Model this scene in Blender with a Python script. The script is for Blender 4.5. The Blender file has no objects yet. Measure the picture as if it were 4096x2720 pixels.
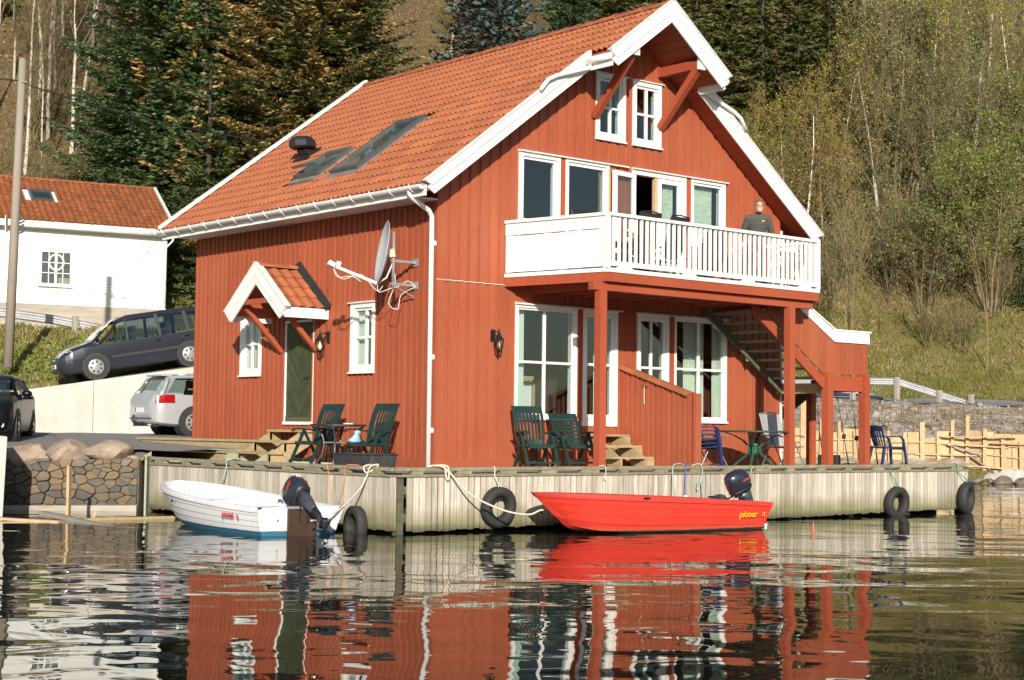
import bpy, bmesh, math, random
import numpy as np
from mathutils import Vector, Matrix, Euler
R=math.radians
scene=bpy.context.scene
COL=scene.collection
# ---------------------------------------------------------------- camera
CAM=Vector((-17.0851,-22.2677,0.6375)); YAW,PITCH,ROLL=0.702,0.0564,0.0128
_f=Vector((math.sin(YAW)*math.cos(PITCH),math.cos(YAW)*math.cos(PITCH),math.sin(PITCH)))
_r=Vector((math.cos(YAW),-math.sin(YAW),0)); _u=_r.cross(_f)
_r2=_r*math.cos(ROLL)+_u*math.sin(ROLL); _u2=-_r*math.sin(ROLL)+_u*math.cos(ROLL)
cd=bpy.data.cameras.new('camera'); cd.sensor_width=36; cd.lens=6416.45/4096*36
cd.clip_start=.1; cd.clip_end=2000
cam=bpy.data.objects.new('camera',cd); COL.objects.link(cam)
m=Matrix.Identity(4)
for i in range(3): m[i][0]=_r2[i]; m[i][1]=_u2[i]; m[i][2]=-_f[i]; m[i][3]=CAM[i]
cam.matrix_world=m; scene.camera=cam
# ---------------------------------------------------------------- light
SUN_YAW,SUN_EL=0.634,R(18.8)
w=bpy.data.worlds.new('World'); scene.world=w; w.use_nodes=True
nt=w.node_tree; sky=nt.nodes.new('ShaderNodeTexSky'); sky.sky_type='NISHITA'; sky.sun_disc=False
sky.sun_elevation=SUN_EL; sky.sun_rotation=SUN_YAW+math.pi
sky.air_density=1.0; sky.dust_density=0.6; sky.ozone_density=1.2
nt.links.new(sky.outputs[0],nt.nodes['Background'].inputs[0]); nt.nodes['Background'].inputs[1].default_value=.10
ld=bpy.data.lights.new('sun','SUN'); ld.energy=5.0; ld.angle=R(.53); ld.color=(1,.92,.80)
so=bpy.data.objects.new('sun',ld); COL.objects.link(so)
sd=Vector((math.sin(SUN_YAW)*math.cos(SUN_EL),math.cos(SUN_YAW)*math.cos(SUN_EL),-math.sin(SUN_EL)))
so.rotation_euler=sd.to_track_quat('-Z','Y').to_euler(); so.location=(-30,-40,30)
scene.view_settings.view_transform='Standard'; scene.view_settings.look='None'
scene.view_settings.gamma=1; scene.view_settings.use_curve_mapping=False
scene.view_settings.exposure=0.34
# ---------------------------------------------------------------- helpers
FWD=Vector((math.sin(YAW),math.cos(YAW))); RGT=Vector((math.cos(YAW),-math.sin(YAW)))
def site(u,v,z=0.0):
    """point in the shore frame: u metres to the right, v metres inland from the viewpoint"""
    return Vector((CAM.x+u*RGT.x+v*FWD.x, CAM.y+u*RGT.y+v*FWD.y, z))
def to_site(x,y):
    dx,dy=x-CAM.x,y-CAM.y
    return dx*RGT.x+dy*RGT.y, dx*FWD.x+dy*FWD.y
class MB:
    def __init__(s): s.v=[]; s.f=[]
    def add(s,vs,fs):
        o=len(s.v); s.v+=[tuple(p) for p in vs]; s.f+=[tuple(i+o for i in q) for q in fs]; return s
    def hexa(s,p):   # 8 points: bottom 4 ccw, top 4 ccw
        return s.add(p,[(3,2,1,0),(4,5,6,7),(0,1,5,4),(1,2,6,5),(2,3,7,6),(3,0,4,7)])
    def box(s,x0,x1,y0,y1,z0,z1):
        return s.hexa([(x0,y0,z0),(x1,y0,z0),(x1,y1,z0),(x0,y1,z0),(x0,y0,z1),(x1,y0,z1),(x1,y1,z1),(x0,y1,z1)])
    def beam(s,p0,p1,w,h,up=(0,0,1),w2=None,h2=None):
        p0=Vector(p0);p1=Vector(p1);d=(p1-p0).normalized();up=Vector(up)
        if abs(d.dot(up))>.99: up=Vector((0,1,0)) if abs(d.y)<.9 else Vector((1,0,0))
        a=d.cross(up).normalized();b=a.cross(d).normalized();q=[]
        w2=w if w2 is None else w2;h2=h if h2 is None else h2
        for p,ww,hh in((p0,w,h),(p1,w2,h2)):
            q+=[p-a*ww/2-b*hh/2,p+a*ww/2-b*hh/2,p+a*ww/2+b*hh/2,p-a*ww/2+b*hh/2]
        return s.hexa(q)
    def tube(s,pts,r,n=8,cap=True):
        pts=[Vector(p) for p in pts]; rs=r if isinstance(r,(list,tuple)) else [r]*len(pts)
        rings=[];a=None
        for i,p in enumerate(pts):
            d=(pts[min(i+1,len(pts)-1)]-pts[max(i-1,0)]).normalized()
            if a is None: a=d.orthogonal().normalized()
            a=(a-d*a.dot(d))
            a=a.normalized() if a.length>1e-6 else d.orthogonal().normalized()
            b=d.cross(a)
            rings.append([p+(a*math.cos(2*math.pi*k/n)+b*math.sin(2*math.pi*k/n))*rs[i] for k in range(n)])
        return s.loft(rings,True,cap)
    def loft(s,rings,closed=True,cap=True):
        n=len(rings[0]);o=len(s.v)
        for q in rings: s.v+=[tuple(p) for p in q]
        for i in range(len(rings)-1):
            for k in range(n if closed else n-1):
                k2=(k+1)%n
                s.f.append((o+i*n+k,o+i*n+k2,o+(i+1)*n+k2,o+(i+1)*n+k))
        if cap and closed:
            s.f.append(tuple(o+k for k in range(n))[::-1]); s.f.append(tuple(o+(len(rings)-1)*n+k for k in range(n)))
        return s
    def lathe(s,prof,n=16,c=(0,0,0),ax=(0,0,1)):
        c=Vector(c);ax=Vector(ax).normalized();a=ax.orthogonal().normalized();b=ax.cross(a)
        return s.loft([[c+ax*z+(a*math.cos(2*math.pi*k/n)+b*math.sin(2*math.pi*k/n))*max(r,1e-4) for k in range(n)] for r,z in prof],True,True)
    def prism(s,poly,ext):   # planar polygon + extrusion vector
        n=len(poly);ext=Vector(ext);p=[Vector(q) for q in poly]
        return s.add(p+[q+ext for q in p],[tuple(range(n))[::-1],tuple(range(n,2*n))]+[(i,(i+1)%n,n+(i+1)%n,n+i) for i in range(n)])
    def ball(s,c,r,n=10,m=6):
        c=Vector(c);r=Vector(r) if not isinstance(r,(int,float)) else Vector((r,r,r))
        return s.loft([[c+Vector((r.x*math.sin(t)*math.cos(2*math.pi*k/n),r.y*math.sin(t)*math.sin(2*math.pi*k/n),-r.z*math.cos(t))) for k in range(n)] for t in [max(1e-3,min(math.pi-1e-3,math.pi*i/m)) for i in range(m+1)]],True,True)
    def xf(s,M):
        s.v=[tuple(M@Vector(p)) for p in s.v]; return s
    def mesh(s,name,smooth=False,recalc=False):
        me=bpy.data.meshes.new(name); me.from_pydata(s.v,[],s.f)
        if recalc:
            bm=bmesh.new();bm.from_mesh(me);bmesh.ops.recalc_face_normals(bm,faces=bm.faces);bm.to_mesh(me);bm.free()
        if smooth: me.polygons.foreach_set('use_smooth',[True]*len(me.polygons))
        me.update(); return me
INV={}
def tag(o,label=None,cat=None,group=None,kind=None):
    if label:o['label']=label
    if cat:o['category']=cat
    if group:o['group']=group
    if kind:o['kind']=kind
    return o
def link(name,me,mat,parent=None,M=None):
    o=bpy.data.objects.new(name,me); COL.objects.link(o)
    if mat is not None and me is not None and not me.materials:
        for q in (mat if isinstance(mat,(list,tuple)) else [mat]): me.materials.append(q)
    if M is not None: o.matrix_basis=M
    if parent is not None:
        o.parent=parent
        if parent.name in INV: o.matrix_parent_inverse=INV[parent.name]
    return o
def ob(name,mb,mat,parent=None,smooth=False,bevel=0,recalc=False,**k):
    o=link(name,mb.mesh(name,smooth,recalc or bevel>0),mat,parent)
    if bevel:
        b=o.modifiers.new('bevel','BEVEL'); b.width=bevel; b.segments=2; b.limit_method='ANGLE'; b.angle_limit=R(35)
    if smooth=='auto' or (bevel and smooth): pass
    return tag(o,**k) if k else o
def root(name,label,cat,loc=(0,0,0),group=None,rz=0,world=True):
    o=bpy.data.objects.new(name,None); COL.objects.link(o); o.location=loc; o.empty_display_size=.2
    o.rotation_euler=(0,0,rz)
    if world: INV[o.name]=(Matrix.Translation(loc)@Matrix.Rotation(rz,4,'Z')).inverted()
    return tag(o,label,cat,group)
def copy_tree(o,parent=None):
    c=o.copy(); COL.objects.link(c); c.parent=parent
    for ch in list(o.children): copy_tree(ch,c)
    return c
def smooth_angle(o,deg=40):
    me=o.data; me.polygons.foreach_set('use_smooth',[True]*len(me.polygons))
    try: me.set_sharp_from_angle(angle=R(deg))
    except Exception: pass
    return o
# ---------------------------------------------------------------- materials
def newmat(name):
    m=bpy.data.materials.new(name); m.use_nodes=True; n=m.node_tree
    return m,n,n.nodes['Principled BSDF']
def nd(n,t,**k):
    x=n.nodes.new(t)
    for a,b in k.items():
        if a in x.inputs.keys() if isinstance(a,str) else False: x.inputs[a].default_value=b
        else: setattr(x,a,b)
    return x
def ramp(n,stops):
    r=n.nodes.new('ShaderNodeValToRGB'); e=r.color_ramp.elements
    e[0].position,e[0].color=stops[0][0],(*stops[0][1],1); e[1].position,e[1].color=stops[-1][0],(*stops[-1][1],1)
    for p,c in stops[1:-1]:
        q=e.new(p); q.color=(*c,1)
    return r
def coords(n,space='Object',scale=(1,1,1)):
    t=n.nodes.new('ShaderNodeTexCoord'); mp=n.nodes.new('ShaderNodeMapping'); mp.inputs['Scale'].default_value=scale
    if space=='World':
        g=n.nodes.new('ShaderNodeNewGeometry'); n.links.new(g.outputs['Position'],mp.inputs[0])
    else: n.links.new(t.outputs[space],mp.inputs[0])
    return mp
def noise(n,vec,scale,detail=4,rough=.6,dist=0):
    x=n.nodes.new('ShaderNodeTexNoise'); x.inputs['Scale'].default_value=scale; x.inputs['Detail'].default_value=detail
    x.inputs['Roughness'].default_value=rough; x.inputs['Distortion'].default_value=dist
    n.links.new(vec.outputs[0],x.inputs['Vector']); return x
def mix(n,a,b,fac,mode='MIX'):
    x=n.nodes.new('ShaderNodeMix'); x.data_type='RGBA'; x.blend_type=mode
    for s,v in((0,fac),(6,a),(7,b)):
        if isinstance(v,(int,float)): x.inputs[s].default_value=v
        elif isinstance(v,tuple): x.inputs[s].default_value=(*v,1)
        else: n.links.new(v,x.inputs[s])
    return x.outputs[2]
def maprange(n,val,a,b,c=0,d=1):
    x=n.nodes.new('ShaderNodeMapRange'); x.inputs[1].default_value=a;x.inputs[2].default_value=b;x.inputs[3].default_value=c;x.inputs[4].default_value=d
    n.links.new(val,x.inputs[0]); return x.outputs[0]
def bump(n,p,h,strength,dist=.02):
    b=n.nodes.new('ShaderNodeBump'); b.inputs['Strength'].default_value=strength; b.inputs['Distance'].default_value=dist
    n.links.new(h,b.inputs['Height']); n.links.new(b.outputs[0],p.inputs['Normal'])
def M(name,col,rough=.6,var=.18,scale=6,stretch=(1,1,1),bmp=0,bd=.01,metal=0,orand=0,col2=None,spec=.5,space='World',fine=0,coat=0):
    m,n,p=newmat(name)
    mp=coords(n,space,stretch); nz=noise(n,mp,scale,5,.62)
    c2=col2 or tuple(min(1,c*(1+var)) for c in col); c1=tuple(c*(1-var) for c in col)
    rp=ramp(n,[(.3,c1),(.7,c2)]); n.links.new(nz.outputs[0],rp.inputs[0]); out=rp.outputs[0]
    if fine:
        nf=noise(n,mp,scale*9,3,.7); out=mix(n,out,mix(n,(1-fine,)*3,(1+fine*.6,)*3,nf.outputs[0]),1.0,'MULTIPLY')
    if orand:
        oi=n.nodes.new('ShaderNodeObjectInfo'); out=mix(n,out,mix(n,(1-orand,)*3,(1+orand,)*3,oi.outputs['Random']),1.0,'MULTIPLY')
    n.links.new(out,p.inputs['Base Color']); p.inputs['Roughness'].default_value=rough; p.inputs['Metallic'].default_value=metal
    p.inputs['Specular IOR Level'].default_value=spec
    if coat: p.inputs['Coat Weight'].default_value=coat; p.inputs['Coat Roughness'].default_value=.05
    if bmp: bump(n,p,nz.outputs[0],bmp,bd)
    return m
MT={}
def wall_paint(name,col,stretch,rnd=.07):
    # painted timber: streaks along the board, faded patches, grain, knots
    m,n,p=newmat(name); mp=coords(n,'World',stretch); a=noise(n,mp,7,6,.65); w1=coords(n,'World'); b=noise(n,w1,.55,3,.5)
    dark=tuple(c*.74 for c in col); faded=(min(1,col[0]*1.12),col[1]*1.38,col[2]*1.5)
    rp=ramp(n,[(.28,dark),(.5,col),(.78,faded)]); n.links.new(a.outputs[0],rp.inputs[0])
    out=mix(n,rp.outputs[0],faded,maprange(n,b.outputs[0],.42,.72,0,.75))
    oi=n.nodes.new('ShaderNodeObjectInfo'); out=mix(n,out,mix(n,(1-rnd,)*3,(1+rnd,)*3,oi.outputs['Random']),1.0,'MULTIPLY')
    k=noise(n,w1,9,2,.5); out=mix(n,out,tuple(c*.45 for c in col),maprange(n,k.outputs[0],.72,.8,0,.7))
    n.links.new(out,p.inputs['Base Color']); p.inputs['Roughness'].default_value=.62; p.inputs['Specular IOR Level'].default_value=.3
    bump(n,p,a.outputs[0],.35,.004); return m
RED=(.335,.081,.037)
MT['red']=wall_paint('red_paint_vertical',RED,(9,9,.5))
MT['red_beam']=wall_paint('red_paint_timber',(.345,.069,.030),(3,3,3),.05)
MT['white']=M('white_paint',(.78,.77,.74),.45,.06,3,(1,1,1),.05,.004,fine=.05,orand=.03)
MT['white_old']=M('weathered_white_paint',(.70,.69,.65),.6,.16,7,(1,1,1),.15,.004,fine=.12,orand=.05)
MT['tile']=None
def tile_mat(name,c,c2,lich,lf):
    m,n,p=newmat(name); mp=coords(n,'World'); a=noise(n,mp,2.2,5,.6); f=noise(n,mp,40,3,.7)
    rp=ramp(n,[(.25,c2),(.6,c)]); n.links.new(a.outputs[0],rp.inputs[0])
    oi=n.nodes.new('ShaderNodeObjectInfo'); out=mix(n,rp.outputs[0],mix(n,(.86,)*3,(1.12,)*3,oi.outputs['Random']),1.0,'MULTIPLY')
    out=mix(n,out,mix(n,(.8,)*3,(1.1,)*3,f.outputs[0]),1.0,'MULTIPLY')
    l=noise(n,mp,9,6,.75); out=mix(n,out,lich,maprange(n,l.outputs[0],.72-lf,.80-lf,0,.8))
    n.links.new(out,p.inputs['Base Color']); p.inputs['Roughness'].default_value=.75; p.inputs['Specular IOR Level'].default_value=.3
    bump(n,p,f.outputs[0],.25,.004); return m
MT['tile']=tile_mat('clay_roof_tile',(.395,.132,.061),(.31,.101,.047),(.36,.31,.26),.03)
MT['ridge']=tile_mat('weathered_ridge_tile',(.42,.125,.06),(.26,.08,.045),(.45,.40,.28),.14)
MT['tile_old']=tile_mat('old_clay_tile',(.36,.108,.036),(.19,.064,.028),(.085,.062,.032),.20)
def glass_mat(name,tint=(.9,.95,.95),ior=1.5,rough=0.0,boost=0.0):
    m=bpy.data.materials.new(name); m.use_nodes=True; n=m.node_tree; n.nodes.clear()
    o=n.nodes.new('ShaderNodeOutputMaterial'); t=n.nodes.new('ShaderNodeBsdfTransparent'); t.inputs[0].default_value=(*tint,1)
    g=n.nodes.new('ShaderNodeBsdfGlossy'); g.inputs['Roughness'].default_value=rough; g.inputs[0].default_value=(1,1,1,1)
    lw=n.nodes.new('ShaderNodeLayerWeight'); lw.inputs[0].default_value=.5
    pw=n.nodes.new('ShaderNodeMath'); pw.operation='POWER'; pw.inputs[1].default_value=4.0; n.links.new(lw.outputs['Facing'],pw.inputs[0])
    fr=n.nodes.new('ShaderNodeMath'); fr.operation='MULTIPLY_ADD'; fr.inputs[1].default_value=.9; fr.inputs[2].default_value=.05; n.links.new(pw.outputs[0],fr.inputs[0])
    mp=coords(n,'World',(1,1,1)); nz=noise(n,mp,1.3,1,.5); b=n.nodes.new('ShaderNodeBump'); b.inputs['Strength'].default_value=.03; b.inputs['Distance'].default_value=.05
    n.links.new(nz.outputs[0],b.inputs['Height']); n.links.new(b.outputs[0],g.inputs['Normal'])
    ad=n.nodes.new('ShaderNodeMath'); ad.operation='ADD'; ad.inputs[1].default_value=boost; ad.use_clamp=True
    n.links.new(fr.outputs[0],ad.inputs[0])
    x=n.nodes.new('ShaderNodeMixShader'); n.links.new(ad.outputs[0],x.inputs[0]); n.links.new(t.outputs[0],x.inputs[1]); n.links.new(g.outputs[0],x.inputs[2])
    n.links.new(x.outputs[0],o.inputs[0]); return m
MT['glass']=glass_mat('window_glass',(.86,.92,.92),1.5,0,.02)
MT['carglass']=glass_mat('car_glass',(.45,.55,.56),1.5,0,.04)
MT['clear']=glass_mat('lantern_glass',(.9,.9,.85),1.45)
def wood_mat(name,c1,c2,c3,stretch,algae=0,rnd=.15,rough=.8):
    m,n,p=newmat(name); mp=coords(n,'World',stretch); a=noise(n,mp,5,7,.7,.4); w1=coords(n,'World'); b=noise(n,w1,1.1,3,.5)
    rp=ramp(n,[(.25,c1),(.5,c2),(.8,c3)]); n.links.new(a.outputs[0],rp.inputs[0]); out=rp.outputs[0]
    oi=n.nodes.new('ShaderNodeObjectInfo'); out=mix(n,out,mix(n,(1-rnd,)*3,(1+rnd,)*3,oi.outputs['Random']),1.0,'MULTIPLY')
    if algae:
        s=n.nodes.new('ShaderNodeSeparateXYZ'); n.links.new(w1.outputs[0],s.inputs[0])
        ad=n.nodes.new('ShaderNodeMath'); ad.operation='MULTIPLY_ADD'; n.links.new(b.outputs[0],ad.inputs[0]); ad.inputs[1].default_value=-.55; n.links.new(s.outputs[2],ad.inputs[2])
        out=mix(n,out,(.15,.15,.045),maprange(n,ad.outputs[0],-.78,-1.10,0,.75))
        f=noise(n,mp,14,4,.7); out=mix(n,out,(.25,.21,.14),mix(n,(0,)*3,(1,)*3,maprange(n,f.outputs[0],.52,.8,0,.75)))
        out=mix(n,out,(.045,.04,.025),maprange(n,s.outputs[2],-.80,-.93,0,.75))
    n.links.new(out,p.inputs['Base Color']); p.inputs['Roughness'].default_value=rough; p.inputs['Specular IOR Level'].default_value=.25
    bump(n,p,a.outputs[0],.5,.006); return m
MT['dockwood']=wood_mat('weathered_dock_board',(.25,.21,.165),(.49,.44,.365),(.66,.60,.51),(6,6,.35),1,.26)
MT['deckwood']=wood_mat('grey_deck_timber',(.17,.15,.125),(.29,.265,.225),(.38,.35,.29),(2,2,2),0,.15)
MT['mosswood']=wood_mat('mossy_kerb_timber',(.13,.12,.07),(.25,.225,.15),(.36,.33,.24),(1.2,3,3),0,.15)
MT['stepwood']=wood_mat('yellowed_step_timber',(.24,.17,.085),(.38,.29,.155),(.46,.37,.22),(2,.6,3),0,.12)
MT['newwood']=wood_mat('fresh_sawn_timber',(.36,.235,.12),(.48,.335,.19),(.56,.41,.26),(2,2,1),0,.12)
MT['ply']=wood_mat('formwork_plywood',(.40,.26,.12),(.50,.36,.205),(.58,.45,.30),(1,1,1),0,.16)
MT['darkwood']=wood_mat('green_stained_stair_timber',(.045,.045,.03),(.10,.095,.06),(.18,.165,.10),(2,2,2),0,.1)
MT['polewood']=wood_mat('grey_pole_timber',(.17,.14,.11),(.27,.23,.185),(.34,.295,.24),(6,6,.4),0,.05)
MT['concrete']=M('pale_concrete',(.50,.48,.42),.85,.14,1.6,(1,1,.5),.25,.01,fine=.10)
MT['concrete2']=M('old_foundation_concrete',(.40,.35,.29),.9,.2,2.2,(.4,.4,2.5),.3,.02,fine=.15)
MT['steel']=M('galvanised_steel',(.30,.31,.315),.55,.15,3,metal=.35,bmp=.05)
MT['darkmetal']=M('dark_metal',(.035,.036,.04),.4,.2,8,metal=.4)
MT['black']=M('black_plastic',(.018,.018,.02),.45,.25,20)
MT['tyre']=M('tyre_rubber',(.028,.027,.026),.75,.3,14,bmp=.3,bd=.01)
MT['rope']=M('white_rope',(.58,.52,.42),.9,.15,60,bmp=.6,bd=.004)
MT['rope_green']=M('pale_green_rope',(.30,.40,.34),.85,.15,60,bmp=.5,bd=.004)
MT['rope_orange']=M('orange_twine',(.62,.22,.08),.85,.2,60)
MT['rope_teal']=M('teal_twine',(.05,.24,.19),.85,.2,60)
MT['rope_blue']=M('blue_rope',(.08,.16,.42),.85,.2,60)
MT['resin_green']=M('dark_green_resin',(.013,.034,.028),.38,.2,5,space='Object')
MT['resin_blue']=M('blue_resin',(.018,.030,.105),.35,.15,5,space='Object')
MT['greytex']=M('grey_sling_fabric',(.30,.30,.31),.7,.15,30,space='Object')
MT['greyframe']=M('grey_chair_frame',(.27,.28,.29),.4,.1,10,metal=.5,space='Object')
MT['blacktex']=M('black_sling_fabric',(.02,.02,.022),.6,.2,20,space='Object')
MT['chrome']=M('bright_metal',(.75,.75,.76),.18,.05,5,metal=1)
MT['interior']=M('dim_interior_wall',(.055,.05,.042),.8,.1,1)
MT['interior_wood']=M('brown_panelled_interior',(.075,.038,.016),.6,.25,3,(.5,.5,8))
# ================================================================ setting
random.seed(7); rng=np.random.default_rng(11)
def water_mat():
    m,n,p=newmat('lake_water'); p.inputs['Base Color'].default_value=(.010,.012,.008,1); p.inputs['Roughness'].default_value=.012; p.inputs['IOR'].default_value=1.42
    g=n.nodes.new('ShaderNodeNewGeometry'); mp=n.nodes.new('ShaderNodeMapping'); mp.inputs['Rotation'].default_value=(0,0,YAW)
    n.links.new(g.outputs['Position'],mp.inputs[0])
    st=n.nodes.new('ShaderNodeMapping'); st.inputs['Scale'].default_value=(.75,1.0,1); n.links.new(mp.outputs[0],st.inputs[0])
    a=noise(n,st,1.05,2,.42,.3); b=noise(n,st,.38,1,.5); c=noise(n,st,4.2,2,.5,.2); d=noise(n,st,.16,2,.5)
    ma=n.nodes.new('ShaderNodeMath'); ma.operation='MULTIPLY_ADD'; n.links.new(b.outputs[0],ma.inputs[0]); ma.inputs[1].default_value=2.4; n.links.new(a.outputs[0],ma.inputs[2])
    gate=maprange(n,d.outputs[0],.42,.62,.0,.13)
    mu=n.nodes.new('ShaderNodeMath'); mu.operation='MULTIPLY'; n.links.new(c.outputs[0],mu.inputs[0]); n.links.new(gate,mu.inputs[1])
    ad=n.nodes.new('ShaderNodeMath'); n.links.new(ma.outputs[0],ad.inputs[0]); n.links.new(mu.outputs[0],ad.inputs[1])
    bump(n,p,ad.outputs[0],1.0,WAVE); return m
WAVE=.021
WZ=-.97
mb=MB(); c=[site(-700,-330,WZ),site(700,-330,WZ),site(700,75,WZ),site(-700,75,WZ)]; mb.add(c,[(0,1,2,3)])
ob('lake_water',mb,water_mat(),kind='structure')
# ---- ground heights in the shore frame
def interp(v,xs,zs): return np.interp(v,xs,zs)
def H(u,v):
    u=np.asarray(u,float);v=np.asarray(v,float)
    base=1.62+(u+12)*.148
    zl=np.select([v<46,v<52,v<58,v<64,v<68,v<80],
      [base+(v-42.5)*.085, (base+.30)+(np.maximum(3.75+0*u,base+.3)-(base+.30))*(v-46)/6, 3.75+(v-52)*.03, 3.93+(v-58)*.06, 4.29+(v-64)*.83, 7.6+(v-68)*.70],16.0+(v-80)*.78)
    zr=interp(v,[42,53.5,55.6,57.2,61.6,66.5,69,80,100,190],[-3,-2.2,-.55,.55,1.95,2.1,2.6,8.6,22.5,92])
    zr=zr+np.where(v<69,-.018*(u-10)*np.clip((v-57)/4,0,1),0)
    t=np.clip((u+2)/9.0,0,1); t=t*t*(3-2*t)
    z=zl*(1-t)+zr*t
    rough=np.clip((v-66)/14,0,1)
    z=z+rough*(.55*np.sin(u*.31+v*.17)+.4*np.sin(u*.13-v*.41+1)+.22*np.sin(u*.9+v*.6)+.12*np.sin(u*2.1-v*1.7))
    z=z+np.clip((v-44)/6,0,1)*(.05*np.sin(u*2.3+v*1.1)+.04*np.sin(u*3.7-v*2.9))
    return z
def hill_mat():
    m,n,p=newmat('hillside_ground'); w1=coords(n,'World'); big=noise(n,w1,.12,4,.6); mid=noise(n,w1,.9,5,.65); fin=noise(n,w1,7,5,.75); vf=noise(n,w1,28,3,.8)
    leaf=ramp(n,[(.28,(.05,.035,.016)),(.46,(.13,.088,.045)),(.62,(.25,.17,.10)),(.78,(.40,.31,.21))]); n.links.new(fin.outputs[0],leaf.inputs[0])
    gr=ramp(n,[(.25,(.075,.085,.016)),(.5,(.17,.17,.034)),(.75,(.29,.26,.085))]); n.links.new(fin.outputs[0],gr.inputs[0])
    dry=ramp(n,[(.3,(.17,.125,.06)),(.7,(.36,.28,.15))]); n.links.new(vf.outputs[0],dry.inputs[0])
    s=n.nodes.new('ShaderNodeSeparateXYZ'); n.links.new(w1.outputs[0],s.inputs[0])
    # grass low on the slope, leaf litter above, both broken up
    ad=n.nodes.new('ShaderNodeMath'); ad.operation='MULTIPLY_ADD'; n.links.new(big.outputs[0],ad.inputs[0]); ad.inputs[1].default_value=-9; n.links.new(s.outputs[2],ad.inputs[2])
    f=maprange(n,ad.outputs[0],1.2,5.5,1,.12)
    gd=mix(n,gr.outputs[0],dry.outputs[0],maprange(n,mid.outputs[0],.42,.66,0,.85))
    out=mix(n,leaf.outputs[0],gd,f)
    out=mix(n,out,(.09,.10,.02),maprange(n,mid.outputs[0],.60,.75,0,.5))
    out=mix(n,out,mix(n,(.55,)*3,(1.25,)*3,vf.outputs[0]),1.0,'MULTIPLY')
    n.links.new(out,p.inputs['Base Color']); p.inputs['Roughness'].default_value=.95; p.inputs['Specular IOR Level'].default_value=.1
    bump(n,p,fin.outputs[0],.9,.12); return m
MT['hill']=hill_mat()
def grid_obj(name,us,vs,zf,mat,**k):
    U,V=np.meshgrid(us,vs); Z=zf(U,V)
    X=CAM.x+U*RGT.x+V*FWD.x; Y=CAM.y+U*RGT.y+V*FWD.y
    co=np.stack([X,Y,Z],-1).reshape(-1,3); nu,nv=len(us),len(vs)
    i=np.arange(nu*nv).reshape(nv,nu); f=np.stack([i[:-1,:-1],i[:-1,1:],i[1:,1:],i[1:,:-1]],-1).reshape(-1,4)
    me=np_mesh(name,co,f); me.polygons.foreach_set('use_smooth',[True]*len(me.polygons))
    return tag(link(name,me,mat),**k)
def np_mesh(name,co,f,mats=None):
    me=bpy.data.meshes.new(name); k=f.shape[1]
    me.vertices.add(len(co)); me.vertices.foreach_set('co',co.astype(np.float32).ravel())
    me.loops.add(f.size); me.loops.foreach_set('vertex_index',f.astype(np.int32).ravel())
    me.polygons.add(len(f)); me.polygons.foreach_set('loop_start',np.arange(0,f.size,k,dtype=np.int32))
    if mats is not None: me.polygons.foreach_set('material_index',mats.astype(np.int32))
    me.update(calc_edges=True); return me
vs=np.concatenate([np.arange(42.75,70,.45),np.arange(70,100,1.0),np.arange(100,190,3)])
us=np.concatenate([np.arange(-90,-26,3),np.arange(-26,24,.5),np.arange(24,95,3)])
grid_obj('hillside',us,vs,H,MT['hill'],kind='structure')
# ---- gravel yard behind the stone wall
GR=M('grey_gravel',(.26,.255,.245),.95,.35,22,(1,1,1),.9,.03,fine=.35)
MT['gravel']=GR
def yard_z(u,v):
    return .16+np.clip((v-30.6)/8,0,1)*.27+.012*np.sin(u*3.1+v*2.2)
def yard():
    st=.5; xs=np.arange(-30,16.1,st); ys=np.arange(-4.5,42,st); mb=MB(); idx={}
    def vid(x,y):
        k=(round(x,3),round(y,3))
        if k not in idx:
            u,v=to_site(x,y); idx[k]=len(mb.v); mb.v.append((x,y,float(yard_z(u,v))))
        return idx[k]
    xe=list(np.arange(-30,-.05,st))+[-.02]+list(np.arange(.5,16,st)); ye=list(np.arange(5.56,8.6,.5))+[8.52]+list(np.arange(9,42,st)); ye=sorted(ye)
    for x0,x1 in zip(xe,xe[1:]):
        for y0,y1 in zip(ye,ye[1:]):
            if y0<8.51 and x1>0: continue
            vv=[to_site(x,y) for x,y in((x0,y0),(x1,y0),(x1,y1),(x0,y1))]
            if min(q[1] for q in vv)<30.45 or max(q[1] for q in vv)>43.3 or vv[0][0]>5: continue
            mb.f.append((vid(x0,y0),vid(x1,y0),vid(x1,y1),vid(x0,y1)))
    # strip between the stone wall and the first grid cells
    n0=len(mb.v)
    us_=np.arange(-30,-6.8,.5)
    for u in us_:
        mb.v.append(tuple(site(u,30.6,.06))); mb.v.append(tuple(site(u,31.6,float(yard_z(u,31.6))-.012)))
    for k in range(len(us_)-1): mb.f.append((n0+2*k,n0+2*k+2,n0+2*k+3,n0+2*k+1))
    o=ob('gravel_yard',mb,GR,kind='structure'); smooth_angle(o,60)
yard()
# ---- upper road the van stands on
grid_obj('upper_road',np.arange(-24,4,1.0),np.arange(43.05,49.6,.6),lambda u,v:1.62+(u+12)*.148+(v-42.5)*.085+.03-np.clip((v-48.0)/1.5,0,1)*.5-np.clip((-12.7-u)/2,0,1)*.35,GR,kind='structure')
# ---- concrete retaining wall below the upper road
rw=root('retaining_wall','long pale concrete retaining wall below the grey van','wall',site(-12,42.6,.4))
segs=[(-24,-17.4),(-17.4,-11.05),(-11.05,-7.7),(-7.7,-1),(-1,5)]
for a,b in segs:
    mb=MB(); q=[]
    top=lambda u:1.62+(u+12)*.148+.06
    for (u,v) in((a+.004,42.45),(b-.004,42.45),(b-.004,42.75),(a+.004,42.75)): q.append(site(u,v,.1))
    for (u,v) in((a+.004,42.45),(b-.004,42.45),(b-.004,42.75),(a+.004,42.75)): q.append(site(u,v,top(u)))
    mb.hexa(q); ob('wall_panel',mb,MT['concrete'],rw,bevel=.012)
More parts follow.
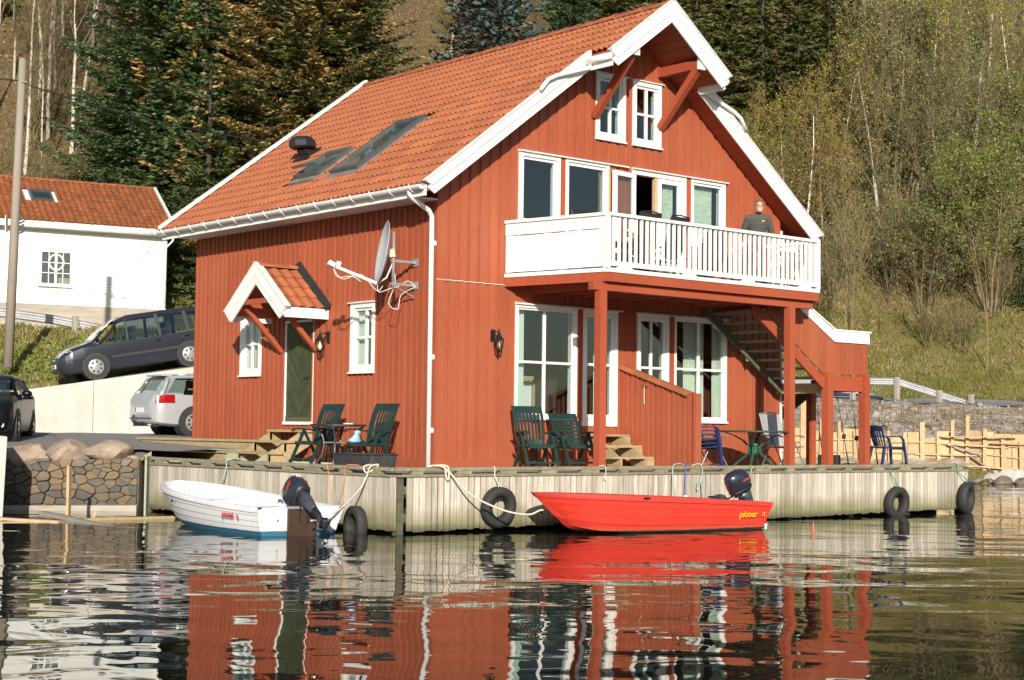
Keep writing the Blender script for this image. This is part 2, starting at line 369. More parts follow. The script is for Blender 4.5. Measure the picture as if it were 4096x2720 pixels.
# ---- stone wall at the waterline, left of the dock
def stone_mat(name,c1,c2,c3):
    m,n,p=newmat(name); mp=coords(n,'World'); a=noise(n,mp,6,6,.7); oi=n.nodes.new('ShaderNodeObjectInfo')
    r1=ramp(n,[(0,c1),(.35,(.13,.108,.078)),(.6,c2),(.85,c3),(1,(.16,.15,.14))]); n.links.new(oi.outputs['Random'],r1.inputs[0])
    out=mix(n,r1.outputs[0],mix(n,(.6,)*3,(1.35,)*3,a.outputs[0]),1.0,'MULTIPLY')
    s=n.nodes.new('ShaderNodeSeparateXYZ'); n.links.new(mp.outputs[0],s.inputs[0]); out=mix(n,out,(.05,.048,.035),maprange(n,s.outputs[2],-.45,-.95,0,.55))
    n.links.new(out,p.inputs['Base Color']); p.inputs['Roughness'].default_value=.85; bump(n,p,a.outputs[0],.6,.02); return m
MT['stone']=stone_mat('wall_stone',(.085,.082,.078),(.155,.122,.082),(.215,.14,.075))
MT['boulder']=M('pale_brown_boulder',(.33,.25,.19),.9,.3,5,bmp=.7,bd=.03,fine=.3)
MT['mortar']=M('stone_wall_mortar',(.17,.145,.10),.95,.25,12,bmp=.5)
sw=root('stone_wall','mortared rubble stone wall at the waterline beside the dock','wall',site(-7.5,30.4,-1))
SWA,SWB=-9.85,-7.02   # along u; face at v ~30.35
def swp(u,z,d=0): return site(u,30.42-d+(u+6.95)*.02,z)
mb=MB()
q=[swp(SWA,-1.5),swp(SWB,-1.5),site(SWB,30.9,-1.5),site(SWA,30.9,-1.5),swp(SWA,-.10),swp(SWB,.02),site(SWB,30.9,.05),site(SWA,30.9,-.05)]
mb.hexa(q); ob('mortar_bed',mb,MT['mortar'],sw)
mb=MB(); mb.hexa([swp(SWA,-1.5,.16),swp(SWB,-1.5,.16),site(SWB,30.5,-1.5),site(SWA,30.5,-1.5),swp(SWA,-.90,.14),swp(SWB,-.86,.14),swp(SWB,-.84,.0),swp(SWA,-.88,.0)]); ob('footing',mb,MT['concrete2'],sw)
def stone_mesh(rs,poly_n=8):
    # irregular faceted stone of unit size, flat front towards -v
    vs=[];n=rs.randint(6,9); ang=sorted([ (k+rs.uniform(-.28,.28))*2*math.pi/n for k in range(n)])
    rad=[rs.uniform(.80,1.06) for _ in range(n)]
    def pw(a): 
        c,s=math.cos(a),math.sin(a); t=(abs(c)**5+abs(s)**5)**(-1/5); return c*t,s*t
    rings=[]
    for sc,d in((1.0,-.15),(1.0,.55),(.88,.9),(.45,1.0)):
        rings.append([Vector((pw(a)[0]*r*sc,d+rs.uniform(-.05,.05),pw(a)[1]*r*sc)) for a,r in zip(ang,rad)])
    return MB().loft(rings,True,True)
rs=random.Random(5)
def vor_cells(x0,x1,z0,z1,n,seed):
    g=random.Random(seed); pts=[]
    while len(pts)<n:
        p=(g.uniform(x0,x1),g.uniform(z0,z1))
        if all(((p[0]-q[0])/1.5)**2+(p[1]-q[1])**2>(.055+.05*((z1-p[1])/(z1-z0)))**2 for q in pts) or g.random()<.004: pts.append(p)
    cells=[]
    for i,p in enumerate(pts):
        poly=[(x0,z0),(x1,z0),(x1,z1),(x0,z1)]
        for j,q in enumerate(pts):
            if i==j: continue
            mx,mz=(p[0]+q[0])/2,(p[1]+q[1])/2; dx,dz=(q[0]-p[0])/2.2,q[1]-p[1]; out=[]
            f=lambda a:(a[0]-mx)*dx+(a[1]-mz)*dz
            for k in range(len(poly)):
                a,b=poly[k],poly[(k+1)%len(poly)]; fa,fb=f(a),f(b)
                if fa<=0: out.append(a)
                if (fa<=0)!=(fb<=0): t=fa/(fa-fb); out.append((a[0]+(b[0]-a[0])*t,a[1]+(b[1]-a[1])*t))
            poly=out
            if len(poly)<3: break
        if len(poly)>=3: cells.append(poly)
    return cells
for poly in vor_cells(SWA+.01,SWB-.01,-.86,-.0,88,5):
    cx=sum(p[0] for p in poly)/len(poly); cz=sum(p[1] for p in poly)/len(poly); tilt=rs.uniform(-.02,.02); rings=[]
    ex=rs.uniform(.04,.11); pp=[]
    for k in range(len(poly)):      # round the corners
        a,b=poly[k],poly[(k+1)%len(poly)]; pp+= [(a[0]*.89+b[0]*.11,a[1]*.89+b[1]*.11),(a[0]*.11+b[0]*.89,a[1]*.11+b[1]*.89)]
    for sh,d in((.95,-.03),(.94,ex*.7),(.88,ex*.95),(.45,ex)):
        rings.append([swp(cx+(p[0]-cx)*sh+rs.uniform(-.004,.004),cz+(p[1]-cz)*sh+rs.uniform(-.004,.004),d+(p[0]-cx)*tilt+rs.uniform(-.005,.005)) for p in pp])
    mbs=MB(); mbs.loft(rings,True,True); smooth_angle(ob('stone',mbs,MT['stone'],sw),30)
def boulder(label,u,v,z,sx,sy,sz,seed,rz=0):
    rs=random.Random(seed); bm=bmesh.new(); bmesh.ops.create_icosphere(bm,subdivisions=3,radius=1)
    dirs=[(Vector((rs.uniform(-1,1),rs.uniform(-1,1),rs.uniform(-1,1))).normalized(),rs.uniform(.70,.95)) for _ in range(13)]
    for q in bm.verts:
        d=q.co.normalized(); r=1.05
        for nn,k in dirs:
            t=d.dot(nn)
            if t>1e-3: r=min(r,k/t)
        r*=1+rs.uniform(-.012,.012); q.co=Vector((d.x*r*sx,d.y*r*sy,d.z*r*sz))
    me=bpy.data.meshes.new('boulder'); bm.to_mesh(me); bm.free()
    o=link('boulder',me,MT['boulder'],None,Matrix.Translation(site(u,v,z))@Matrix.Rotation(-YAW+rz,4,'Z')); smooth_angle(o,28)
    return tag(o,label,'boulder','boulders along the top of the stone wall')
boulder('brown boulder next to the concrete pier end',-9.12,30.60,.00,.50,.36,.28,3,.1)
boulder('tall speckled brown boulder between two others on the stone wall',-8.40,30.60,.08,.48,.36,.29,14,-.1)
boulder('flat pale boulder near the wooden steps',-7.68,30.64,.14,.48,.34,.23,18,.05)
boulder('small grey flat stone at the end of the stone wall',-7.15,30.6,.02,.20,.2,.07,9)
# ---- concrete pier end at the left
mb=MB(); mb.hexa([site(-14,28.3,-1.6),site(-8.92,28.3,-1.6),site(-9.55,30.2,-1.6),site(-14,30.2,-1.6),site(-14,28.3,.42),site(-8.86,28.3,.42),site(-9.5,30.2,.42),site(-14,30.2,.42)])
ob('concrete_pier',mb,MT['concrete'],bevel=.02,label='pale concrete pier end standing in the water beside the boulders',cat='pier')

# ---- unseen hills added behind the viewpoint, for dark reflections in the windows
FH=M('added_hill_dark',(.035,.048,.055),.9,.4,.02,(1,1,1),.3,2.0)
def far_z(u,v): 
    t=np.clip((-325-v)/110,0,1); return WZ-.6+t*(40+12*np.sin(u*.006+1)+9*np.sin(u*.017)+4*np.sin(u*.05))
grid_obj('added_reflection_hill',np.arange(-700,701,20),np.arange(-460,-319,10)[::-1],far_z,FH,kind='structure')
# ================================================================ red boathouse
HW,HL,RX=9.212,8.5,4.606
DZ=-.04                                   # deck level
def roofz(x): return 4.915+.75*((x if x<=RX else 2*RX-x)+.57)
house=root('red_boathouse','large red timber boathouse with orange tiled roof standing on the dock','house',(4.6,4.2,DZ))
FR=lambda a,d,z:(a,-d,z)
SD=lambda a,d,z:(-d,a,z)
def tbox(mb,T,a0,a1,d0,d1,z0,z1):
    return mb.hexa([T(a0,d0,z0),T(a1,d0,z0),T(a1,d1,z0),T(a0,d1,z0),T(a0,d0,z1),T(a1,d0,z1),T(a1,d1,z1),T(a0,d1,z1)])
def clad(T,parent,a0,a1,zb,zt,holes,pitch,wo,mat,breaks=(),proud=.022,under=True,name='board'):
    i=0;a=a0
    while a<a1-.01:
        for kind in((0,1) if under else (0,)):
            if kind==0: b0,b1,d0,d1=a,min(a+wo,a1),0.001,proud
            else: b0,b1,d0,d1=a+wo-.02,min(a+pitch+.02,a1),-.02,0
            if b1-b0<.02: continue
            cuts=sorted({b0,b1}|{c for h in holes for c in h[:2] if b0<c<b1}|{c for c in breaks if b0<c<b1})
            jz=random.uniform(-.004,.004); jd=random.uniform(-.0015,.0015); segs=[]
            for ci,(c0,c1) in enumerate(zip(cuts,cuts[1:])):
                mid=(c0+c1)/2; lo=zb(mid)+jz
                for h0,h1 in sorted([(h[2],h[3]) for h in holes if h[0]<mid<h[1]]):
                    if h0>lo: segs.append([ci,c0,c1,lo,h0,h0])
                    lo=max(lo,h1)
                if min(zt(c0),zt(c1))>lo: segs.append([ci,c0,c1,lo,zt(c0),zt(c1)])
            gid=list(range(len(segs)))
            for p in range(len(segs)):
                for q in range(p):
                    A,B=segs[p],segs[q]
                    if abs(A[0]-B[0])==1 and A[3]<max(B[4:]) and B[3]<max(A[4:]):
                        old,new=gid[p],gid[q]; gid=[new if x==old else x for x in gid]
            for g_ in set(gid):
                mb=MB()
                for k_,sg_ in zip(gid,segs):
                    if k_!=g_: continue
                    _,c0,c1,lo,t0,t1=sg_
                    mb.hexa([T(c0,d0,lo),T(c1,d0,lo),T(c1,d1+jd,lo),T(c0,d1+jd,lo),T(c0,d0,t0),T(c1,d0,t1),T(c1,d1+jd,t1),T(c0,d1+jd,t0)])
                ob(name,mb,mat,parent)
        a+=pitch;i+=1
# ---- windows
def window(T,parent,a0,a1,z0,z1,vb=(),hb=(),cas=.085,sash=.05,proud=.05,mat=None,sill=True,drip=.0,name='window',casb=None):
    mat=mat or MT['white']; casb=casb or cas
    mb=MB()
    tbox(mb,T,a0,a0+cas,-.02,proud,z0,z1); tbox(mb,T,a1-cas,a1,-.02,proud,z0,z1)
    tbox(mb,T,a0+cas,a1-cas,-.02,proud-.003,z1-cas,z1); tbox(mb,T,a0+cas,a1-cas,-.02,proud-.003,z0,z0+casb)
    i0,i1,j0,j1=a0+cas,a1-cas,z0+casb,z1-cas
    for q in((i0-.02,i0,z0+.02,z1-.02),(i1,i1+.02,z0+.02,z1-.02)): tbox(mb,T,q[0],q[1],-.16,-.021,q[2],q[3])
    tbox(mb,T,i0,i1,-.16,-.021,j0-.02,j0); tbox(mb,T,i0,i1,-.16,-.021,j1,j1+.02)
    win=ob(name,mb,mat,parent)
    s=MB(); d0,d1=-.055,.012
    tbox(s,T,i0+.004,i0+sash,d0,d1,j0+.004,j1-.004); tbox(s,T,i1-sash,i1-.004,d0,d1,j0+.004,j1-.004)
    tbox(s,T,i0+sash,i1-sash,d0,d1-.002,j0+.004,j0+sash); tbox(s,T,i0+sash,i1-sash,d0,d1-.002,j1-sash,j1-.004)
    ob('sash',s,mat,win)
    xs=[i0+sash]+list(vb)+[i1-sash]; zs=[j0+sash]+list(hb)+[j1-sash]; bw=.022
    if vb or hb:
        s=MB()
        for v in vb: tbox(s,T,v-bw,v+bw,d0+.01,d1-.004,j0+sash,j1-sash)
        for k,h in enumerate(hb):
            e=[i0+sash]+[q for v in vb for q in(v-bw,v+bw)]+[i1-sash]
            for c0,c1 in zip(e[::2],e[1::2]): tbox(s,T,c0,c1,d0+.01,d1-.006,h-bw,h+bw)
        ob('glazing_bars',s,mat,win)
    for x0,x1 in zip(xs,xs[1:]):
        for y0,y1 in zip(zs,zs[1:]):
            p=MB(); tbox(p,T,x0-.004,x1+.004,-.032,-.026,y0-.004,y1+.004); ob('pane',p,MT['glass'],win)
    if sill:
        s=MB(); tbox(s,T,a0-.015,a1+.015,proud-.02,proud+.035,z0-.035,z0-.002); ob('sill',s,mat,win)
    if drip:
        s=MB(); s.hexa([T(a0-.03,.0,z1+.002),T(a1+.05,.0,z1+.002),T(a1+.05,proud+.04,z1+.002),T(a0-.03,proud+.04,z1+.002),T(a0-.03,0,z1+.045),T(a1+.05,0,z1+.045),T(a1+.05,proud+.04,z1+.02),T(a0-.03,proud+.04,z1+.02)]); ob('drip_cap',s,MT['white_old'],win)
    return win
UPL=(3.75,4.535,6.26,7.52); UPR=(4.735,5.525,6.26,7.52)
W1=(1.85,2.85,4.42,5.76); W2=(2.985,4.12,3.46,5.76); D2=(4.735,6.25,3.46,5.76); W3=(6.40,7.415,4.42,5.76)
G1=(1.81,3.32,.87,2.94); GD1=(3.47,4.38,.74,2.94); GD2=(4.91,5.79,.74,2.94); G2=(5.95,7.48,.87,2.94)
hole=lambda w:(w[0]+.03,w[1]-.03,w[2]+.03,w[3]-.03)
holesF=[hole(q) for q in(UPL,UPR,W1,W2,D2,W3,G1,GD1,GD2,G2)]
wf=MB(); tbox(wf,FR,0.02,HW-.02,.0225,.030,DZ,DZ+.17); wall_front=ob('front_wall',wf,MT['red'],house)
clad(FR,wall_front,.03,HW-.03,lambda x:DZ+.03,lambda x:roofz(x)-.20,holesF,.23,.145,MT['red'],(RX,))
SW1=(1.80,2.575,1.69,2.965); SW2=(5.765,6.555,1.70,2.965); SDOOR=(3.86,4.86,.76,2.76)
ws=MB(); tbox(ws,SD,-.02,3.0,.0255,.033,DZ,DZ+.16); wall_side=ob('side_wall',ws,MT['red'],house)
clad(SD,wall_side,0.0,HL,lambda y:DZ+.03 if y<5.2 else .36,lambda y:4.93,[hole(SW1),hole(SW2),(3.89,4.83,.74,2.73)],.176,.105,MT['red'],(),.026)
mb=MB(); mb.box(-.028,.03,-.032,.0,DZ,4.95); ob('corner_board',mb,MT['red'],house)
mb=MB(); mb.box(HW-.03,HW+.02,-.03,.0,DZ,4.95); ob('corner_board',mb,MT['white_old'],house)
mb=MB(); mb.box(HW-.12,HW,0.002,HL,DZ,5.0); ob('right_wall',mb,MT['red'],house)
mb=MB(); mb.prism([(0.0,HL-.1,.3),(HW,HL-.1,.3),(HW,HL-.1,4.9),(RX,HL-.1,8.5),(0,HL-.1,4.9)],(0,.1,0)); ob('back_wall',mb,MT['red'],house)
for q,cn in((UPL,4.095),(UPR,5.09)):
    window(FR,house,*q,vb=((q[0]+q[1])/2+.02-.0,),hb=(6.88,),drip=.03)
window(FR,house,*W1,cas=.07); window(FR,house,*W2,cas=.05,sash=.06,sill=False)
window(FR,house,*W3,cas=.06)
window(FR,house,*G1,vb=(2.54,),hb=(1.90,),cas=.05,sash=.035)
window(FR,house,*G2,vb=(6.69,),hb=(1.91,),cas=.05,sash=.035)
window(FR,house,*GD1,hb=(1.91,),cas=.075,sash=.06,sill=False,name='glazed_door',casb=.16)
window(FR,house,*GD2,vb=(5.335,),hb=(1.90,),cas=.07,sash=.06,sill=False,name='glazed_door',casb=.16)
for a0,a1,z in((1.83,4.60,5.762),(4.72,7.47,5.762),(1.79,4.47,2.942),(4.89,7.52,2.942)):
    mb=MB(); mb.hexa([FR(a0,0,z),FR(a1,0,z),FR(a1,.10,z),FR(a0,.10,z),FR(a0,0,z+.05),FR(a1,0,z+.05),FR(a1,.10,z+.022),FR(a0,.10,z+.022)]); ob('drip_cap',mb,MT['white_old'],house)
for a0,a1,z0,z1 in((2.852,2.983,4.3,5.758),(6.252,6.398,4.3,5.758),(3.322,3.468,.85,2.938),(5.792,5.948,.85,2.938)):
    mb=MB(); tbox(mb,FR,a0,a1,.0235,.034,z0,z1); ob('red_strip',mb,MT['red_beam'],house)
# balcony double door: left leaf folded back outside, right leaf shut
dd=MB()
tbox(dd,FR,D2[0],D2[0]+.06,-.1,.05,D2[2],D2[3]); tbox(dd,FR,D2[1]-.11,D2[1],-.1,.05,D2[2],D2[3]); tbox(dd,FR,D2[0]+.06,D2[1]-.11,-.1,.048,D2[3]-.09,D2[3])
dd=ob('balcony_door',dd,MT['white'],house)
def leaf(name,p0,ang,wd,z0,z1,fw,parent):
    T=lambda a,d,z:(p0[0]+a*math.cos(ang)+d*math.sin(ang),p0[1]+a*math.sin(ang)-d*math.cos(ang),z)
    mb=MB(); tbox(mb,T,0,fw,-.03,.03,z0,z1);tbox(mb,T,wd-fw,wd,-.03,.03,z0,z1);tbox(mb,T,fw,wd-fw,-.028,.028,z1-fw,z1);tbox(mb,T,fw,wd-fw,-.028,.028,z0,z0+.2)
    l=ob(name,mb,MT['white'],parent); p=MB(); tbox(p,T,fw,wd-fw,-.004,.004,z0+.2,z1-fw); ob('pane',p,MT['glass'],l); return l,T
leaf('door_leaf',(5.47,.0),0,.66,3.48,5.66,.09,dd)
l,T=leaf('door_leaf',(4.76,-.09),math.pi+R(7),.66,3.48,5.66,.09,dd)
mb=MB(); mb.box(5.385,5.46,-.02,.06,3.48,5.66); ob('door_jamb',mb,MT['newwood'],dd)
mb=MB(); mb.box(4.085,4.115,-.075,-.052,3.48,5.68); ob('door_jamb',mb,MT['newwood'],dd)
# side windows and green door
window(SD,house,*SW1,vb=(2.12,),hb=(2.33,),drip=.03)
w2=window(SD,house,*SW2,vb=(6.16,),hb=(2.33,),drip=0)
dr=MB(); tbox(dr,SD,SDOOR[1]-.035,SDOOR[1],-.05,.03,.76,2.74); tbox(dr,SD,3.86,3.895,-.05,.012,.76,2.74); tbox(dr,SD,3.895,4.825,-.05,.028,2.70,2.74); tbox(dr,SD,3.86,4.86,-.05,.06,.70,.76)
dr=ob('side_door',dr,MT['white'],house)
DG=M('olive_green_door_paint',(.052,.060,.026),.5,.2,4,(1,1,1),.1,orand=.2); DG2=M('green_paint_worn',(.085,.095,.05),.55,.25,9)
mb=MB(); tbox(mb,SD,3.90,4.82,-.045,-.005,.765,2.70); leafo=ob('door_leaf',mb,DG,dr); leafo['label']='olive green door leaf with chevron boards'
yc=4.36
for side in(-1,1):
    for k in range(-7,24):
        # 45 degree boards meeting on the centre line, rising outwards
        z0=.86+k*.115; pts=[]
        x0,x1=.004,.455
        zz=lambda x,o:z0+o+x*1.25
        poly=[(x0,zz(x0,.004)),(x1,zz(x1,.004)),(x1,zz(x1,.107)),(x0,zz(x0,.107))]
        out=[]
        zlo,zhi=.86,2.69
        # clip polygon to door height
        for lim,sg in((zlo,1),(zhi,-1)):
            src=poly if lim==zlo else out; res=[]
            for i in range(len(src)):
                p,q=src[i],src[(i+1)%len(src)]; ip=(p[1]-lim)*sg>=0; iq=(q[1]-lim)*sg>=0
                if ip: res.append(p)
                if ip!=iq:
                    t=(lim-p[1])/(q[1]-p[1]); res.append((p[0]+(q[0]-p[0])*t,lim))
            out=res
            if not out: break
        if len(out)>=3:
            mb=MB(); mb.prism([SD(yc+side*p[0],-.005,p[1]) for p in out],(-.014,0,0)); ob('chevron_board',mb,DG,leafo)
mb=MB(); tbox(mb,SD,3.905,4.815,-.004,.022,.768,.855); ob('kick_board',mb,DG2,leafo)
mb=MB(); mb.tube([(-.02,4.0,1.62),(-.07,4.0,1.62),(-.075,4.10,1.62)],.012,6); ob('handle',mb,MT['darkmetal'],leafo)
# ---- interior
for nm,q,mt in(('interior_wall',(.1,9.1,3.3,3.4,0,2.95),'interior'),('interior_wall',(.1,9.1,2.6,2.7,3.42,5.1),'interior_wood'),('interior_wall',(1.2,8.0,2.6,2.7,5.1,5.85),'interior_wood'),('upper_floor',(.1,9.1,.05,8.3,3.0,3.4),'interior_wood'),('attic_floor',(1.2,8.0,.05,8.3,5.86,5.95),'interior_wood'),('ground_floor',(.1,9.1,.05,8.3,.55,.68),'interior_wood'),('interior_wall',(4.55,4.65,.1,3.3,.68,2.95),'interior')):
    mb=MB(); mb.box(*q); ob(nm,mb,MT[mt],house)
mb=MB(); mb.box(3.5,5.7,1.5,1.6,5.96,7.6); ob('interior_wall',mb,MT['interior_wood'],house)
# ---- roof
roof_mb=MB()
for sg in(-1,1):
    X=lambda x:x if sg<0 else 2*RX-x
    for (xa,xb,y0,y1) in((-.60,RX,-.50,8.92),(3.12,RX,-1.18,-.501)):
        za,zb2=roofz(xa)-.06,roofz(RX)-.06
        p=[(X(xa),y0,za-.12),(X(xb),y0,zb2-.12),(X(xb),y1,zb2-.12),(X(xa),y1,za-.12),(X(xa),y0,za),(X(xb),y0,zb2),(X(xb),y1,zb2),(X(xa),y1,za)]
        roof_mb.hexa(p)
roof=ob('roof',roof_mb,MT['red_beam'],house)
# soffit boards under the hoist gable
for sg in(-1,1):
    X=lambda x:x if sg<0 else 2*RX-x
    for k in range(9):
        xa=3.14+k*.163; xb=xa+.155; mb=MB()
        mb.hexa([(X(xa),-1.17,roofz(xa)-.205),(X(xb),-1.17,roofz(xb)-.205),(X(xb),-.04,roofz(xb)-.205),(X(xa),-.04,roofz(xa)-.205),(X(xa),-1.17,roofz(xa)-.183),(X(xb),-1.17,roofz(xb)-.183),(X(xb),-.04,roofz(xb)-.183),(X(xa),-.04,roofz(xa)-.183)])
        ob('soffit_board',mb,MT['red_beam'],roof)
    for k in range(24):
        xa=-.5+k*.163; xb=xa+.155; mb=MB()
        if xb>3.1: break
        mb.hexa([(X(xa),-.49,roofz(xa)-.205),(X(xb),-.49,roofz(xb)-.205),(X(xb),-.03,roofz(xb)-.205),(X(xa),-.03,roofz(xa)-.205),(X(xa),-.49,roofz(xa)-.183),(X(xb),-.49,roofz(xb)-.183),(X(xb),-.03,roofz(xb)-.183),(X(xa),-.03,roofz(xa)-.183)])
        ob('soffit_board',mb,MT['red_beam'],roof)
# tiles
TW,TP=.302,.344
def tile_mb(w=TW,l=.40,n=12,amp=.046,waves=2):
    prof=[(w*i/n, amp*(.5-.5*math.cos(2*math.pi*waves*i/n+.9))**1.2) for i in range(n+1)]
    r0=[Vector((x,0,h+.014)) for x,h in prof]; r1=[Vector((x,0,h+.042)) for x,h in prof]; r2=[Vector((x,l,h+.002)) for x,h in prof]
    return MB().loft([r0,r1,r2],False,False)
tile_me=tile_mb().mesh('roof_tile'); tile_me.materials.append(MT['tile'])
def tile_matrix(sg,y,row):
    s=(row*TP)*.8-.62; x=s; z=roofz(max(x,-5))-.045
    ey=Vector((.8,0,.6)) if sg<0 else Vector((-.8,0,.6)); ez=Vector((-.6,0,.8)) if sg<0 else Vector((.6,0,.8)); ex=ey.cross(ez)
    X=x if sg<0 else 2*RX-x
    m=Matrix.Identity(4)
    for i in range(3): m[i][0]=ex[i];m[i][1]=ey[i];m[i][2]=ez[i]
    m[0][3],m[1][3],m[2][3]=X,y,4.915+.75*(x+.57)-.045
    return m
SKY=[(.22,2.0,2.92,3.98),(.30,1.28,4.40,5.42)]
def in_sky(x,y):
    return any(a-.02<x<b+.02 and c-.03<y<d+.03 for a,b,c,d in SKY)
places=[]
for sg in(-1,1):
    for row in range(19):
        for colm in range(-2,32):
            y=-.50+(colm+1)*TW if sg<0 else -.50+colm*TW
            yc_=-.50+(colm+.5)*TW
            xc=(row+.5)*TP*.8-.62
            if colm<0 and xc<3.15: continue
            if sg<0 and in_sky(xc,yc_): continue
            places.append((sg,y+ (0 if colm>=0 else .02),row,(Vector((xc if sg<0 else 2*RX-xc,yc_,roofz(xc)))-CAM).length+(100 if sg>0 else 0)))
places.sort(key=lambda t:t[3])
rr=random.Random(3)
rest=MB()
base=tile_mb()
for i,(sg,y,row,d) in enumerate(places):
    mt=tile_matrix(sg,y,row)@Matrix.Translation((0,rr.uniform(-.006,.006),0))@Matrix.Rotation(rr.uniform(-.006,.006),4,'Z')
    if i<298: link('roof_tile',tile_me,None,roof,mt)
    else:
        t=base if sg<0 else base
        rest.add([mt@Vector(p) for p in t.v],t.f)
o=ob('roof_tiles',rest,MT['tile'],roof); o['kind']='stuff'
# ridge tiles
def half_round(l,r0,r1,n=8):
    return MB().loft([[Vector((math.cos(math.pi*k/n)*r,yy,math.sin(math.pi*k/n)*r*.8)) for k in range(n+1)] for yy,r in((0,r0*1.0),(0,r0*1.12),(l,r1))],False,False)
rme=half_round(.42,.135,.12).mesh('ridge_tile'); rme.materials.append(MT['ridge'])
for k in range(28):
    y=-1.2+k*.365
    link('ridge_tile',rme,None,roof,Matrix.Translation((RX,y,roofz(RX)-.055+rr.uniform(-.006,.006))))
# barge boards
def barge(y,xa,xb,parent,lo,hi,th,name='barge_board',mat=None,off=0):
    for sg in(-1,1):
        X=lambda x:x if sg<0 else 2*RX-x
        mb=MB(); n=.75
        pl=[(X(xa+.16),y,roofz(xa+.16)+lo),(X(xb),y,roofz(xb)+lo),(X(xb),y,roofz(xb)+hi),(X(xa),y,roofz(xa)+hi)]
        mb.prism(pl,(0,-th,0)); ob(name,mb,mat or MT['white'],parent)
barge(-.505,-.64,3.13,roof,-.30,-.09,.03); barge(-.506,-.70,3.13,roof,-.115,.06,.055)
barge(8.95,-.64,RX,roof,-.30,.07,-.03,mat=MT['white_old'])
for sg in(-1,1):   # cap of the far barge board seen above the tiles
    X=lambda x:x if sg<0 else 2*RX-x
    mb=MB(); mb.hexa([(X(-.70),8.86,roofz(-.70)+.055),(X(RX),8.86,roofz(RX)+.055),(X(RX),9.0,roofz(RX)+.055),(X(-.70),9.0,roofz(-.70)+.055),(X(-.70),8.86,roofz(-.70)+.13),(X(RX),8.86,roofz(RX)+.13),(X(RX),9.0,roofz(RX)+.13),(X(-.70),9.0,roofz(-.70)+.13)]); ob('barge_cap',mb,MT['white_old'],roof)
barge(-1.185,3.04,RX,roof,-.37,-.16,.03); barge(-1.186,2.98,RX,roof,-.185,.05,.055)
for sg in(-1,1):
    X=lambda x:x if sg<0 else 2*RX-x
    mb=MB(); mb.beam((X(-.72),-.535,roofz(-.72)+.075),(X(3.1),-.535,roofz(3.1)+.075),.10,.02); ob('barge_cap',mb,MT['white_old'],roof)
    mb=MB(); mb.beam((X(2.96),-1.215,roofz(2.96)+.065),(X(RX),-1.215,roofz(RX)+.065),.10,.02); ob('barge_cap',mb,MT['white_old'],roof)
    mb=MB(); mb.hexa([(X(3.07),-1.18,roofz(3.1)-.31),(X(3.10),-1.18,roofz(3.1)-.31),(X(3.10),-.54,roofz(3.1)-.31),(X(3.07),-.54,roofz(3.1)-.31),(X(3.07),-1.18,roofz(3.1)-.05),(X(3.10),-1.18,roofz(3.1)-.05),(X(3.10),-.54,roofz(3.1)-.05),(X(3.07),-.54,roofz(3.1)-.05)]); ob('fascia',mb,MT['white'],roof)
    # hoist gutter and pipe
    mb=MB(); mb.tube([(X(3.02),-1.2,roofz(3.1)-.14),(X(3.02),-.5,roofz(3.1)-.16)],.06,10); ob('gutter',mb,MT['white'],roof,smooth=True)
    mb=MB(); mb.tube([(X(3.04),-.6,7.56),(X(3.06),-.62,7.45),(X(3.0),-.63,7.38),(X(2.2),-.63,7.12),(X(2.0),-.63,7.02),(X(1.82),-.62,6.80)],.04,10); ob('rain_pipe',mb,MT['white'],roof,smooth=True)
    # purlin, cap and brace
    bx=3.72 if sg<0 else 5.50
    mb=MB(); mb.box(bx-.07,bx+.07,-1.10,-.03,7.68,7.86); ob('hoist_beam',mb,MT['red_beam'],house)
    mb=MB(); mb.box(bx-.085,bx+.085,-1.165,-1.105,7.66,7.88); ob('beam_end_cap',mb,MT['white_old'],house)
    mb=MB(); mb.beam((bx,-.03,6.66),(bx-.0,-1.04,7.69),.13,.13,(1,0,0)); ob('brace',mb,MT['red_beam'],house)
# eaves: fascia, gutter, brackets, downpipe
mb=MB(); mb.box(-.635,-.602,-.46,8.9,4.64,4.86); ob('fascia',mb,MT['white'],roof)
mb=MB(); mb.box(-.60,-.03,-.03,8.5,4.66,4.685); ob('soffit',mb,MT['white_old'],roof)
g=MB(); n=8; rings=[]
for y in(-.47,8.95): rings.append([Vector((-.715+.075*math.cos(math.pi+math.pi*k/n),y,4.815+.075*math.sin(math.pi+math.pi*k/n))) for k in range(n+1)]+[Vector((-.715+.068*math.cos(2*math.pi-math.pi*k/n),y,4.817+.068*math.sin(2*math.pi-math.pi*k/n))) for k in range(n+1)])
g.loft(rings,True,True); ob('gutter',g,MT['white'],roof)
for k in range(16):
    y=-.2+k*.59; mb=MB(); mb.tube([(-.635,y,4.70),(-.715,y,4.728),(-.775,y,4.765),(-.80,y,4.815),(-.795,y,4.835)],.011,6); ob('gutter_bracket',mb,MT['white'],roof,smooth=True)
mb=MB(); mb.tube([(-.70,-.09,4.80),(-.69,-.09,4.70),(-.62,-.07,4.64),(-.20,.0,4.47),(-.11,.03,4.38),(-.10,.035,4.2),(-.10,.035,DZ+.01)],.045,12); ob('downpipe',mb,MT['white'],house,smooth=True)
for z in(3.9,1.9,.62):
    mb=MB(); mb.tube([(-.03,.035,z),(-.1,.035,z)],.055,10); ob('pipe_clip',mb,MT['white'],house)
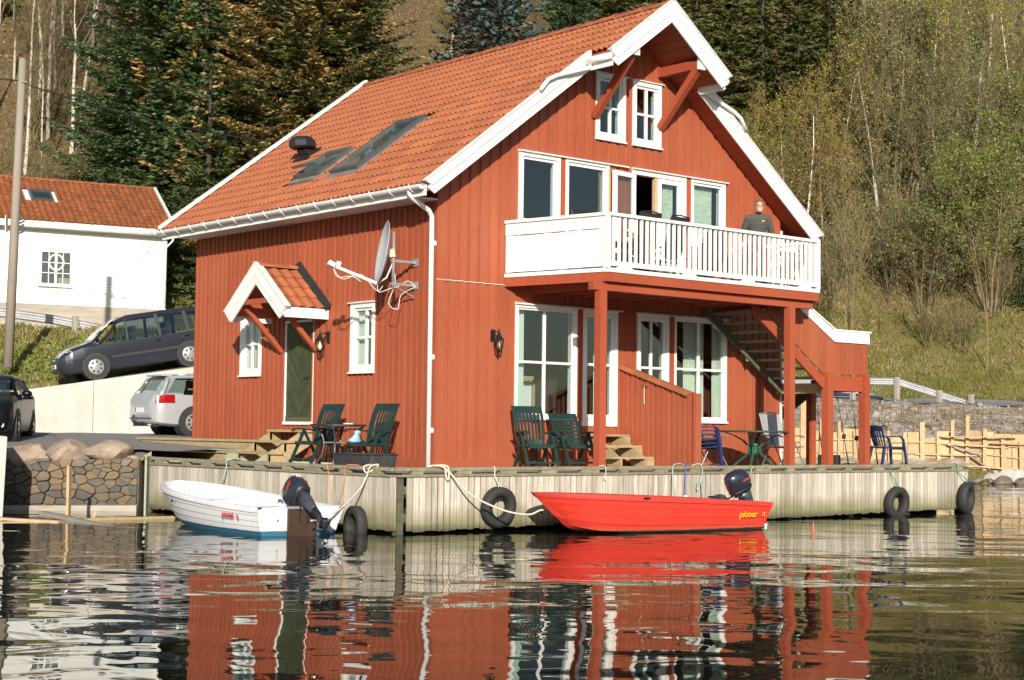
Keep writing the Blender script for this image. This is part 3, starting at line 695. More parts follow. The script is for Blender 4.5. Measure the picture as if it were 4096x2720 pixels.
# skylights and vent
SKM=M('skylight_flashing',(.16,.165,.165),.45,.2,4,metal=.6); 
def slope_T(x0,y0):
    o=Vector((x0,y0,roofz(x0)+.0)); ey=Vector((.8,0,.6)); ez=Vector((-.6,0,.8)); ex=Vector((0,1,0))
    return lambda a,b,c: o+ex*a+ey*b+ez*c
def sbox(mb,T,a0,a1,b0,b1,c0,c1): return mb.hexa([T(a0,b0,c0),T(a1,b0,c0),T(a1,b1,c0),T(a0,b1,c0),T(a0,b0,c1),T(a1,b0,c1),T(a1,b1,c1),T(a0,b1,c1)])
LEAD=M('grey_lead_sheet',(.25,.245,.22),.6,.3,3,metal=.3)
for j,(xa,xb,ya,yb) in enumerate(SKY):
    T=slope_T(xa,ya); W_=yb-ya; L_=(xb-xa)/.8
    mb=MB(); sbox(mb,T,0,W_,0,L_,-.06,.012); base_=ob('skylight',mb,LEAD,roof)
    mb=MB(); f0,f1=.16,L_-.03
    for q in((.06,.15,f0,f1),(W_-.15,W_-.06,f0,f1),(.15,W_-.15,f0,f0+.1),(.15,W_-.15,f1-.16,f1)): sbox(mb,T,q[0],q[1],q[2],q[3],.0,.085)
    ob('frame',mb,SKM,base_)
    mb=MB()
    if j==0: sbox(mb,T,.15,W_-.15,f0+.1,f1-.16,.04,.05)
    else:
        sbox(mb,T,.15,W_-.15,f0+.1,f1-.16,.02,.03)
    ob('pane',mb,MT['glass'],base_)
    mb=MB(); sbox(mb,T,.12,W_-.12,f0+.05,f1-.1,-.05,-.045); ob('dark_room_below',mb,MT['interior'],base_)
    if j==1:   # tilted open sash
        hinge=T(0,(f0+f1)/2+.05,.09); ey=Vector((.8,0,.6)); ez=Vector((-.6,0,.8)); ang=R(-14)
        ey2=ey*math.cos(ang)-ez*math.sin(ang)*-1; ez2=ez*math.cos(ang)-ey*math.sin(ang)
        T2=lambda a,b,c: hinge+Vector((0,1,0))*a+ey2*b+ez2*c
        mb=MB(); h=.5
        for q in((.07,.14,-h,h),(W_-.14,W_-.07,-h,h),(.14,W_-.14,-h,-h+.08),(.14,W_-.14,h-.08,h)): sbox(mb,T2,q[0],q[1],q[2],q[3],.0,.05)
        ob('open_sash',mb,SKM,base_); mb=MB(); sbox(mb,T2,.14,W_-.14,-h+.08,h-.08,.015,.025); ob('pane',mb,MT['glass'],base_)
VB=MT['black']; T=slope_T(1.45,6.15)
mb=MB(); sbox(mb,T,-.02,.52,-.28,.22,.03,.05); sbox(mb,T,.08,.42,-.12,.14,.05,.2); vent=ob('roof_vent',mb,VB,roof)
c=T(.25,.0,.30); mb=MB(); rings=[]
for z,s in((-.12,.28),(-.09,.33),(.03,.33),(.12,.24),(.14,.1)):
    rings.append([c+Vector((math.cos(a)*s*.85,math.sin(a)*s,z)) for a in [2*math.pi*(k+.5)/8 for k in range(8)]])
mb.loft(rings); ob('vent_hood',mb,VB,vent)
# ---- porch roof over the side door
PX=-1.0; PY,PZ=4.37,3.75; slope=.80
porch=MB()
for sg in(-1,1):
    porch.hexa([(PX+.03,PY,PZ-.14),(0,PY,PZ-.14),(0,PY+sg*.99,PZ-.14-.99*slope),(PX+.03,PY+sg*.99,PZ-.14-.99*slope),(PX+.03,PY,PZ-.05),(0,PY,PZ-.05),(0,PY+sg*.99,PZ-.05-.99*slope),(PX+.03,PY+sg*.99,PZ-.05-.99*slope)])
porch=ob('porch_roof',porch,MT['red_beam'],house)
sl=Vector((0,-1,-slope)).normalized(); PL=1.02/ math.cos(math.atan(slope))
pt=tile_mb(.245,.40,8,.04,1).mesh('porch_tile'); pt.materials.append(MT['tile'])
for sg in(-1,1):
    ey=Vector((0,-sg,slope)).normalized(); ez=Vector((0,sg*slope,1)).normalized(); ex=ey.cross(ez)
    for r_ in range(4):
        for c_ in range(4):
            st=(3-r_); m=Matrix.Identity(4); low=Vector((0,PY+sg*1.02,PZ-.045-1.02*slope))+ey*(r_*.325)
            x=-.965+c_*.245+(0 if ex.x>0 else .245)
            for i in range(3): m[i][0]=ex[i];m[i][1]=ey[i];m[i][2]=ez[i]
            m[0][3],m[1][3],m[2][3]=x,low.y,low.z
            link('roof_tile',pt,None,porch,m)
for k in range(3):
    mb=half_round(.36,.10,.09); mb.xf(Matrix.Translation((-1.0+k*.33,PY,PZ-.02))@Matrix.Rotation(-math.pi/2,4,'Z')); ob('ridge_tile',mb,MT['tile'],porch)
for sg in(-1,1):
    Y=lambda d:PY+sg*d
    for lo,hi,th,e in((-.36,-.17,.03,1.02),(-.20,.05,.05,1.12)):
        mb=MB(); mb.prism([(PX,Y(0),PZ+lo),(PX,Y(e-.14),PZ+lo-(e-.14)*slope),(PX,Y(e),PZ+hi-e*slope),(PX,Y(0),PZ+hi)],(-th,0,0)); ob('barge_board',mb,MT['white'],porch)
    mb=MB(); mb.beam((PX-.0,Y(0),PZ+.06),(PX-.0,Y(1.13),PZ+.06-1.13*slope),.13,.02,(0,0,1)); ob('barge_cap',mb,MT['white_old'],porch)
    mb=MB(); mb.box(PX+.005,-.03,min(Y(.99),Y(1.04)),max(Y(.99),Y(1.04)),PZ-.24-1.0*slope,PZ-.05-1.0*slope); ob('fascia',mb,MT['white'],porch)
    bb=PY+sg*.62
    mb=MB(); mb.box(-.95,-.03,bb-.05,bb+.05,PZ-.16-.62*slope-.12,PZ-.16-.62*slope); ob('porch_beam',mb,MT['red_beam'],house)
    mb=MB(); mb.beam((-.03,bb,2.14),(-.85,bb,PZ-.3-.62*slope),.085,.085,(0,1,0)); ob('brace',mb,MT['red_beam'],house)
FL=M('black_bitumen_flashing',(.012,.012,.013),.8,.4,30,bmp=.6)
mb=MB(); mb.hexa([(-.16,PY,PZ+.05),(-.035,PY,PZ+.10),(-.035,PY-1.12,PZ+.10-1.12*slope),(-.16,PY-1.12,PZ+.03-1.12*slope),(-.16,PY,PZ+.06),(-.03,PY,PZ+.16),(-.03,PY-1.12,PZ+.14-1.12*slope),(-.16,PY-1.12,PZ+.05-1.12*slope)]); ob('flashing',mb,FL,porch)
mb=MB(); mb.box(PX+.02,PX+.06,PY-.6,PY+.6,PZ-.74,PZ-.64); ob('tie_beam',mb,MT['red_beam'],porch)
# ---- balcony
BZ=3.42; BL=[(1.56,0.0),(2.02,-2.2),(7.72,-2.2),(7.72,0.0)]
bal=MB(); bal.prism([(x,y,BZ-.10) for x,y in((1.60,-.03),(2.05,-2.15),(7.68,-2.15),(7.68,-.03))],(0,0,.06)); bal=ob('balcony',bal,MT['red_beam'],house)
for k in range(15):
    y0=-2.14+k*.141; x0=1.60+(-.03-y0)*(.45/2.12)+.01
    mb=MB(); mb.box(x0,7.67,y0,y0+.134,BZ-.039,BZ-.01); ob('floor_plank',mb,MT['deckwood'],bal)
def strip(p0,p1,z0,z1,th,mat,name,out):
    p0=Vector((*p0,0));p1=Vector((*p1,0));d=(p1-p0).normalized();n_=Vector((d.y,-d.x,0))
    mb=MB(); q=[p0,p1,p1+n_*th,p0+n_*th]
    mb.hexa([Vector((v.x,v.y,z0)) for v in q]+[Vector((v.x,v.y,z1)) for v in q]); return ob(name,mb,mat,bal)
for i in range(3):
    p0,p1=BL[i],BL[i+1]
    if i==0: p0=(p0[0],p0[1]-.03)
    strip(p0,p1,3.24,3.402,.035,MT['red_beam'],'fascia',0); strip(p0,p1,3.404,3.475,.055,MT['white_old'],'edge_board',0)
strip((1.56,-.03),(2.02,-2.2),4.17,4.385,.03,MT['white'],'rail_board',0)
for a,b in zip(BL,BL[1:]):
    mb=MB(); mb.beam((a[0],a[1]-(.03 if a==BL[0] else 0),4.415),(b[0],b[1],4.415),.13,.055); ob('handrail',mb,MT['white'],bal)
d=Vector((.46,-2.17)); 
for k in range(13):
    t0,t1=k/13+.002,(k+1)/13-.003; strip((1.56+d.x*t0,-.03+d.y*t0),(1.56+d.x*t1,-.03+d.y*t1),3.50+random.uniform(-.006,.006),4.155+random.uniform(-.008,.008),.02+random.uniform(0,.004),MT['white'],'side_board',0)
for (x,y) in((2.02,-2.2),(7.70,-2.2),(7.70,-.1)):
    mb=MB(); mb.box(x-.045,x+.045,y-.045,y+.045,3.476,4.388); ob('rail_post',mb,MT['white'],bal)
x=2.16; k=0
while x<7.62:
    wd=.028 if k%8!=7 else .045
    mb=MB(); mb.box(x-wd,x+wd,-2.225,-2.19,3.56,4.385); ob('baluster',mb,MT['white'],bal); x+=.1365; k+=1
for k in range(14):
    y=-2.06+k*.1365; mb=MB(); mb.box(7.69,7.725,y-.028,y+.028,3.56,4.385); ob('baluster',mb,MT['white'],bal)
mb=MB(); mb.box(2.06,7.66,-2.245,-2.226,3.515,3.60); ob('bottom_rail',mb,MT['white'],bal)
mb=MB(); mb.box(7.726,7.745,-2.15,-.04,3.515,3.60); ob('bottom_rail',mb,MT['white'],bal)
for x in(2.42,4.05,5.65,7.3):
    mb=MB(); mb.prism([(x-.20,-2.20,3.478),(x+.20,-2.20,3.478),(x+.13,-2.20,3.545),(x-.13,-2.20,3.545)],(0,-.035,0)); ob('corbel',mb,MT['white_old'],bal)
mb=MB(); mb.box(1.78,7.66,-2.13,-1.99,3.09,3.235); ob('main_beam',mb,MT['red_beam'],bal)
for k in range(11):
    x=2.2+k*.53; mb=MB(); mb.box(x-.03,x+.03,-1.985,-.03,3.15,3.315); ob('joist',mb,MT['red_beam'],bal)
for x in(1.96,6.98):
    mb=MB(); mb.box(x-.075,x+.075,-2.19,-2.04,DZ-.10,3.089); mb.box(x+.078,x+.10,-2.17,-2.06,DZ,3.06); ob('post',mb,MT['red_beam'],house)
# ---- outside stairs on the right
st=MB()
def stringer(y,t): 
    mb=MB(); mb.prism([(6.55,y,3.24),(8.86,y,1.70),(8.86,y,1.46),(6.55,y,3.0)],(0,t,0)); return mb
stairs=ob('outside_stairs',stringer(-1.56,.05),MT['red_beam'],house); stairs['label']='outside stairs with open treads and a red boarded side'
ob('stringer',stringer(-.34,.05),MT['darkwood'],stairs)
for k in range(8):
    x=6.85+k*.265; z=3.05-k*.1765; mb=MB(); mb.box(x-.13,x+.14,-1.505,-.345,z-.045,z); ob('tread',mb,MT['mosswood'],stairs)
mb=MB(); mb.box(8.88,10.08,-1.52,-.15,1.62,1.68); mb.box(8.88,8.93,-1.5,-.15,1.48,1.615); ob('landing',mb,MT['stepwood'],stairs)
for x,y,s in((8.80,-1.58,.17),(10.0,-1.58,.17),(10.1,-.1,.15)):
    mb=MB(); mb.box(x-s/2,x+s/2,y-s/2,y+s/2,DZ,1.90 if y<-1 else 1.6); ob('stair_post',mb,MT['red_beam'],stairs)
mb=MB(); mb.box(8.89,9.91,-1.60,-1.55,1.53,1.835); ob('landing_beam',mb,MT['red_beam'],stairs)
mb=MB(); mb.box(9.99,10.05,-1.48,-.18,1.53,1.80); ob('landing_beam',mb,MT['red_beam'],stairs)
x=7.0
def cap_z(x): return 3.52-(x-7.66)*.55 if x<9.06 else 2.74
while x<10.17:
    x1=min(x+.142,10.18); 
    zt0,zt1=min(cap_z(x),3.23 if x<8.2 else 9),min(cap_z(x1),3.23 if x<8.2 else 9)
    zb0,zb1=max(1.87,3.28-(x-6.55)*.6667+.03),max(1.87,3.28-(x1-6.55)*.6667+.03)
    if zt0>zb0:
        mb=MB(); mb.hexa([(x,-1.53,zb0),(x1-.006,-1.53,zb1),(x1-.006,-1.50,zb1),(x,-1.50,zb0),(x,-1.53,zt0),(x1-.006,-1.53,zt1),(x1-.006,-1.50,zt1),(x,-1.50,zt0)]); ob('board',mb,MT['red'],stairs)
    x+=.142
mb=MB(); mb.prism([(7.80,-1.535,3.235),(8.13,-1.535,3.235),(9.06,-1.535,2.755),(9.06,-1.535,2.53)],(0,-.03,0)); ob('cap_board',mb,MT['white'],stairs)
mb=MB(); mb.box(9.061,10.2,-1.565,-1.535,2.53,2.755); ob('cap_board',mb,MT['white'],stairs)
mb=MB(); mb.beam((8.12,-1.52,3.26),(9.06,-1.52,2.785),.13,.03); ob('cap_rail',mb,MT['white'],stairs)
mb=MB(); mb.box(9.04,10.25,-1.585,-1.455,2.757,2.79); ob('cap_rail',mb,MT['white'],stairs)
for xx in(9.32,10.0):
    mb=MB(); mb.prism([(xx,-.12,1.68),(xx,2.4,.1),(xx,2.4,-.14),(xx,-.12,1.44)],(.05,0,0)); ob('stringer',mb,MT['darkwood'],stairs)
for k in range(8):
    y=.08+k*.29; z=1.5-k*.182; mb=MB(); mb.box(9.372,9.998,y-.13,y+.13,z-.04,z); ob('tread',mb,MT['darkwood'],stairs)
# ---- partition between the two entrances
part=MB(); part.prism([(4.50,-.03,DZ),(4.50,-1.95,DZ),(4.50,-1.95,1.36),(4.50,-.03,1.94)],(.06,0,0)); part=ob('entrance_partition',part,MT['red_beam'],house)
PT=lambda a,d,z:(4.50-d,-a,z)
clad(PT,part,.03,1.96,lambda y:DZ+.01,lambda y:1.95-(y-.03)*.302,[],.135,.085,MT['red'],(),.018)
mb=MB(); mb.box(4.455,4.605,-2.03,-1.955,DZ,1.36); ob('end_post',mb,MT['red'],part)
for k in range(6):
    l=.365; y0=-.02-(5-k)*.355-.02; mb=half_round(.40,.105,.095)
    ang=math.atan(.302); zz=1.955+(y0+.03)*.302-.11
    mb.xf(Matrix.Translation((4.53,y0-.02,zz))@Matrix.Rotation(ang,4,'X')); ob('cap_tile',mb,MT['tile'],part)
mb=MB(); mb.box(4.44,4.478,-.80,-.66,1.50,1.58); ob('latch_block',mb,MT['red_beam'],part)
mb=MB(); mb.tube([(4.45,-.7,1.5),(4.45,-.695,1.3),(4.45,-.705,1.16)],.008,5); ob('latch_cord',mb,MT['rope'],part)
# ---- entrance steps
def steps(label,treads,name='entrance_steps',mat='stepwood',loc=(0,0,0)):
    r_=root(name,label,'steps',loc)
    for t in treads:
        mb=MB(); mb.box(*t); ob('tread',mb,MT[mat],r_)
    return r_
es=steps('weathered wooden steps up to the glazed door beside the red partition',[(3.42,4.47,-.31+i*-.32,-.04+i*-.32,.55-i*.205,.59-i*.205) for i in range(3)],loc=(3.9,-.5,DZ))
for xx in(3.6,4.25):
    mb=MB(); mb.prism([(xx,-.04,.545),(xx,-.31,.545),(xx,-.95,.135),(xx,-.95,DZ),(xx,-.70,DZ),(xx,-.04,.32)],(.05,0,0)); ob('stringer',mb,MT['stepwood'],es)
for i in range(3):
    mb=MB(); mb.box(4.30,4.46,-.33-i*.32,-.29-i*.32,DZ if i==2 else .59-i*.205-.2,.545-i*.205); ob('riser_block',mb,MT['stepwood'],es)
es2=steps('weathered wooden steps at the glazed door behind the stacked blue chairs',[(4.68,5.75,-.31+i*-.32,-.04+i*-.32,.55-i*.205,.59-i*.205) for i in range(3)],loc=(5.2,-.5,DZ))
for xx in(4.72,5.6):
    mb=MB(); mb.prism([(xx,-.04,.545),(xx,-.31,.545),(xx,-.95,.135),(xx,-.95,DZ),(xx,-.70,DZ),(xx,-.04,.32)],(.05,0,0)); ob('stringer',mb,MT['stepwood'],es2)
ss=root('side_steps','wide yellowed timber steps in front of the green side door','steps',(-.6,6.2,DZ))
for x0,x1,y0,y1,z in((-.35,-.05,3.72,4.95,.60),(-.70,-.38,3.72,9.75,.395),(-1.05,-.73,3.72,8.6,.175)):
    for a,b in((x0,(x0+x1)/2-.006),((x0+x1)/2+.006,x1)):
        mb=MB(); mb.box(a,b,y0,y1,z-.045,z); ob('tread',mb,MT['stepwood'],ss)
mb=MB(); mb.box(-.66,-.63,4.95,9.6,.19,.345); ob('riser_board',mb,MT['stepwood'],ss)
mb=MB(); mb.box(-1.0,-.97,5.4,8.45,DZ,.125); ob('riser_board',mb,MT['stepwood'],ss)
for y in(3.78,4.86):
    mb=MB(); mb.prism([(-.05,y,.55),(-.33,y,.55),(-1.02,y,.12),(-1.02,y,DZ),(-.7,y,DZ),(-.05,y,.33)],(0,.045,0)); ob('stringer',mb,MT['stepwood'],ss)
    mb=MB(); mb.box(-.33,-.28,y,y+.04,.4,.55); mb.box(-.68,-.63,y,y+.04,.18,.345); mb.box(-1.03,-.98,y,y+.04,DZ,.125); ob('support_block',mb,MT['stepwood'],ss)
# telephone cable stapled along the front wall
mb=MB(); mb.tube([(-.03+.08*k,-.034,3.27+.006*math.sin(k*2.1)) for k in range(21)],.007,5); ob('wall_cable',mb,MT['white_old'],house)
# ================================================================ dock
KY,KX=-2.43,-2.57; DXR=12.45; DYL=5.5
dock=root('dock','weathered grey timber dock with vertical boarded sides above the water','dock',(5,-2.4,WZ))
rd=random.Random(21)
mb=MB(); mb.box(.0,9.2,-.0,.05,DZ-.15,DZ); 
# deck planks run along the front edge, then along the left side
for k in range(20):
    y0=-2.30+k*.118
    if y0+.112>.02: break
    mb=MB(); mb.box(KX+.2,DXR-.1,y0,y0+.111,DZ-.045+rd.uniform(-.002,.002),DZ+rd.uniform(-.003,.003)); ob('deck_plank',mb,MT['deckwood'],dock)
for k in range(21):
    x0=KX+.14+k*.118
    if x0+.112>-.02: break
    mb=MB(); mb.box(x0,x0+.111,.06,DYL,DZ-.045,DZ+rd.uniform(-.003,.003)); ob('deck_plank',mb,MT['deckwood'],dock)
for k in range(8):
    x0=HW+.03+k*.4
    mb=MB(); mb.box(x0,x0+.385,-.0,1.6,DZ-.045,DZ+rd.uniform(-.003,.003)); ob('deck_plank',mb,MT['deckwood'],dock)
# front boards
x=KX+.20; bw=.1215
while x<DXR-.08:
    w_=bw-rd.uniform(.016,.028); lo=WZ+.045+rd.uniform(0,.03)+.02*math.sin(x*.7)
    mb=MB(); t=rd.uniform(.02,.026); mb.hexa([(x,KY+.0+rd.uniform(-.003,.003),lo),(x+w_,KY,lo+rd.uniform(-.01,.01)),(x+w_,KY+t,lo),(x,KY+t,lo),(x+rd.uniform(-.002,.002),KY,-.096),(x+w_,KY,-.096),(x+w_,KY+t,-.096),(x,KY+t,-.096)])
    ob('side_board',mb,MT['dockwood'],dock); x+=bw
y=KY+.05
while y<DYL-.05:
    w_=bw-rd.uniform(.006,.012); lo=WZ+.035+rd.uniform(0,.03)
    mb=MB(); t=rd.uniform(.02,.026); mb.hexa([(KX,y,lo),(KX+t,y,lo),(KX+t,y+w_,lo),(KX,y+w_,lo),(KX,y,-.096),(KX+t,y,-.096),(KX+t,y+w_,-.096),(KX,y+w_,-.096)])
    ob('side_board',mb,MT['dockwood'],dock); y+=bw
# walers, piles
for z in(-.3,-.72):
    mb=MB(); mb.box(KX+.13,DXR-.06,KY+.032,KY+.12,z-.06,z+.06); ob('waler',mb,MT['darkwood'],dock)
    mb=MB(); mb.box(KX+.032,KX+.12,KY+.13,DYL,z-.06,z+.06); ob('waler',mb,MT['darkwood'],dock)
for x in list(np.arange(-2.40,12.5,1.85)):
    mb=MB(); mb.lathe([(.085,-1.9),(.085,-.1)],10,(float(x),KY+.22,0)); ob('pile',mb,MT['darkwood'],dock)
for y in(0.2,2.4,4.6):
    mb=MB(); mb.lathe([(.085,-1.9),(.085,-.1)],10,(KX+.22,y,0)); ob('pile',mb,MT['darkwood'],dock)
mb=MB(); mb.box(KX+.035,KX+.15,KY+.025,KY+.14,-1.9,-.1); ob('corner_pile',mb,MT['darkwood'],dock)
DARK=M('underdock_shade',(.02,.02,.018),.95,.2,3)  # near-black: the shade under the dock is put into this colour
mb=MB(); mb.box(KX+.35,DXR-.3,KY+.6,KY+.7,-1.9,-.12); ob('underdock_shade_sheet',mb,DARK,dock)
mb=MB(); mb.box(KX+.22,DXR-.1,KY+.0275,KY+.0295,-.90,-.098); ob('gap_shade_sheet',mb,DARK,dock)  # dark sheet added so the gaps between the boards read as shade
mb=MB(); mb.box(KX+.0275,KX+.0295,KY+.1,DYL-.06,-.90,-.098); ob('gap_shade_sheet',mb,DARK,dock)
mb=MB(); mb.box(KX+.6,KX+.7,KY+.75,DYL,-1.9,-.12); ob('underdock_shade_sheet',mb,DARK,dock)
mb=MB(); mb.box(KX+.06,.0,DYL-.05,DYL+.05,-1.9,-.1); ob('end_fill',mb,DARK,dock)  # dark panel added to close off the bright gap at the dock end
# cap boards, blocks and kerb rails
def edge_run(p0,p1,inn,n,segs):
    p0=Vector(p0);p1=Vector(p1);d=(p1-p0).normalized();L=(p1-p0).length;inn=Vector(inn)
    mb=MB(); mb.beam(p0+inn*.05+Vector((0,0,-.078)),p1+inn*.05+Vector((0,0,-.078)),.16,.032); ob('cap_board',mb,MT['mosswood'],dock)
    cuts=[0]+sorted(rd.uniform(.2,.8)*0+L*(k/segs)+rd.uniform(-.3,.3) for k in range(1,segs))+[L]
    for a,b in zip(cuts,cuts[1:]):
        jz=rd.uniform(-.006,.006); mb=MB(); mb.beam(p0+d*(a+.004)+inn*.055+Vector((0,0,.022+jz)),p0+d*(b-.004)+inn*.055+Vector((0,0,.022-jz)),.10,.056); ob('kerb_rail',mb,MT['mosswood'],dock,bevel=.006)
    for k in range(n):
        t=(k+.35)*L/n; mb=MB(); wd=rd.uniform(.16,.42); mb.beam(p0+d*t+inn*.055+Vector((0,0,-.034)),p0+d*min(L-.01,t+wd)+inn*.055+Vector((0,0,-.034)),.095,.052); ob('kerb_block',mb,MT['mosswood'],dock)
edge_run((KX+.0,KY,0),(DXR,KY,0),(0,1,0),17,6)
edge_run((KX,KY+.14,0),(KX,DYL,0),(1,0,0),9,3)
mb=MB(); mb.box(KX-.02,KX+.1,DYL,DYL+.09,-1.0,.06); ob('end_post',mb,MT['darkwood'],dock)
# ---- tyres hung as fenders
def tyre_mb(R0=.31,r=.095,wd=.17):
    mb=MB(); rings=[]; n=28
    prof=[(R0-.145,-.055),(R0-.09,-.085),(R0-.02,-.085),(R0+.005,-.06),(R0+.008,.06),(R0-.02,.085),(R0-.09,.085),(R0-.145,.055),(R0-.13,.0)]
    for k in range(n):
        a=2*math.pi*k/n; rings.append([Vector((q[0]*math.cos(a),q[1],q[0]*math.sin(a))) for q in prof])
    rings.append(rings[0]); mb.loft(rings,True,False); return mb
def tyre(label,x,y,z,s=1,rz=0,tilt=0,rope=None,hang=None):
    r_=root('tyre_fender',label,'tyre',(x,y,z),'tyre fenders hung on the dock')
    mb=tyre_mb(.31*s); mb.xf(Matrix.Translation((x,y,z))@Matrix.Rotation(rz,4,'Z')@Matrix.Rotation(tilt,4,'X')); ob('tyre',mb,MT['tyre'],r_,smooth=True)
    if rope:
        t=MB(); t.tube([(hang[0],hang[1],.06),(hang[0],KY-.03,.05),(hang[0],KY-.03,-.1),(x-.01,y,z+.36*s),(x-.05,y-.05,z+.27*s),(x-.02,y-.1,z+.22*s),(x+.03,y-.04,z+.30*s),(x,y,z+.36*s)],.011,5); ob('rope',t,MT[rope],r_,smooth=True)
tyre('worn tyre fender on a rusty chain between the two boats',-.65,KY-.13,-.58,1.02,0,.1,'rope',( -.66,KY+.05))
tyre('tyre fender on thin teal twine under the blue chair',9.78,KY-.13,-.72,1.05,0,.08,'rope_teal',(9.70,KY+.05))
tyre('tyre fender on teal twine at the far end of the dock',12.20,KY-.13,-.66,1.08,R(18),.05,'rope_teal',(12.0,KY+.05))
tyre('black tyre fender squeezed between the white boat and the dock',-2.76,-1.62,-.86,.95,R(80),.0)
# ================================================================ boats
def hull(L,hb,sh,kl,ns=26,nstr=5,lap=.012,th=.035,flat=.42,bowround=False):
    """stations 0 stern .. 1 bow; hb,sh,kl functions of t -> half beam, sheer z, keel z"""
    outer=[];inner=[];rim=[]
    for i in range(ns+1):
        t=i/ns; b,s,k=hb(t),sh(t),kl(t); x=t*L
        rk=.0
        pts=[(0,k)]
        for j in range(nstr):
            for q,o in((j/nstr,1),((j+1)/nstr,0)):
                qq=q; fl=.84-.42*t*t; yy=b*(fl+(1-fl)*qq**.8) if qq>0 else b*fl
                zz=k+ (s-k)*(.12+.88*qq**1.15) if qq>0 else k+(s-k)*.10
                yy=yy+(lap if o and j>0 else 0)*min(1,b*4)
                pts.append((yy,zz))
        outer.append([Vector((x+xo(t,z,s,k,L),y,z)) for y,z in pts])
        pin=[(0,k+.14),(b*.62,k+.15),(max(0,b-th*2.2),s-.03),(max(0,b-th*2.0),s+.012),(max(0,b-th),s+.03),(b+.012,s+.028),(b+.02,s+.005),(b+.014,s-.05)]
        inner.append([Vector((x+xo(t,z,s,k,L)*.97,y,z)) for y,z in pin])
    return outer,inner
def xo(t,z,s,k,L):   # raked stem: lower parts set back towards the stern near the bow, raked transom
    h=(z-k)/max(s-k,.01); 
    return -(1-h)*RAKE[0]*max(0,(t-.55)/.45)**2 + (1-h)*RAKE[1]*max(0,(.15-t)/.15)
RAKE=[.5,.12]
def boat(name,label,mats,bow,ang,L,hb,sh,kl,nstr,parts):
    r_=root(name,label,'boat',bow,None,ang,world=False)
    o,i_=hull(L,hb,sh,kl,26,nstr)
    mb=MB()
    for sgn in(1,-1):
        f=lambda q:[Vector((p.x-L,p.y*sgn,p.z)) for p in q]
        mb.loft([f(q) for q in o],False,False)
    # transom
    q=[Vector((p.x-L,p.y,p.z)) for p in o[0]]; poly=q+[Vector((p.x,-p.y,p.z)) for p in q[::-1]]
    mb.add(poly,[tuple(range(len(poly)))])
    h=ob('hull',mb,mats[0],r_); smooth_angle(h,20)
    mb=MB()
    for sgn in(1,-1): mb.loft([[Vector((p.x-L,p.y*sgn,p.z)) for p in q] for q in i_],False,False)
    q=[Vector((p.x-L+.03,p.y,p.z)) for p in i_[0]]; poly=q[:6]+[Vector((p.x,-p.y,p.z)) for p in q[:6][::-1]]; mb.add(poly,[tuple(range(len(poly)))])
    inn=ob('liner',mb,mats[1],r_); smooth_angle(inn,35)
    return r_
def boat_mat(name,col,low,zl,dirt):
    m,n,p=newmat(name); tc=coords(n,'Object'); s=n.nodes.new('ShaderNodeSeparateXYZ'); n.links.new(tc.outputs[0],s.inputs[0]); nz=noise(n,tc,5,5,.7); f=noise(n,tc,1.7,3,.6)
    out=mix(n,col,tuple(min(1,c*1.1+.03) for c in col),f.outputs[0])
    sc=coords(n,'Object',(1.2,8,14)); sn=noise(n,sc,6,4,.7); out=mix(n,out,tuple(min(1,c*1.1+.14) for c in col),maprange(n,sn.outputs[0],.60,.72,0,dirt))
    add=n.nodes.new('ShaderNodeMath'); add.operation='MULTIPLY_ADD'; n.links.new(nz.outputs[0],add.inputs[0]); add.inputs[1].default_value=.035; n.links.new(s.outputs[2],add.inputs[2])
    out=mix(n,out,mix(n,col,(.40,.34,.20),.5),maprange(n,add.outputs[0],zl+.11,zl+.02,0,.45))
    out=mix(n,out,low,maprange(n,add.outputs[0],zl+.03,zl+.018,0,1))
    n.links.new(out,p.inputs['Base Color']); p.inputs['Roughness'].default_value=.38; bump(n,p,f.outputs[0],.12,.02); return m
WH=boat_mat('white_polyethylene_hull',(.68,.68,.69),(.045,.16,.25),.125,.12); WI=M('white_boat_liner',(.74,.74,.75),.4,.06,3,space='Object')
RDm=boat_mat('red_polyethylene_hull',(.62,.030,.014),(.035,.028,.025),.085,.35); RI=M('red_boat_liner',(.55,.045,.03),.5,.12,4,space='Object',fine=.1)
# white boat: origin at bow keel, x runs towards the stern as negative
ang=math.atan2(4.46,.32)
RAKE[0],RAKE[1]=.42,.10
wb=boat('white_rowing_boat','white plastic boat with blue bottom and a tilted outboard moored by the dock',(WH,WI),(-3.58,2.60,WZ-.06),ang,4.46,
  lambda t:.78*(min(1,.9+t*.35))*max(0,1-max(0,(t-.45)/.55)**2.2)**.5+.012,lambda t:.46+.25*t**1.5,lambda t:.0+.16*max(0,(t-.6)/.4)**2,5,None)
WB=Matrix.Translation((-3.58,2.60,WZ-.06))@Matrix.Rotation(ang,4,'Z')
def bpart(par,name,mb,mat,smooth=False,**k): return ob(name,mb,mat,par,smooth=smooth,**k)
DK=MT['black']
mb=MB(); mb.box(-2.75,-2.42,-.66,.66,.30,.39); mb.box(-2.75,-2.71,-.64,.64,.13,.30); bpart(wb,'thwart',mb,M('dark_thwart',(.03,.032,.035),.5,.3,8))
mb=MB(); mb.box(-4.30,-3.9,-.66,.66,.18,.35); bpart(wb,'stern_bench',mb,WI)
mb=MB(); mb.box(-1.45,-1.0,-.42,.42,.34,.46); bpart(wb,'bow_bench',mb,WI)
mb=MB(); mb.box(-4.50,-4.455,-.235,.235,.03,.455); bpart(wb,'motor_pad',mb,M('brown_motor_pad',(.055,.028,.018),.5,.25,10))
mb=MB(); mb.box(-4.50,-4.37,-.235,.235,.462,.497); bpart(wb,'pad_cap',mb,MT['steel'])
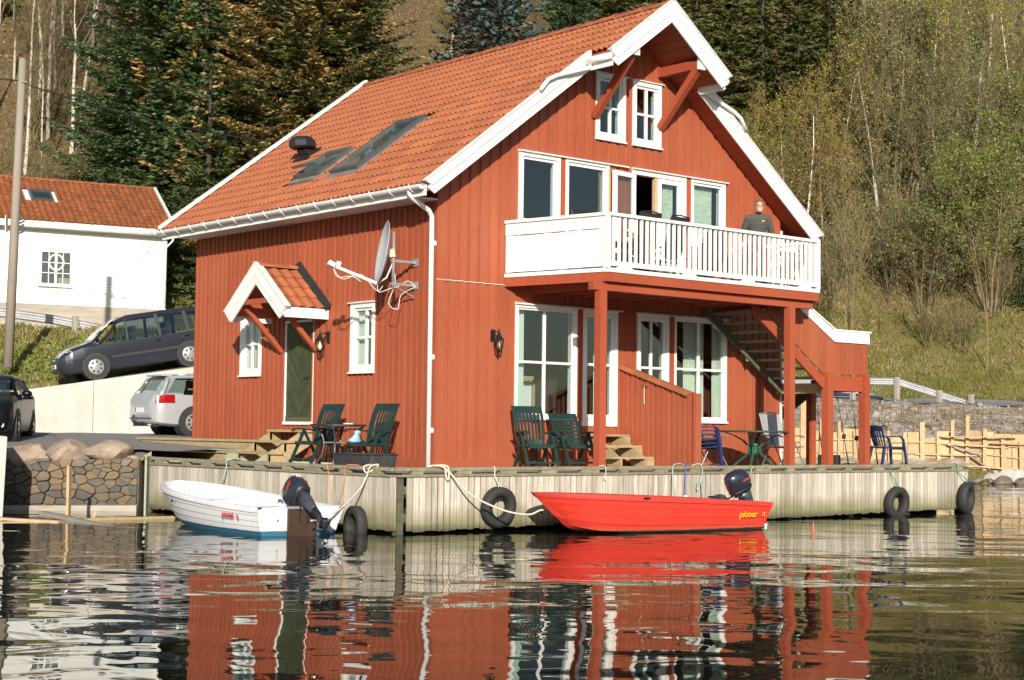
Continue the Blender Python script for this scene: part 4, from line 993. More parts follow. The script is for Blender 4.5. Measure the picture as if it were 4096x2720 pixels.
for sx,sy in((-3.2,-1),(-2.6,-1),(-3.2,1),(-1.5,1)):
    yy=sy*.69; mb=MB(); mb.tube([(sx,yy,.44),(sx+.03,yy-sy*.03,.50),(sx+.1,yy-sy*.03,.50),(sx+.17,yy,.44)],.012,6); bpart(wb,'handle',mb,DK,True)
for x,y,z in((-4.475,-.45,.14),(-4.475,-.55,.14),(-4.475,-.62,.22),(-4.475,.4,.3)):
    mb=MB(); mb.ball((x,y,z),.012,6,4); bpart(wb,'rivet',mb,MT['darkmetal'])
mb=MB(); mb.box(-2.77,-2.755,-.30,-.02,.16,.36); o=bpart(wb,'cloth',mb,M('pale_blue_cloth',(.5,.62,.75),.9,.1,20))
# red boat
RAKE[0],RAKE[1]=.62,.16
ang2=math.atan2(.30,-4.55)
rb=boat('red_rowing_boat','red plastic boat with yellow lettering and a tilted outboard moored along the dock',(RDm,RI),(-.62,-3.36,WZ-.05),ang2,4.55,
  lambda t:.78*(min(1,.88+t*.4))*max(0,1-max(0,(t-.42)/.58)**2.0)**.72+.012,lambda t:.475+.20*t**.8,lambda t:.0+.17*max(0,(t-.62)/.38)**2,4,None)
mb=MB(); mb.box(-2.6,-2.3,-.66,.66,.26,.34); bpart(rb,'thwart',mb,RI)
mb=MB(); mb.box(-4.4,-4.0,-.6,.6,.2,.32); bpart(rb,'stern_bench',mb,RI)
mb=MB(); mb.box(-1.5,-1.2,-.4,.4,.3,.36); bpart(rb,'bow_bench',mb,RI)
for sx in(-1.7,-3.15):
    mb=MB(); mb.box(sx-.06,sx+.06,.66,.76,.60,.63); bpart(rb,'rowlock_pad',mb,DK)
mb=MB(); mb.tube([(-.14,.03,.40),(-.14,.10,.40)],.035,8); bpart(rb,'bow_eye',mb,DK)
# lettering
def lettering(txt,size,mat,M4,parent,name='lettering',shear=.18,bold=.012,ex=.003):
    cu=bpy.data.curves.new(name,'FONT'); cu.body=txt; cu.size=size; cu.shear=shear; cu.offset=bold; cu.extrude=ex; cu.resolution_u=2
    t=bpy.data.objects.new(name,cu); COL.objects.link(t); dg=bpy.context.evaluated_depsgraph_get()
    me=bpy.data.meshes.new_from_object(t.evaluated_get(dg)); bpy.data.objects.remove(t); bpy.data.curves.remove(cu)
    me.name=name; me.materials.clear(); me.materials.append(mat)
    o=bpy.data.objects.new(name,me); COL.objects.link(o); o.matrix_basis=M4
    if parent is not None:
        o.parent=parent
        if parent.name in INV: o.matrix_parent_inverse=INV[parent.name]
    return o
def frame(o,ex,ez,nrm=None):
    ex=Vector(ex).normalized(); ez=Vector(ez); ez=(ez-ex*ez.dot(ex)).normalized(); n_=ex.cross(ez)
    m=Matrix.Identity(4)
    for i in range(3): m[i][0]=ex[i];m[i][1]=ez[i];m[i][2]=n_[i];m[i][3]=o[i]
    return m
YEL=M('yellow_lettering',(.72,.36,.015),.5,.1,20); REDL=M('red_lettering',(.55,.035,.03),.5,.2,20); WHL=M('white_lettering',(.75,.75,.75),.5,.05,20)

def hull_y(t,q,b): 
    fl=.84-.42*t*t; return b*(fl+(1-fl)*q**.8)
lettering('pioner',.155,YEL,frame((-3.72,.742,.27),(-1,-.01,0),(0,.16,1)),rb,'lettering',.22,.004,.002)
lettering('15',.10,YEL,frame((-4.24,.736,.28),(-1,-.01,0),(0,.16,1)),rb,'lettering',.1,.002,.002)
lettering('pioner',.145,REDL,frame((-3.42,.80,.31),(-1,-.028,0),(0,.16,1)),wb,'lettering',.22,.0025,.002)
lettering('8',.10,REDL,frame((-3.90,.788,.30),(-1,-.028,0),(0,.16,1)),wb,'lettering',.1,.002,.002)
# outboard motors
COWL=M('dark_blue_grey_cowling',(.030,.036,.055),.28,.2,3,metal=.35,space='Object',coat=.4); LEGM=M('grey_blue_leg_paint',(.075,.085,.11),.35,.15,4,metal=.4,space='Object')
def outboard(label,M4,tilt,parent_boat,steer=0):
    r_=bpy.data.objects.new('outboard_motor',None); COL.objects.link(r_); r_.matrix_basis=M4; tag(r_,label,'motor','outboard motors')
    T=Matrix.Rotation(tilt,4,'Y')@Matrix.Rotation(steer,4,'Z')
    def P(name,mb,mat,par=r_,sm=True):
        mb.xf(T); return ob(name,mb,mat,par,smooth=sm)
    def ring(z,cx,lx,ly,n=16,e=2.6):
        out=[]
        for k in range(n):
            a=2*math.pi*k/n; c,s_=math.cos(a),math.sin(a); q=(abs(c)**e+abs(s_)**e)**(-1/e); out.append(Vector((cx+c*q*lx,s_*q*ly,z)))
        return out
    mb=MB(); mb.loft([ring(.20,-.02,.20,.125),ring(.24,-.02,.245,.15),(ring(.32,-.02,.27,.168)),ring(.46,-.015,.265,.165),ring(.56,0,.235,.145),ring(.615,.02,.16,.10),ring(.63,.03,.06,.04)]); cw=P('cowling',mb,COWL)
    mb=MB(); mb.loft([ring(.16,-.02,.205,.13),ring(.205,-.02,.255,.157),ring(.235,-.02,.258,.16),ring(.245,-.02,.25,.155)]); P('cowl_skirt',mb,MT['black'])
    mb=MB(); mb.box(-.20,-.05,.150,.1715,.40,.425); P('stripe',mb,REDL,r_,False)
    mb=MB(); mb.box(-.22,.02,-.1725,-.150,.42,.44); P('stripe',mb,REDL,r_,False)
    mb=MB(); mb.loft([ring(.17,-.06,.15,.10,12),ring(.0,-.09,.12,.075,12),ring(-.25,-.10,.085,.05,12),ring(-.28,-.10,.07,.042,12)]); P('mid_leg',mb,LEGM)
    mb=MB(); mb.loft([ring(-.26,-.10,.075,.045,12),ring(-.55,-.10,.065,.035,12),ring(-.60,-.10,.10,.05,12),ring(-.615,-.12,.14,.065,12),ring(-.63,-.12,.14,.065,12),ring(-.64,-.10,.07,.03,12),ring(-.70,-.10,.065,.03,12)]); P('lower_leg',mb,COWL)
    mb=MB(); mb.lathe([(.012,-.14),(.045,-.08),(.05,.02),(.042,.1),(.03,.12)],10,(-.12,0,-.73),(-1,0,0)); P('gear_case',mb,COWL)
    mb=MB(); mb.prism([(-.05,-.008,-.76),(-.16,-.008,-.76),(-.17,-.008,-.93),(-.13,-.008,-.95)],(0,.016,0)); P('skeg',mb,COWL,r_,False)
    mb=MB(); hub=Vector((-.26,0,-.73))
    mb.lathe([(.03,0),(.038,.02),(.034,.08),(.012,.10)],10,hub+Vector((.02,0,0)),(-1,0,0))
    for k in range(3):
        a=2*math.pi*k/3+.5; rad=Vector((0,math.cos(a),math.sin(a))); tn=Vector((-.55,-math.sin(a)*.83,math.cos(a)*.83))
        rows=[]
        for d,wd in((.025,.03),(.06,.055),(.10,.062),(.125,.045),(.135,.012)):
            rows.append([hub+Vector((-.03,0,0))+rad*d+tn*wd*s_ for s_ in(-1,-.3,.5,1)])
        mb.loft(rows,False,False)
    pr_=P('propeller',mb,MT['white'] if 'white plastic' in label or True else COWL)
    mb=MB(); mb.tube([(.12,-.05,.16),(.25,-.07,.14),(.52,-.08,.20),(.62,-.08,.22)],[.022,.02,.022,.026],8); P('tiller',mb,MT['black'])
    mb=MB()
    for s_ in(-.07,.07): mb.box(.015,.055,s_-.012,s_+.012,-.28,.06); mb.box(.015,.17,s_-.012,s_+.012,.03,.06)
    o=ob('clamp_bracket',mb,MT['darkmetal'],r_)
    mb=MB(); mb.tube([(-.1,-.1,.10),(-.02,-.11,.03),(.02,-.1,-.02)],.012,6); ob('tilt_link',mb,MT['steel'],r_)
    return r_,T
M1=WB@Matrix.Translation((-4.53,-.02,.50))@Matrix.Scale(.93,4)
om,T1=outboard('blue-grey outboard motor with white propeller on the white boat',M1,R(60),wb,R(4))
o=lettering('9.9',.075,WHL,Matrix.Identity(4),om,'lettering',.1,.002,.002); o.matrix_basis=T1@frame((-.292,.07,.42),(0,-1,0),(0,0,1))
RB=Matrix.Translation((-.62,-3.36,WZ-.05))@Matrix.Rotation(ang2,4,'Z')
om2,_=outboard('blue-grey outboard motor with red stripe on the red boat',RB@Matrix.Translation((-4.60,-.05,.52))@Matrix.Scale(.86,4),R(27),rb,R(-14))
# ---- ropes
def rope(label,pts,mat,r=.012,group='mooring ropes',sub=6):
    # smooth through points
    P_=[Vector(p) for p in pts]; out=[]
    for i in range(len(P_)-1):
        p0,p1,p2,p3=P_[max(i-1,0)],P_[i],P_[i+1],P_[min(i+2,len(P_)-1)]
        for k in range(sub):
            t=k/sub; out.append(.5*((2*p1)+(p2-p0)*t+(2*p0-5*p1+4*p2-p3)*t*t+(3*p1-p0-3*p2+p3)*t**3))
    out.append(P_[-1]); mb=MB(); mb.tube(out,r,6); return ob('mooring_rope',mb,MT[mat],None,smooth=True,label=label,cat='rope',group=group)
rope('white mooring rope from the dock kerb to the motor of the white boat',[(-2.38,-1.5,.05),(-2.50,-1.62,.075),(-2.62,-1.62,.04),(-2.61,-1.7,-.05),(-2.5,-1.85,.075),(-2.62,-1.8,.05),(-2.64,-1.72,-.12),(-2.8,-1.75,-.32),(-3.3,-1.95,-.6),(-3.75,-2.15,-.72),(-4.02,-2.3,-.72)],'rope',.015)
rope('white mooring rope from the dock to the bow of the red boat',[(-1.9,-2.36,.055),(-1.72,-2.40,.085),(-1.62,-2.47,.06),(-1.58,-2.5,-.05),(-1.35,-2.75,-.38),(-1.0,-3.1,-.60),(-.72,-3.36,-.66),(-.58,-3.45,-.60),(-.50,-3.46,-.59)],'rope',.015)
rope('bunched white rope end tied around the kerb above the tyre chain',[(-1.98,-2.40,.06),(-1.85,-2.46,.08),(-1.7,-2.49,.04),(-1.66,-2.48,-.10),(-1.62,-2.49,-.14),(-1.63,-2.50,-.02),(-1.72,-2.45,.09)],'rope',.017)
rope('orange twine hanging on the boarded dock side, the shorter knot',[(-2.42,-.52,.055),(-2.58,-.56,.06),(-2.61,-.60,-.0),(-2.60,-.64,-.2),(-2.60,-.69,-.52)],'rope_orange',.007,'orange twines on the dock')
rope('orange twine hanging on the boarded dock side next to the white rope',[(-2.42,-1.22,.055),(-2.58,-1.15,.065),(-2.61,-1.10,.0),(-2.60,-1.06,-.2),(-2.60,-.92,-.56)],'rope_orange',.007,'orange twines on the dock')
rope('pale green rope coiled on the kerb and hanging to the white boat',[(-2.44,2.2,.055),(-2.52,2.45,.085),(-2.60,2.62,.04),(-2.50,2.72,.07),(-2.44,2.5,.06),(-2.60,2.58,.05),(-2.63,2.56,-.1),(-2.75,2.5,-.3),(-3.0,2.3,-.44)],'rope_green',.013)
for k,(lab,pts) in enumerate((('pale green rope slack over the kerb and down into the red boat',[(3.80,-2.38,.05),(3.65,-2.42,.09),(3.45,-2.46,.07),(3.39,-2.48,-.02),(3.30,-2.58,-.25),(3.1,-2.85,-.55)]),
  ('pale green rope with a big hanging loop behind the red boat',[(4.0,-2.36,.055),(4.12,-2.44,.085),(4.15,-2.48,.0),(4.12,-2.5,-.12),(4.02,-2.5,-.28),(4.0,-2.5,-.38),(4.06,-2.5,-.30),(4.14,-2.5,-.12),(4.10,-2.52,-.3),(4.06,-2.62,-.56)]),
  ('pale green rope running down beside the motor of the red boat',[(5.55,-2.38,.05),(5.50,-2.47,.03),(5.46,-2.48,-.06),(5.2,-2.65,-.25),(4.9,-2.85,-.45)]))):
    rope(lab,pts,'rope_green',.012)
rope('blue rope with a white float hanging from the kerb',[(3.78,-2.40,.055),(3.74,-2.47,.05),(3.73,-2.48,-.05),(3.69,-2.5,-.25),(3.64,-2.56,-.46)],'rope_blue',.01)
mb=MB(); mb.ball((3.63,-2.57,-.51),(.055,.055,.05),10,6); ob('float_ball',mb,MT['white_old'],None,smooth=True,label='small white float hanging on the blue rope',cat='float')
rope('short white twine knotted on the kerb in front of the left red post',[(1.70,-2.38,.055),(1.75,-2.47,.06),(1.77,-2.48,-.05),(1.74,-2.48,-.16),(1.79,-2.48,-.2),(1.78,-2.48,-.42)],'rope',.008)
# ---- timber in the water on the left
def plank(label,p0,p1,w_,h_,mat='newwood',up=(0,0,1)):
    mb=MB(); mb.beam(p0,p1,w_,h_,up); return ob('loose_plank',mb,MT[mat],None,label=label,cat='plank',group='loose planks in the water')
plank('upright sawn plank standing in the water before the stone wall',(-4.70,4.40,-1.6),(-4.68,4.46,-.09),.11,.045,up=(.6,-.7,0))
plank('fresh orange plank floating beside the concrete pier',(-6.5,4.3,-.93),(-5.55,2.85,-.965),.14,.04)
plank('grey weathered plank floating and sinking under the water at one end',(-5.14,4.5,-.90),(-5.32,.0,-1.05),.15,.06,'deckwood')
plank('thin rusty brown plank floating towards the dock',(-5.1,3.1,-.955),(-3.2,3.0,-.95),.06,.05,'stepwood')
plank('short orange plank end sticking out of the water',(-4.55,3.9,-1.15),(-4.45,3.85,-.86),.09,.04)
mb=MB(); mb.lathe([(.005,-.12),(.012,-.05),(.018,0),(.012,.05),(.004,.16)],8,(3.85,-5.25,WZ+.02)); ob('fishing_float',mb,M('orange_float',(.8,.15,.03),.4,.1,5),None,smooth=True,label='tiny orange fishing float in the water off the red boat stern',cat='float')
# ================================================================ chairs, tables, people on deck and balcony
def tb(mb,pts,r,n=7): return mb.tube(pts,r,n)
def recliner(name,label,loc,rz,mat='resin_green',hslat=False,group='green reclining chairs',h=1.12):
    # seat faces local -y; origin on the floor below the seat centre
    r_=root(name,label,'chair',loc,group,rz,world=False); m=MT[mat]
    W_=.27
    def bk(t): return Vector((0,.20+.26*t,.42+(h-.42)*t+.02*math.sin(t*3)))
    def bow(t,x): return bk(t)+Vector((x,.035*math.cos(x/W_*1.4)-.035+.02*math.sin(t*math.pi)*-1,0))
    mb=MB()
    wd=lambda t:W_*(.86+.16*math.sin(min(1,t*1.1)*math.pi*.62))
    for s in(-1,1): mb.loft([[bow(t,s*wd(t))+Vector((dx,dy,0)) for dx,dy in((-.022,-.018),(.022,-.018),(.022,.018),(-.022,.018))] for t in [i/10 for i in range(11)]])
    for t0,t1 in((.80,1.0),(.0,.14)):
        rows=[]
        for t in(t0,(t0+t1)/2,t1): rows.append([bow(t,-wd(t)+2*wd(t)*k/8)+Vector((0,-.014,0)) for k in range(9)]+[bow(t,wd(t)-2*wd(t)*k/8)+Vector((0,.014,0)) for k in range(9)])
        mb.loft(rows,True,True)
    ob('backrest',mb,m,r_)
    if not hslat:
        for k in range(7):
            f=-.78+1.56*k/6; mb=MB(); mb.loft([[bow(t,f*wd(t)*(1.0))+Vector((dx,dy,0)) for dx,dy in((-.017,-.01),(.017,-.01),(.017,.01),(-.017,.01))] for t in [.13+.68*i/7 for i in range(8)]]); ob('slat',mb,m,r_)
    else:
        for k in range(6):
            t0=.15+k*.112; rows=[]
            for t in(t0,t0+.088): rows.append([bow(t,-wd(t)+2*wd(t)*q/6)+Vector((0,-.01,0)) for q in range(7)]+[bow(t,wd(t)-2*wd(t)*q/6)+Vector((0,.01,0)) for q in range(7)])
            mb=MB(); mb.loft(rows,True,True); ob('slat',mb,m,r_)
    mb=MB(); rows=[]
    for y,z in((-.27,.405),(-.25,.44),(-.1,.432),(.08,.412),(.22,.40)): rows.append([Vector((-.25+.5*k/6,y,z+.008*math.cos((k-3)*.9))) for k in range(7)]+[Vector((.25-.5*k/6,y,z-.03)) for k in range(7)])
    mb.loft(rows,True,True); ob('seat',mb,m,r_)
    for s in(-1,1):
        x=s*.295
        mb=MB(); mb.loft([[Vector((x-.035,y,z-.012)),Vector((x+.035,y,z-.012)),Vector((x+.035,y,z+.014)),Vector((x-.035,y,z+.014))] for y,z in((-.30,.625),(-.25,.66),(-.1,.665),(.1,.645),(.30,.63))]); ob('armrest',mb,m,r_)
        mb=MB(); mb.beam((x,-.02,.65),(x,-.36,.0),.04,.05,(1,0,0)); ob('leg',mb,m,r_)
        mb=MB(); mb.beam((x-s*.03,-.05,.63),(x-s*.03,.34,.0),.036,.045,(1,0,0)); ob('leg',mb,m,r_)
        mb=MB(); mb.beam((x-s*.015,-.24,.415),(x-s*.015,.28,.40),.03,.04); ob('side_rail',mb,m,r_)
    for y,z in((-.30,.12),(.275,.11)):
        mb=MB(); mb.beam((-.29,y,z),(.29,y,z),.03,.035); ob('stretcher',mb,m,r_)
    return r_
def monobloc(name,label,loc,rz,mat='resin_blue',group=None,stack=0):
    r_=root(name,label,'chair',loc,group,rz,world=False); m=MT[mat]
    bk=lambda t,x:Vector((x,.20+.14*t-.03*(1-(x/.27)**2)*0+.05*(x/.27)**2*-1,.44+.44*t))
    wd=lambda t:.21+.05*t
    mb=MB()
    for s in(-1,1): mb.loft([[bk(t,s*wd(t))+Vector((dx,dy,0)) for dx,dy in((-.02,-.012),(.02,-.012),(.02,.012),(-.02,.012))] for t in [i/8 for i in range(9)]])
    rows=[]
    for t in(.74,.85,.97,1.02): rows.append([bk(t-.05*(abs(k-4)/4)**2*(t>.9),-wd(t)+2*wd(t)*k/8)+Vector((0,-.009,0)) for k in range(9)]+[bk(t-.05*(abs(k-4)/4)**2*(t>.9),wd(t)-2*wd(t)*k/8)+Vector((0,.009,0)) for k in range(9)])
    mb.loft(rows,True,True); ob('backrest',mb,m,r_)
    for k in range(5):
        f=-.66+1.32*k/4; mb=MB(); mb.loft([[bk(t,f*wd(t))+Vector((dx,dy,0)) for dx,dy in((-.02,-.007),(.02,-.007),(.02,.007),(-.02,.007))] for t in [.0+.76*i/5 for i in range(6)]]); ob('slat',mb,m,r_)
    mb=MB(); rows=[]
    for y,z in((-.25,.40),(-.24,.435),(-.1,.43),(.1,.42),(.22,.435)): rows.append([Vector((-.24+.48*k/6,y,z)) for k in range(7)]+[Vector((.24-.48*k/6,y,z-.025)) for k in range(7)])
    mb.loft(rows,True,True); ob('seat',mb,m,r_)
    for s in(-1,1):
        mb=MB(); mb.loft([[p+Vector((dx*.028,0,0))+dn for dx,dn in((-1,n1),(1,n1),(1,-n1),(-1,-n1))] for p,n1 in((Vector((s*.30,-.30,.0)),Vector((0,.022,0))),(Vector((s*.285,-.25,.45)),Vector((0,.02,0))),(Vector((s*.28,-.22,.60)),Vector((0,.016,-.008))),(Vector((s*.275,-.15,.655)),Vector((0,.0,-.012))),(Vector((s*.27,.05,.655)),Vector((0,0,-.012))),(Vector((s*.26,.26,.64)),Vector((0,0,-.012))))]); ob('armrest',mb,m,r_)
        mb=MB(); mb.beam((s*.25,.21,.45),(s*.29,.30,.0),.06,.045,(0,1,0)); ob('leg',mb,m,r_)
    mb=MB(); mb.beam((-.27,-.24,.415),(.27,-.24,.415),.03,.05); ob('front_apron',mb,m,r_)
    return r_
def sling(name,label,loc,rz,fab,frm,h=1.08,group=None):
    r_=root(name,label,'chair',loc,group,rz,world=False)
    bk=lambda t:Vector((0,.20+.24*t,.43+(h-.43)*t))
    for s in(-1,1):
        mb=MB(); tb(mb,[bk(t)+Vector((s*.25,0,0)) for t in(-.02,.3,.6,1.0)],.014); ob('back_rail',mb,MT[frm],r_)
        mb=MB(); tb(mb,[(s*.25,-.26,.43),(s*.25,.22,.41)],.014); ob('seat_rail',mb,MT[frm],r_)
        mb=MB(); tb(mb,[(s*.28,.05,.63),(s*.28,-.33,0)],.014); ob('leg',mb,MT[frm],r_)
        mb=MB(); tb(mb,[(s*.265,.0,.62),(s*.265,.36,0)],.014); ob('leg',mb,MT[frm],r_)
        mb=MB(); mb.loft([[Vector((s*.28+dx,y,z+dz)) for dx,dz in((-.028,-.01),(.028,-.01),(.028,.012),(-.028,.012))] for y,z in((-.28,.62),(-.15,.645),(.1,.64),(.32,.655))]); ob('armrest',mb,MT[frm],r_)
    mb=MB(); mb.loft([[bk(t)+Vector((-.24+.48*k/6,-.02*math.sin(math.pi*k/6)*0+.03*math.sin(math.pi*k/6),0)) for k in range(7)]+[bk(t)+Vector((.24-.48*k/6,.006+.03*math.sin(math.pi*k/6),0)) for k in range(7)] for t in(.02,.3,.6,.99)]); ob('sling_back',mb,MT[fab],r_)
    mb=MB(); mb.loft([[Vector((-.24+.48*k/6,y,.425-.025*math.sin(math.pi*k/6))) for k in range(7)]+[Vector((.24-.48*k/6,y,.418-.025*math.sin(math.pi*k/6))) for k in range(7)] for y in(-.25,0,.2)]); ob('sling_seat',mb,MT[fab],r_)
    mb=MB(); tb(mb,[bk(1.0)+Vector((-.25,0,0)),bk(1.02)+Vector((0,.0,.015)),bk(1.0)+Vector((.25,0,0))],.014); ob('top_rail',mb,MT[frm],r_)
    for y,z in((-.29,.08),(.33,.06),(-.27,.43)):
        mb=MB(); tb(mb,[(-.28,y,z),(.28,y,z)],.012); ob('stretcher',mb,MT[frm],r_)
    return r_
D0=DZ
# side deck: two recliners turned to the water, round metal table between them, tub
recliner('recliner_chair','green slatted reclining chair beside the wooden side steps',(-.95,2.30,D0),R(-84))
recliner('recliner_chair','green slatted reclining chair holding a pale blue plastic bag',(-1.02,.52,D0),R(-84))
bag=MB(); rings=[]; rb_=random.Random(8)
for z,s in((0,.10),(.06,.12),(.14,.085),(.22,.05),(.27,.06),(.30,.02)): rings.append([Vector((math.cos(a)*s*rb_.uniform(.7,1.15)+.03*z,math.sin(a)*s*.6*rb_.uniform(.7,1.2),z)) for a in [2*math.pi*k/11 for k in range(11)]])
bag.loft(rings); bag.xf(Matrix.Translation((-1.18,.72,D0+.43))@Matrix.Diagonal((1.1,1.1,.75,1))@Matrix.Rotation(R(14),4,'X')); ob('plastic_bag',bag,M('pale_blue_plastic',(.30,.50,.72),.4,.15,9),None,smooth=True,label='pale blue plastic bag lying on the seat of a green chair',cat='bag')
tr=root('round_table','dark grey metal table with curved legs between two green recliners','table',(-1.02,1.48,D0))
mb=MB(); mb.lathe([(.48,.715),(.50,.72),(.50,.745),(.485,.75)],36,(-1.02,1.48,D0)); ob('table_top',mb,MT['darkmetal'],tr,smooth=False)
GM=M('grey_metal_legs',(.12,.12,.125),.4,.1,5,metal=.6)
for k in range(4):
    a=R(45+90*k); pts=[(math.cos(a)*q,math.sin(a)*q,z) for q,z in((.46,.70),(.36,.66),(.27,.54),(.24,.38),(.28,.2),(.42,.0))]
    mb=MB(); mb.tube([(-1.02+p[0],1.48+p[1],D0+p[2]) for p in pts],.019,8); ob('leg',mb,GM,tr,smooth=True)
for k in range(2):
    a=R(45+90*k); mb=MB(); mb.beam((-1.02+math.cos(a)*.24,1.48+math.sin(a)*.24,D0+.40+k*.026),(-1.02-math.cos(a)*.24,1.48-math.sin(a)*.24,D0+.40+k*.026),.03,.024); ob('stretcher',mb,GM,tr)
mb=MB(); mb.box(-1.2,-1.05,.98,1.05,D0+.751,D0+.772); ob('small_tin',mb,MT['white_old'],None,label='small flat tin lying on the dark metal table',cat='tin')
tub=MB(); rings=[]
def rrect(cx,cy,hx,hy,z,r=.05):
    out=[]
    for sx,sy,a0 in((1,1,0),(-1,1,90),(-1,-1,180),(1,-1,270)):
        for k in range(4): a=R(a0+30*k); out.append(Vector((cx+sx*(hx-r)+r*math.cos(a),cy+sy*(hy-r)+r*math.sin(a),z)))
    return out
tc=(-2.02,-.78)
for z,i in((0,.04),(.005,.03),(.25,.0),(.262,-.02),(.275,-.022),(.275,.012),(.06,.045)): rings.append(rrect(tc[0],tc[1],.27-i,.56-i,D0+z))
tub.loft(rings,True,True); tubr=ob('plastic_tub',tub,M('scuffed_black_plastic',(.045,.046,.048),.6,.4,7,bmp=.1,fine=.3),None,label='scuffed black plastic tub on the dock edge in front of a green chair',cat='tub'); smooth_angle(tubr,40)
# front: two green chairs
recliner('recliner_chair','green chair with vertical slats under the left ground floor window',(1.72,-.72,D0),R(-16),h=1.12)
recliner('recliner_chair','green chair with horizontal slats by the left red balcony post',(2.55,-.82,D0),R(-10),hslat=True,h=1.0)
bt=MB(); bt.loft([[Vector((2.02+math.cos(a)*r,-.35+math.sin(a)*r*1.0,D0+z)) for a in [2*math.pi*k/12 for k in range(12)]] for z,r in((0,.06),(.1,.055),(.3,.06),(.42,.065))]); bt.box(1.96,2.08,-.60,-.35,D0,D0+.08); ob('rubber_boot',bt,M('black_rubber_boot',(.03,.03,.035),.4,.2,6),None,label='dark rubber boot standing behind the green chair',cat='boot')
# green resin table, folding grey chairs, blue stack
gt=root('green_table','round green resin table with four splayed legs','table',(6.68,-1.5,D0)); GTM=M('green_resin_table',(.02,.085,.05),.3,.15,4)
mb=MB(); mb.lathe([(.69,.70),(.72,.712),(.72,.728),(.70,.738)],40,(6.68,-1.5,D0)); ob('table_top',mb,GTM,gt)
mb=MB(); mb.lathe([(.085,.27),(.075,.33),(.075,.45),(.085,.50)],12,(6.68,-1.5,D0)); ob('hub',mb,GTM,gt,smooth=True)
for k in range(4):
    a=R(30+90*k); d=Vector((math.cos(a),math.sin(a),0)); s_=Vector((-math.sin(a),math.cos(a),0)); c_=Vector((6.68,-1.5,D0)); rows=[]
    for q,z,wd in((.58,.70,.035),(.40,.64,.04),(.22,.54,.045),(.10,.42,.05),(.12,.30,.05),(.25,.18,.04),(.47,.0,.035)): rows.append([c_+d*(q-.025)+s_*wd*.5+Vector((0,0,z)),c_+d*(q-.025)-s_*wd*.5+Vector((0,0,z)),c_+d*(q+.025)-s_*wd*.5+Vector((0,0,z)),c_+d*(q+.025)+s_*wd*.5+Vector((0,0,z))])
    mb=MB(); mb.loft(rows); ob('leg',mb,GTM,gt)
sling('folding_chair','grey fabric folding chair beside the right red balcony post',(7.72,-1.35,D0),R(-8),'greytex','greyframe',1.08,'grey folding chairs')
sling('folding_chair','grey fabric folding chair seen sideways next to the blue chair stack',(5.35,-1.45,D0),R(82),'greytex','greyframe',1.05,'grey folding chairs')
for k,lab in enumerate(('dark blue plastic chair at the bottom of the stack behind the red partition','dark blue plastic chair in the middle of the stack behind the red partition','dark blue plastic chair on top of the stack behind the red partition')):
    monobloc('stacking_chair',lab,(4.98,-1.62+.0*k,D0+.07*k),R(85),'resin_blue','stacked blue chairs')
monobloc('stacking_chair','single dark blue plastic armchair beside the fishing rods at the dock end',(11.28,-1.2,D0),R(68),'resin_blue','blue plastic chairs')
# fishing rods leaning on a string between the stair posts
def rod(label,b,t,col,reel):
    r_=root('fishing_rod',label,'fishing rod',b,'fishing rods leaning by the stairs'); b=Vector(b);t=Vector(t); d=(t-b)
    mb=MB(); mb.tube([b,b+d*.3,b+d*.65,t],[.011,.009,.006,.003],6); ob('blank',mb,col,r_,smooth=True)
    mb=MB(); mb.tube([b,b+d*.16],.016,7); ob('grip',mb,MT['black'],r_,smooth=True)
    c_=b+d*.36+Vector((-.06,-.05,0)); mb=MB(); mb.lathe([(.02,-.05),(.045,-.035),(.038,0),(.045,.035),(.02,.05)],10,c_,(.3,0,1)); mb.tube([b+d*.36,c_],.012,5); mb.tube([c_+Vector((-.03,0,0)),c_+Vector((-.09,-.02,-.05))],.008,5); ob('reel',mb,reel,r_)
RODB=M('black_rod',(.025,.02,.018),.4,.2,10); RODR=M('red_brown_rod',(.12,.02,.015),.35,.2,10)
for lab,b,t,c_,rl in (('black fishing rod with a silver reel by the stair posts',(9.40,-1.0,D0),(9.12,-1.0,1.62),RODB,MT['chrome']),('long black fishing rod between two red stair posts',(10.24,-1.0,D0),(9.70,-1.05,1.75),RODB,MT['darkmetal']),('reddish brown fishing rod with a hanging landing net hook',(10.60,-1.0,D0),(10.30,-1.0,1.66),RODR,MT['black']),('black fishing rod behind the single blue chair',(11.30,-.95,D0),(10.88,-1.0,1.68),RODB,MT['black'])): rod(lab,b,t,c_,rl)
mb=MB(); mb.box(9.5,10.9,1.2,1.25,D0,D0+.12); ob('dock_back_rail',mb,MT['mosswood'],dock)
mb=MB(); mb.box(10.45,10.85,-.30,.0,D0,D0+.24); ob('bait_crate',mb,M('dark_crate',(.03,.028,.02),.7,.3,9),None,label='dark low crate behind the fishing rods',cat='crate')
mb=MB(); mb.box(8.45,8.75,-.9,-.7,D0,D0+.05); ob('blue_box',mb,M('blue_box',(.08,.2,.4),.5,.1,9),None,label='small blue box on the deck behind the grey folding chair',cat='box')
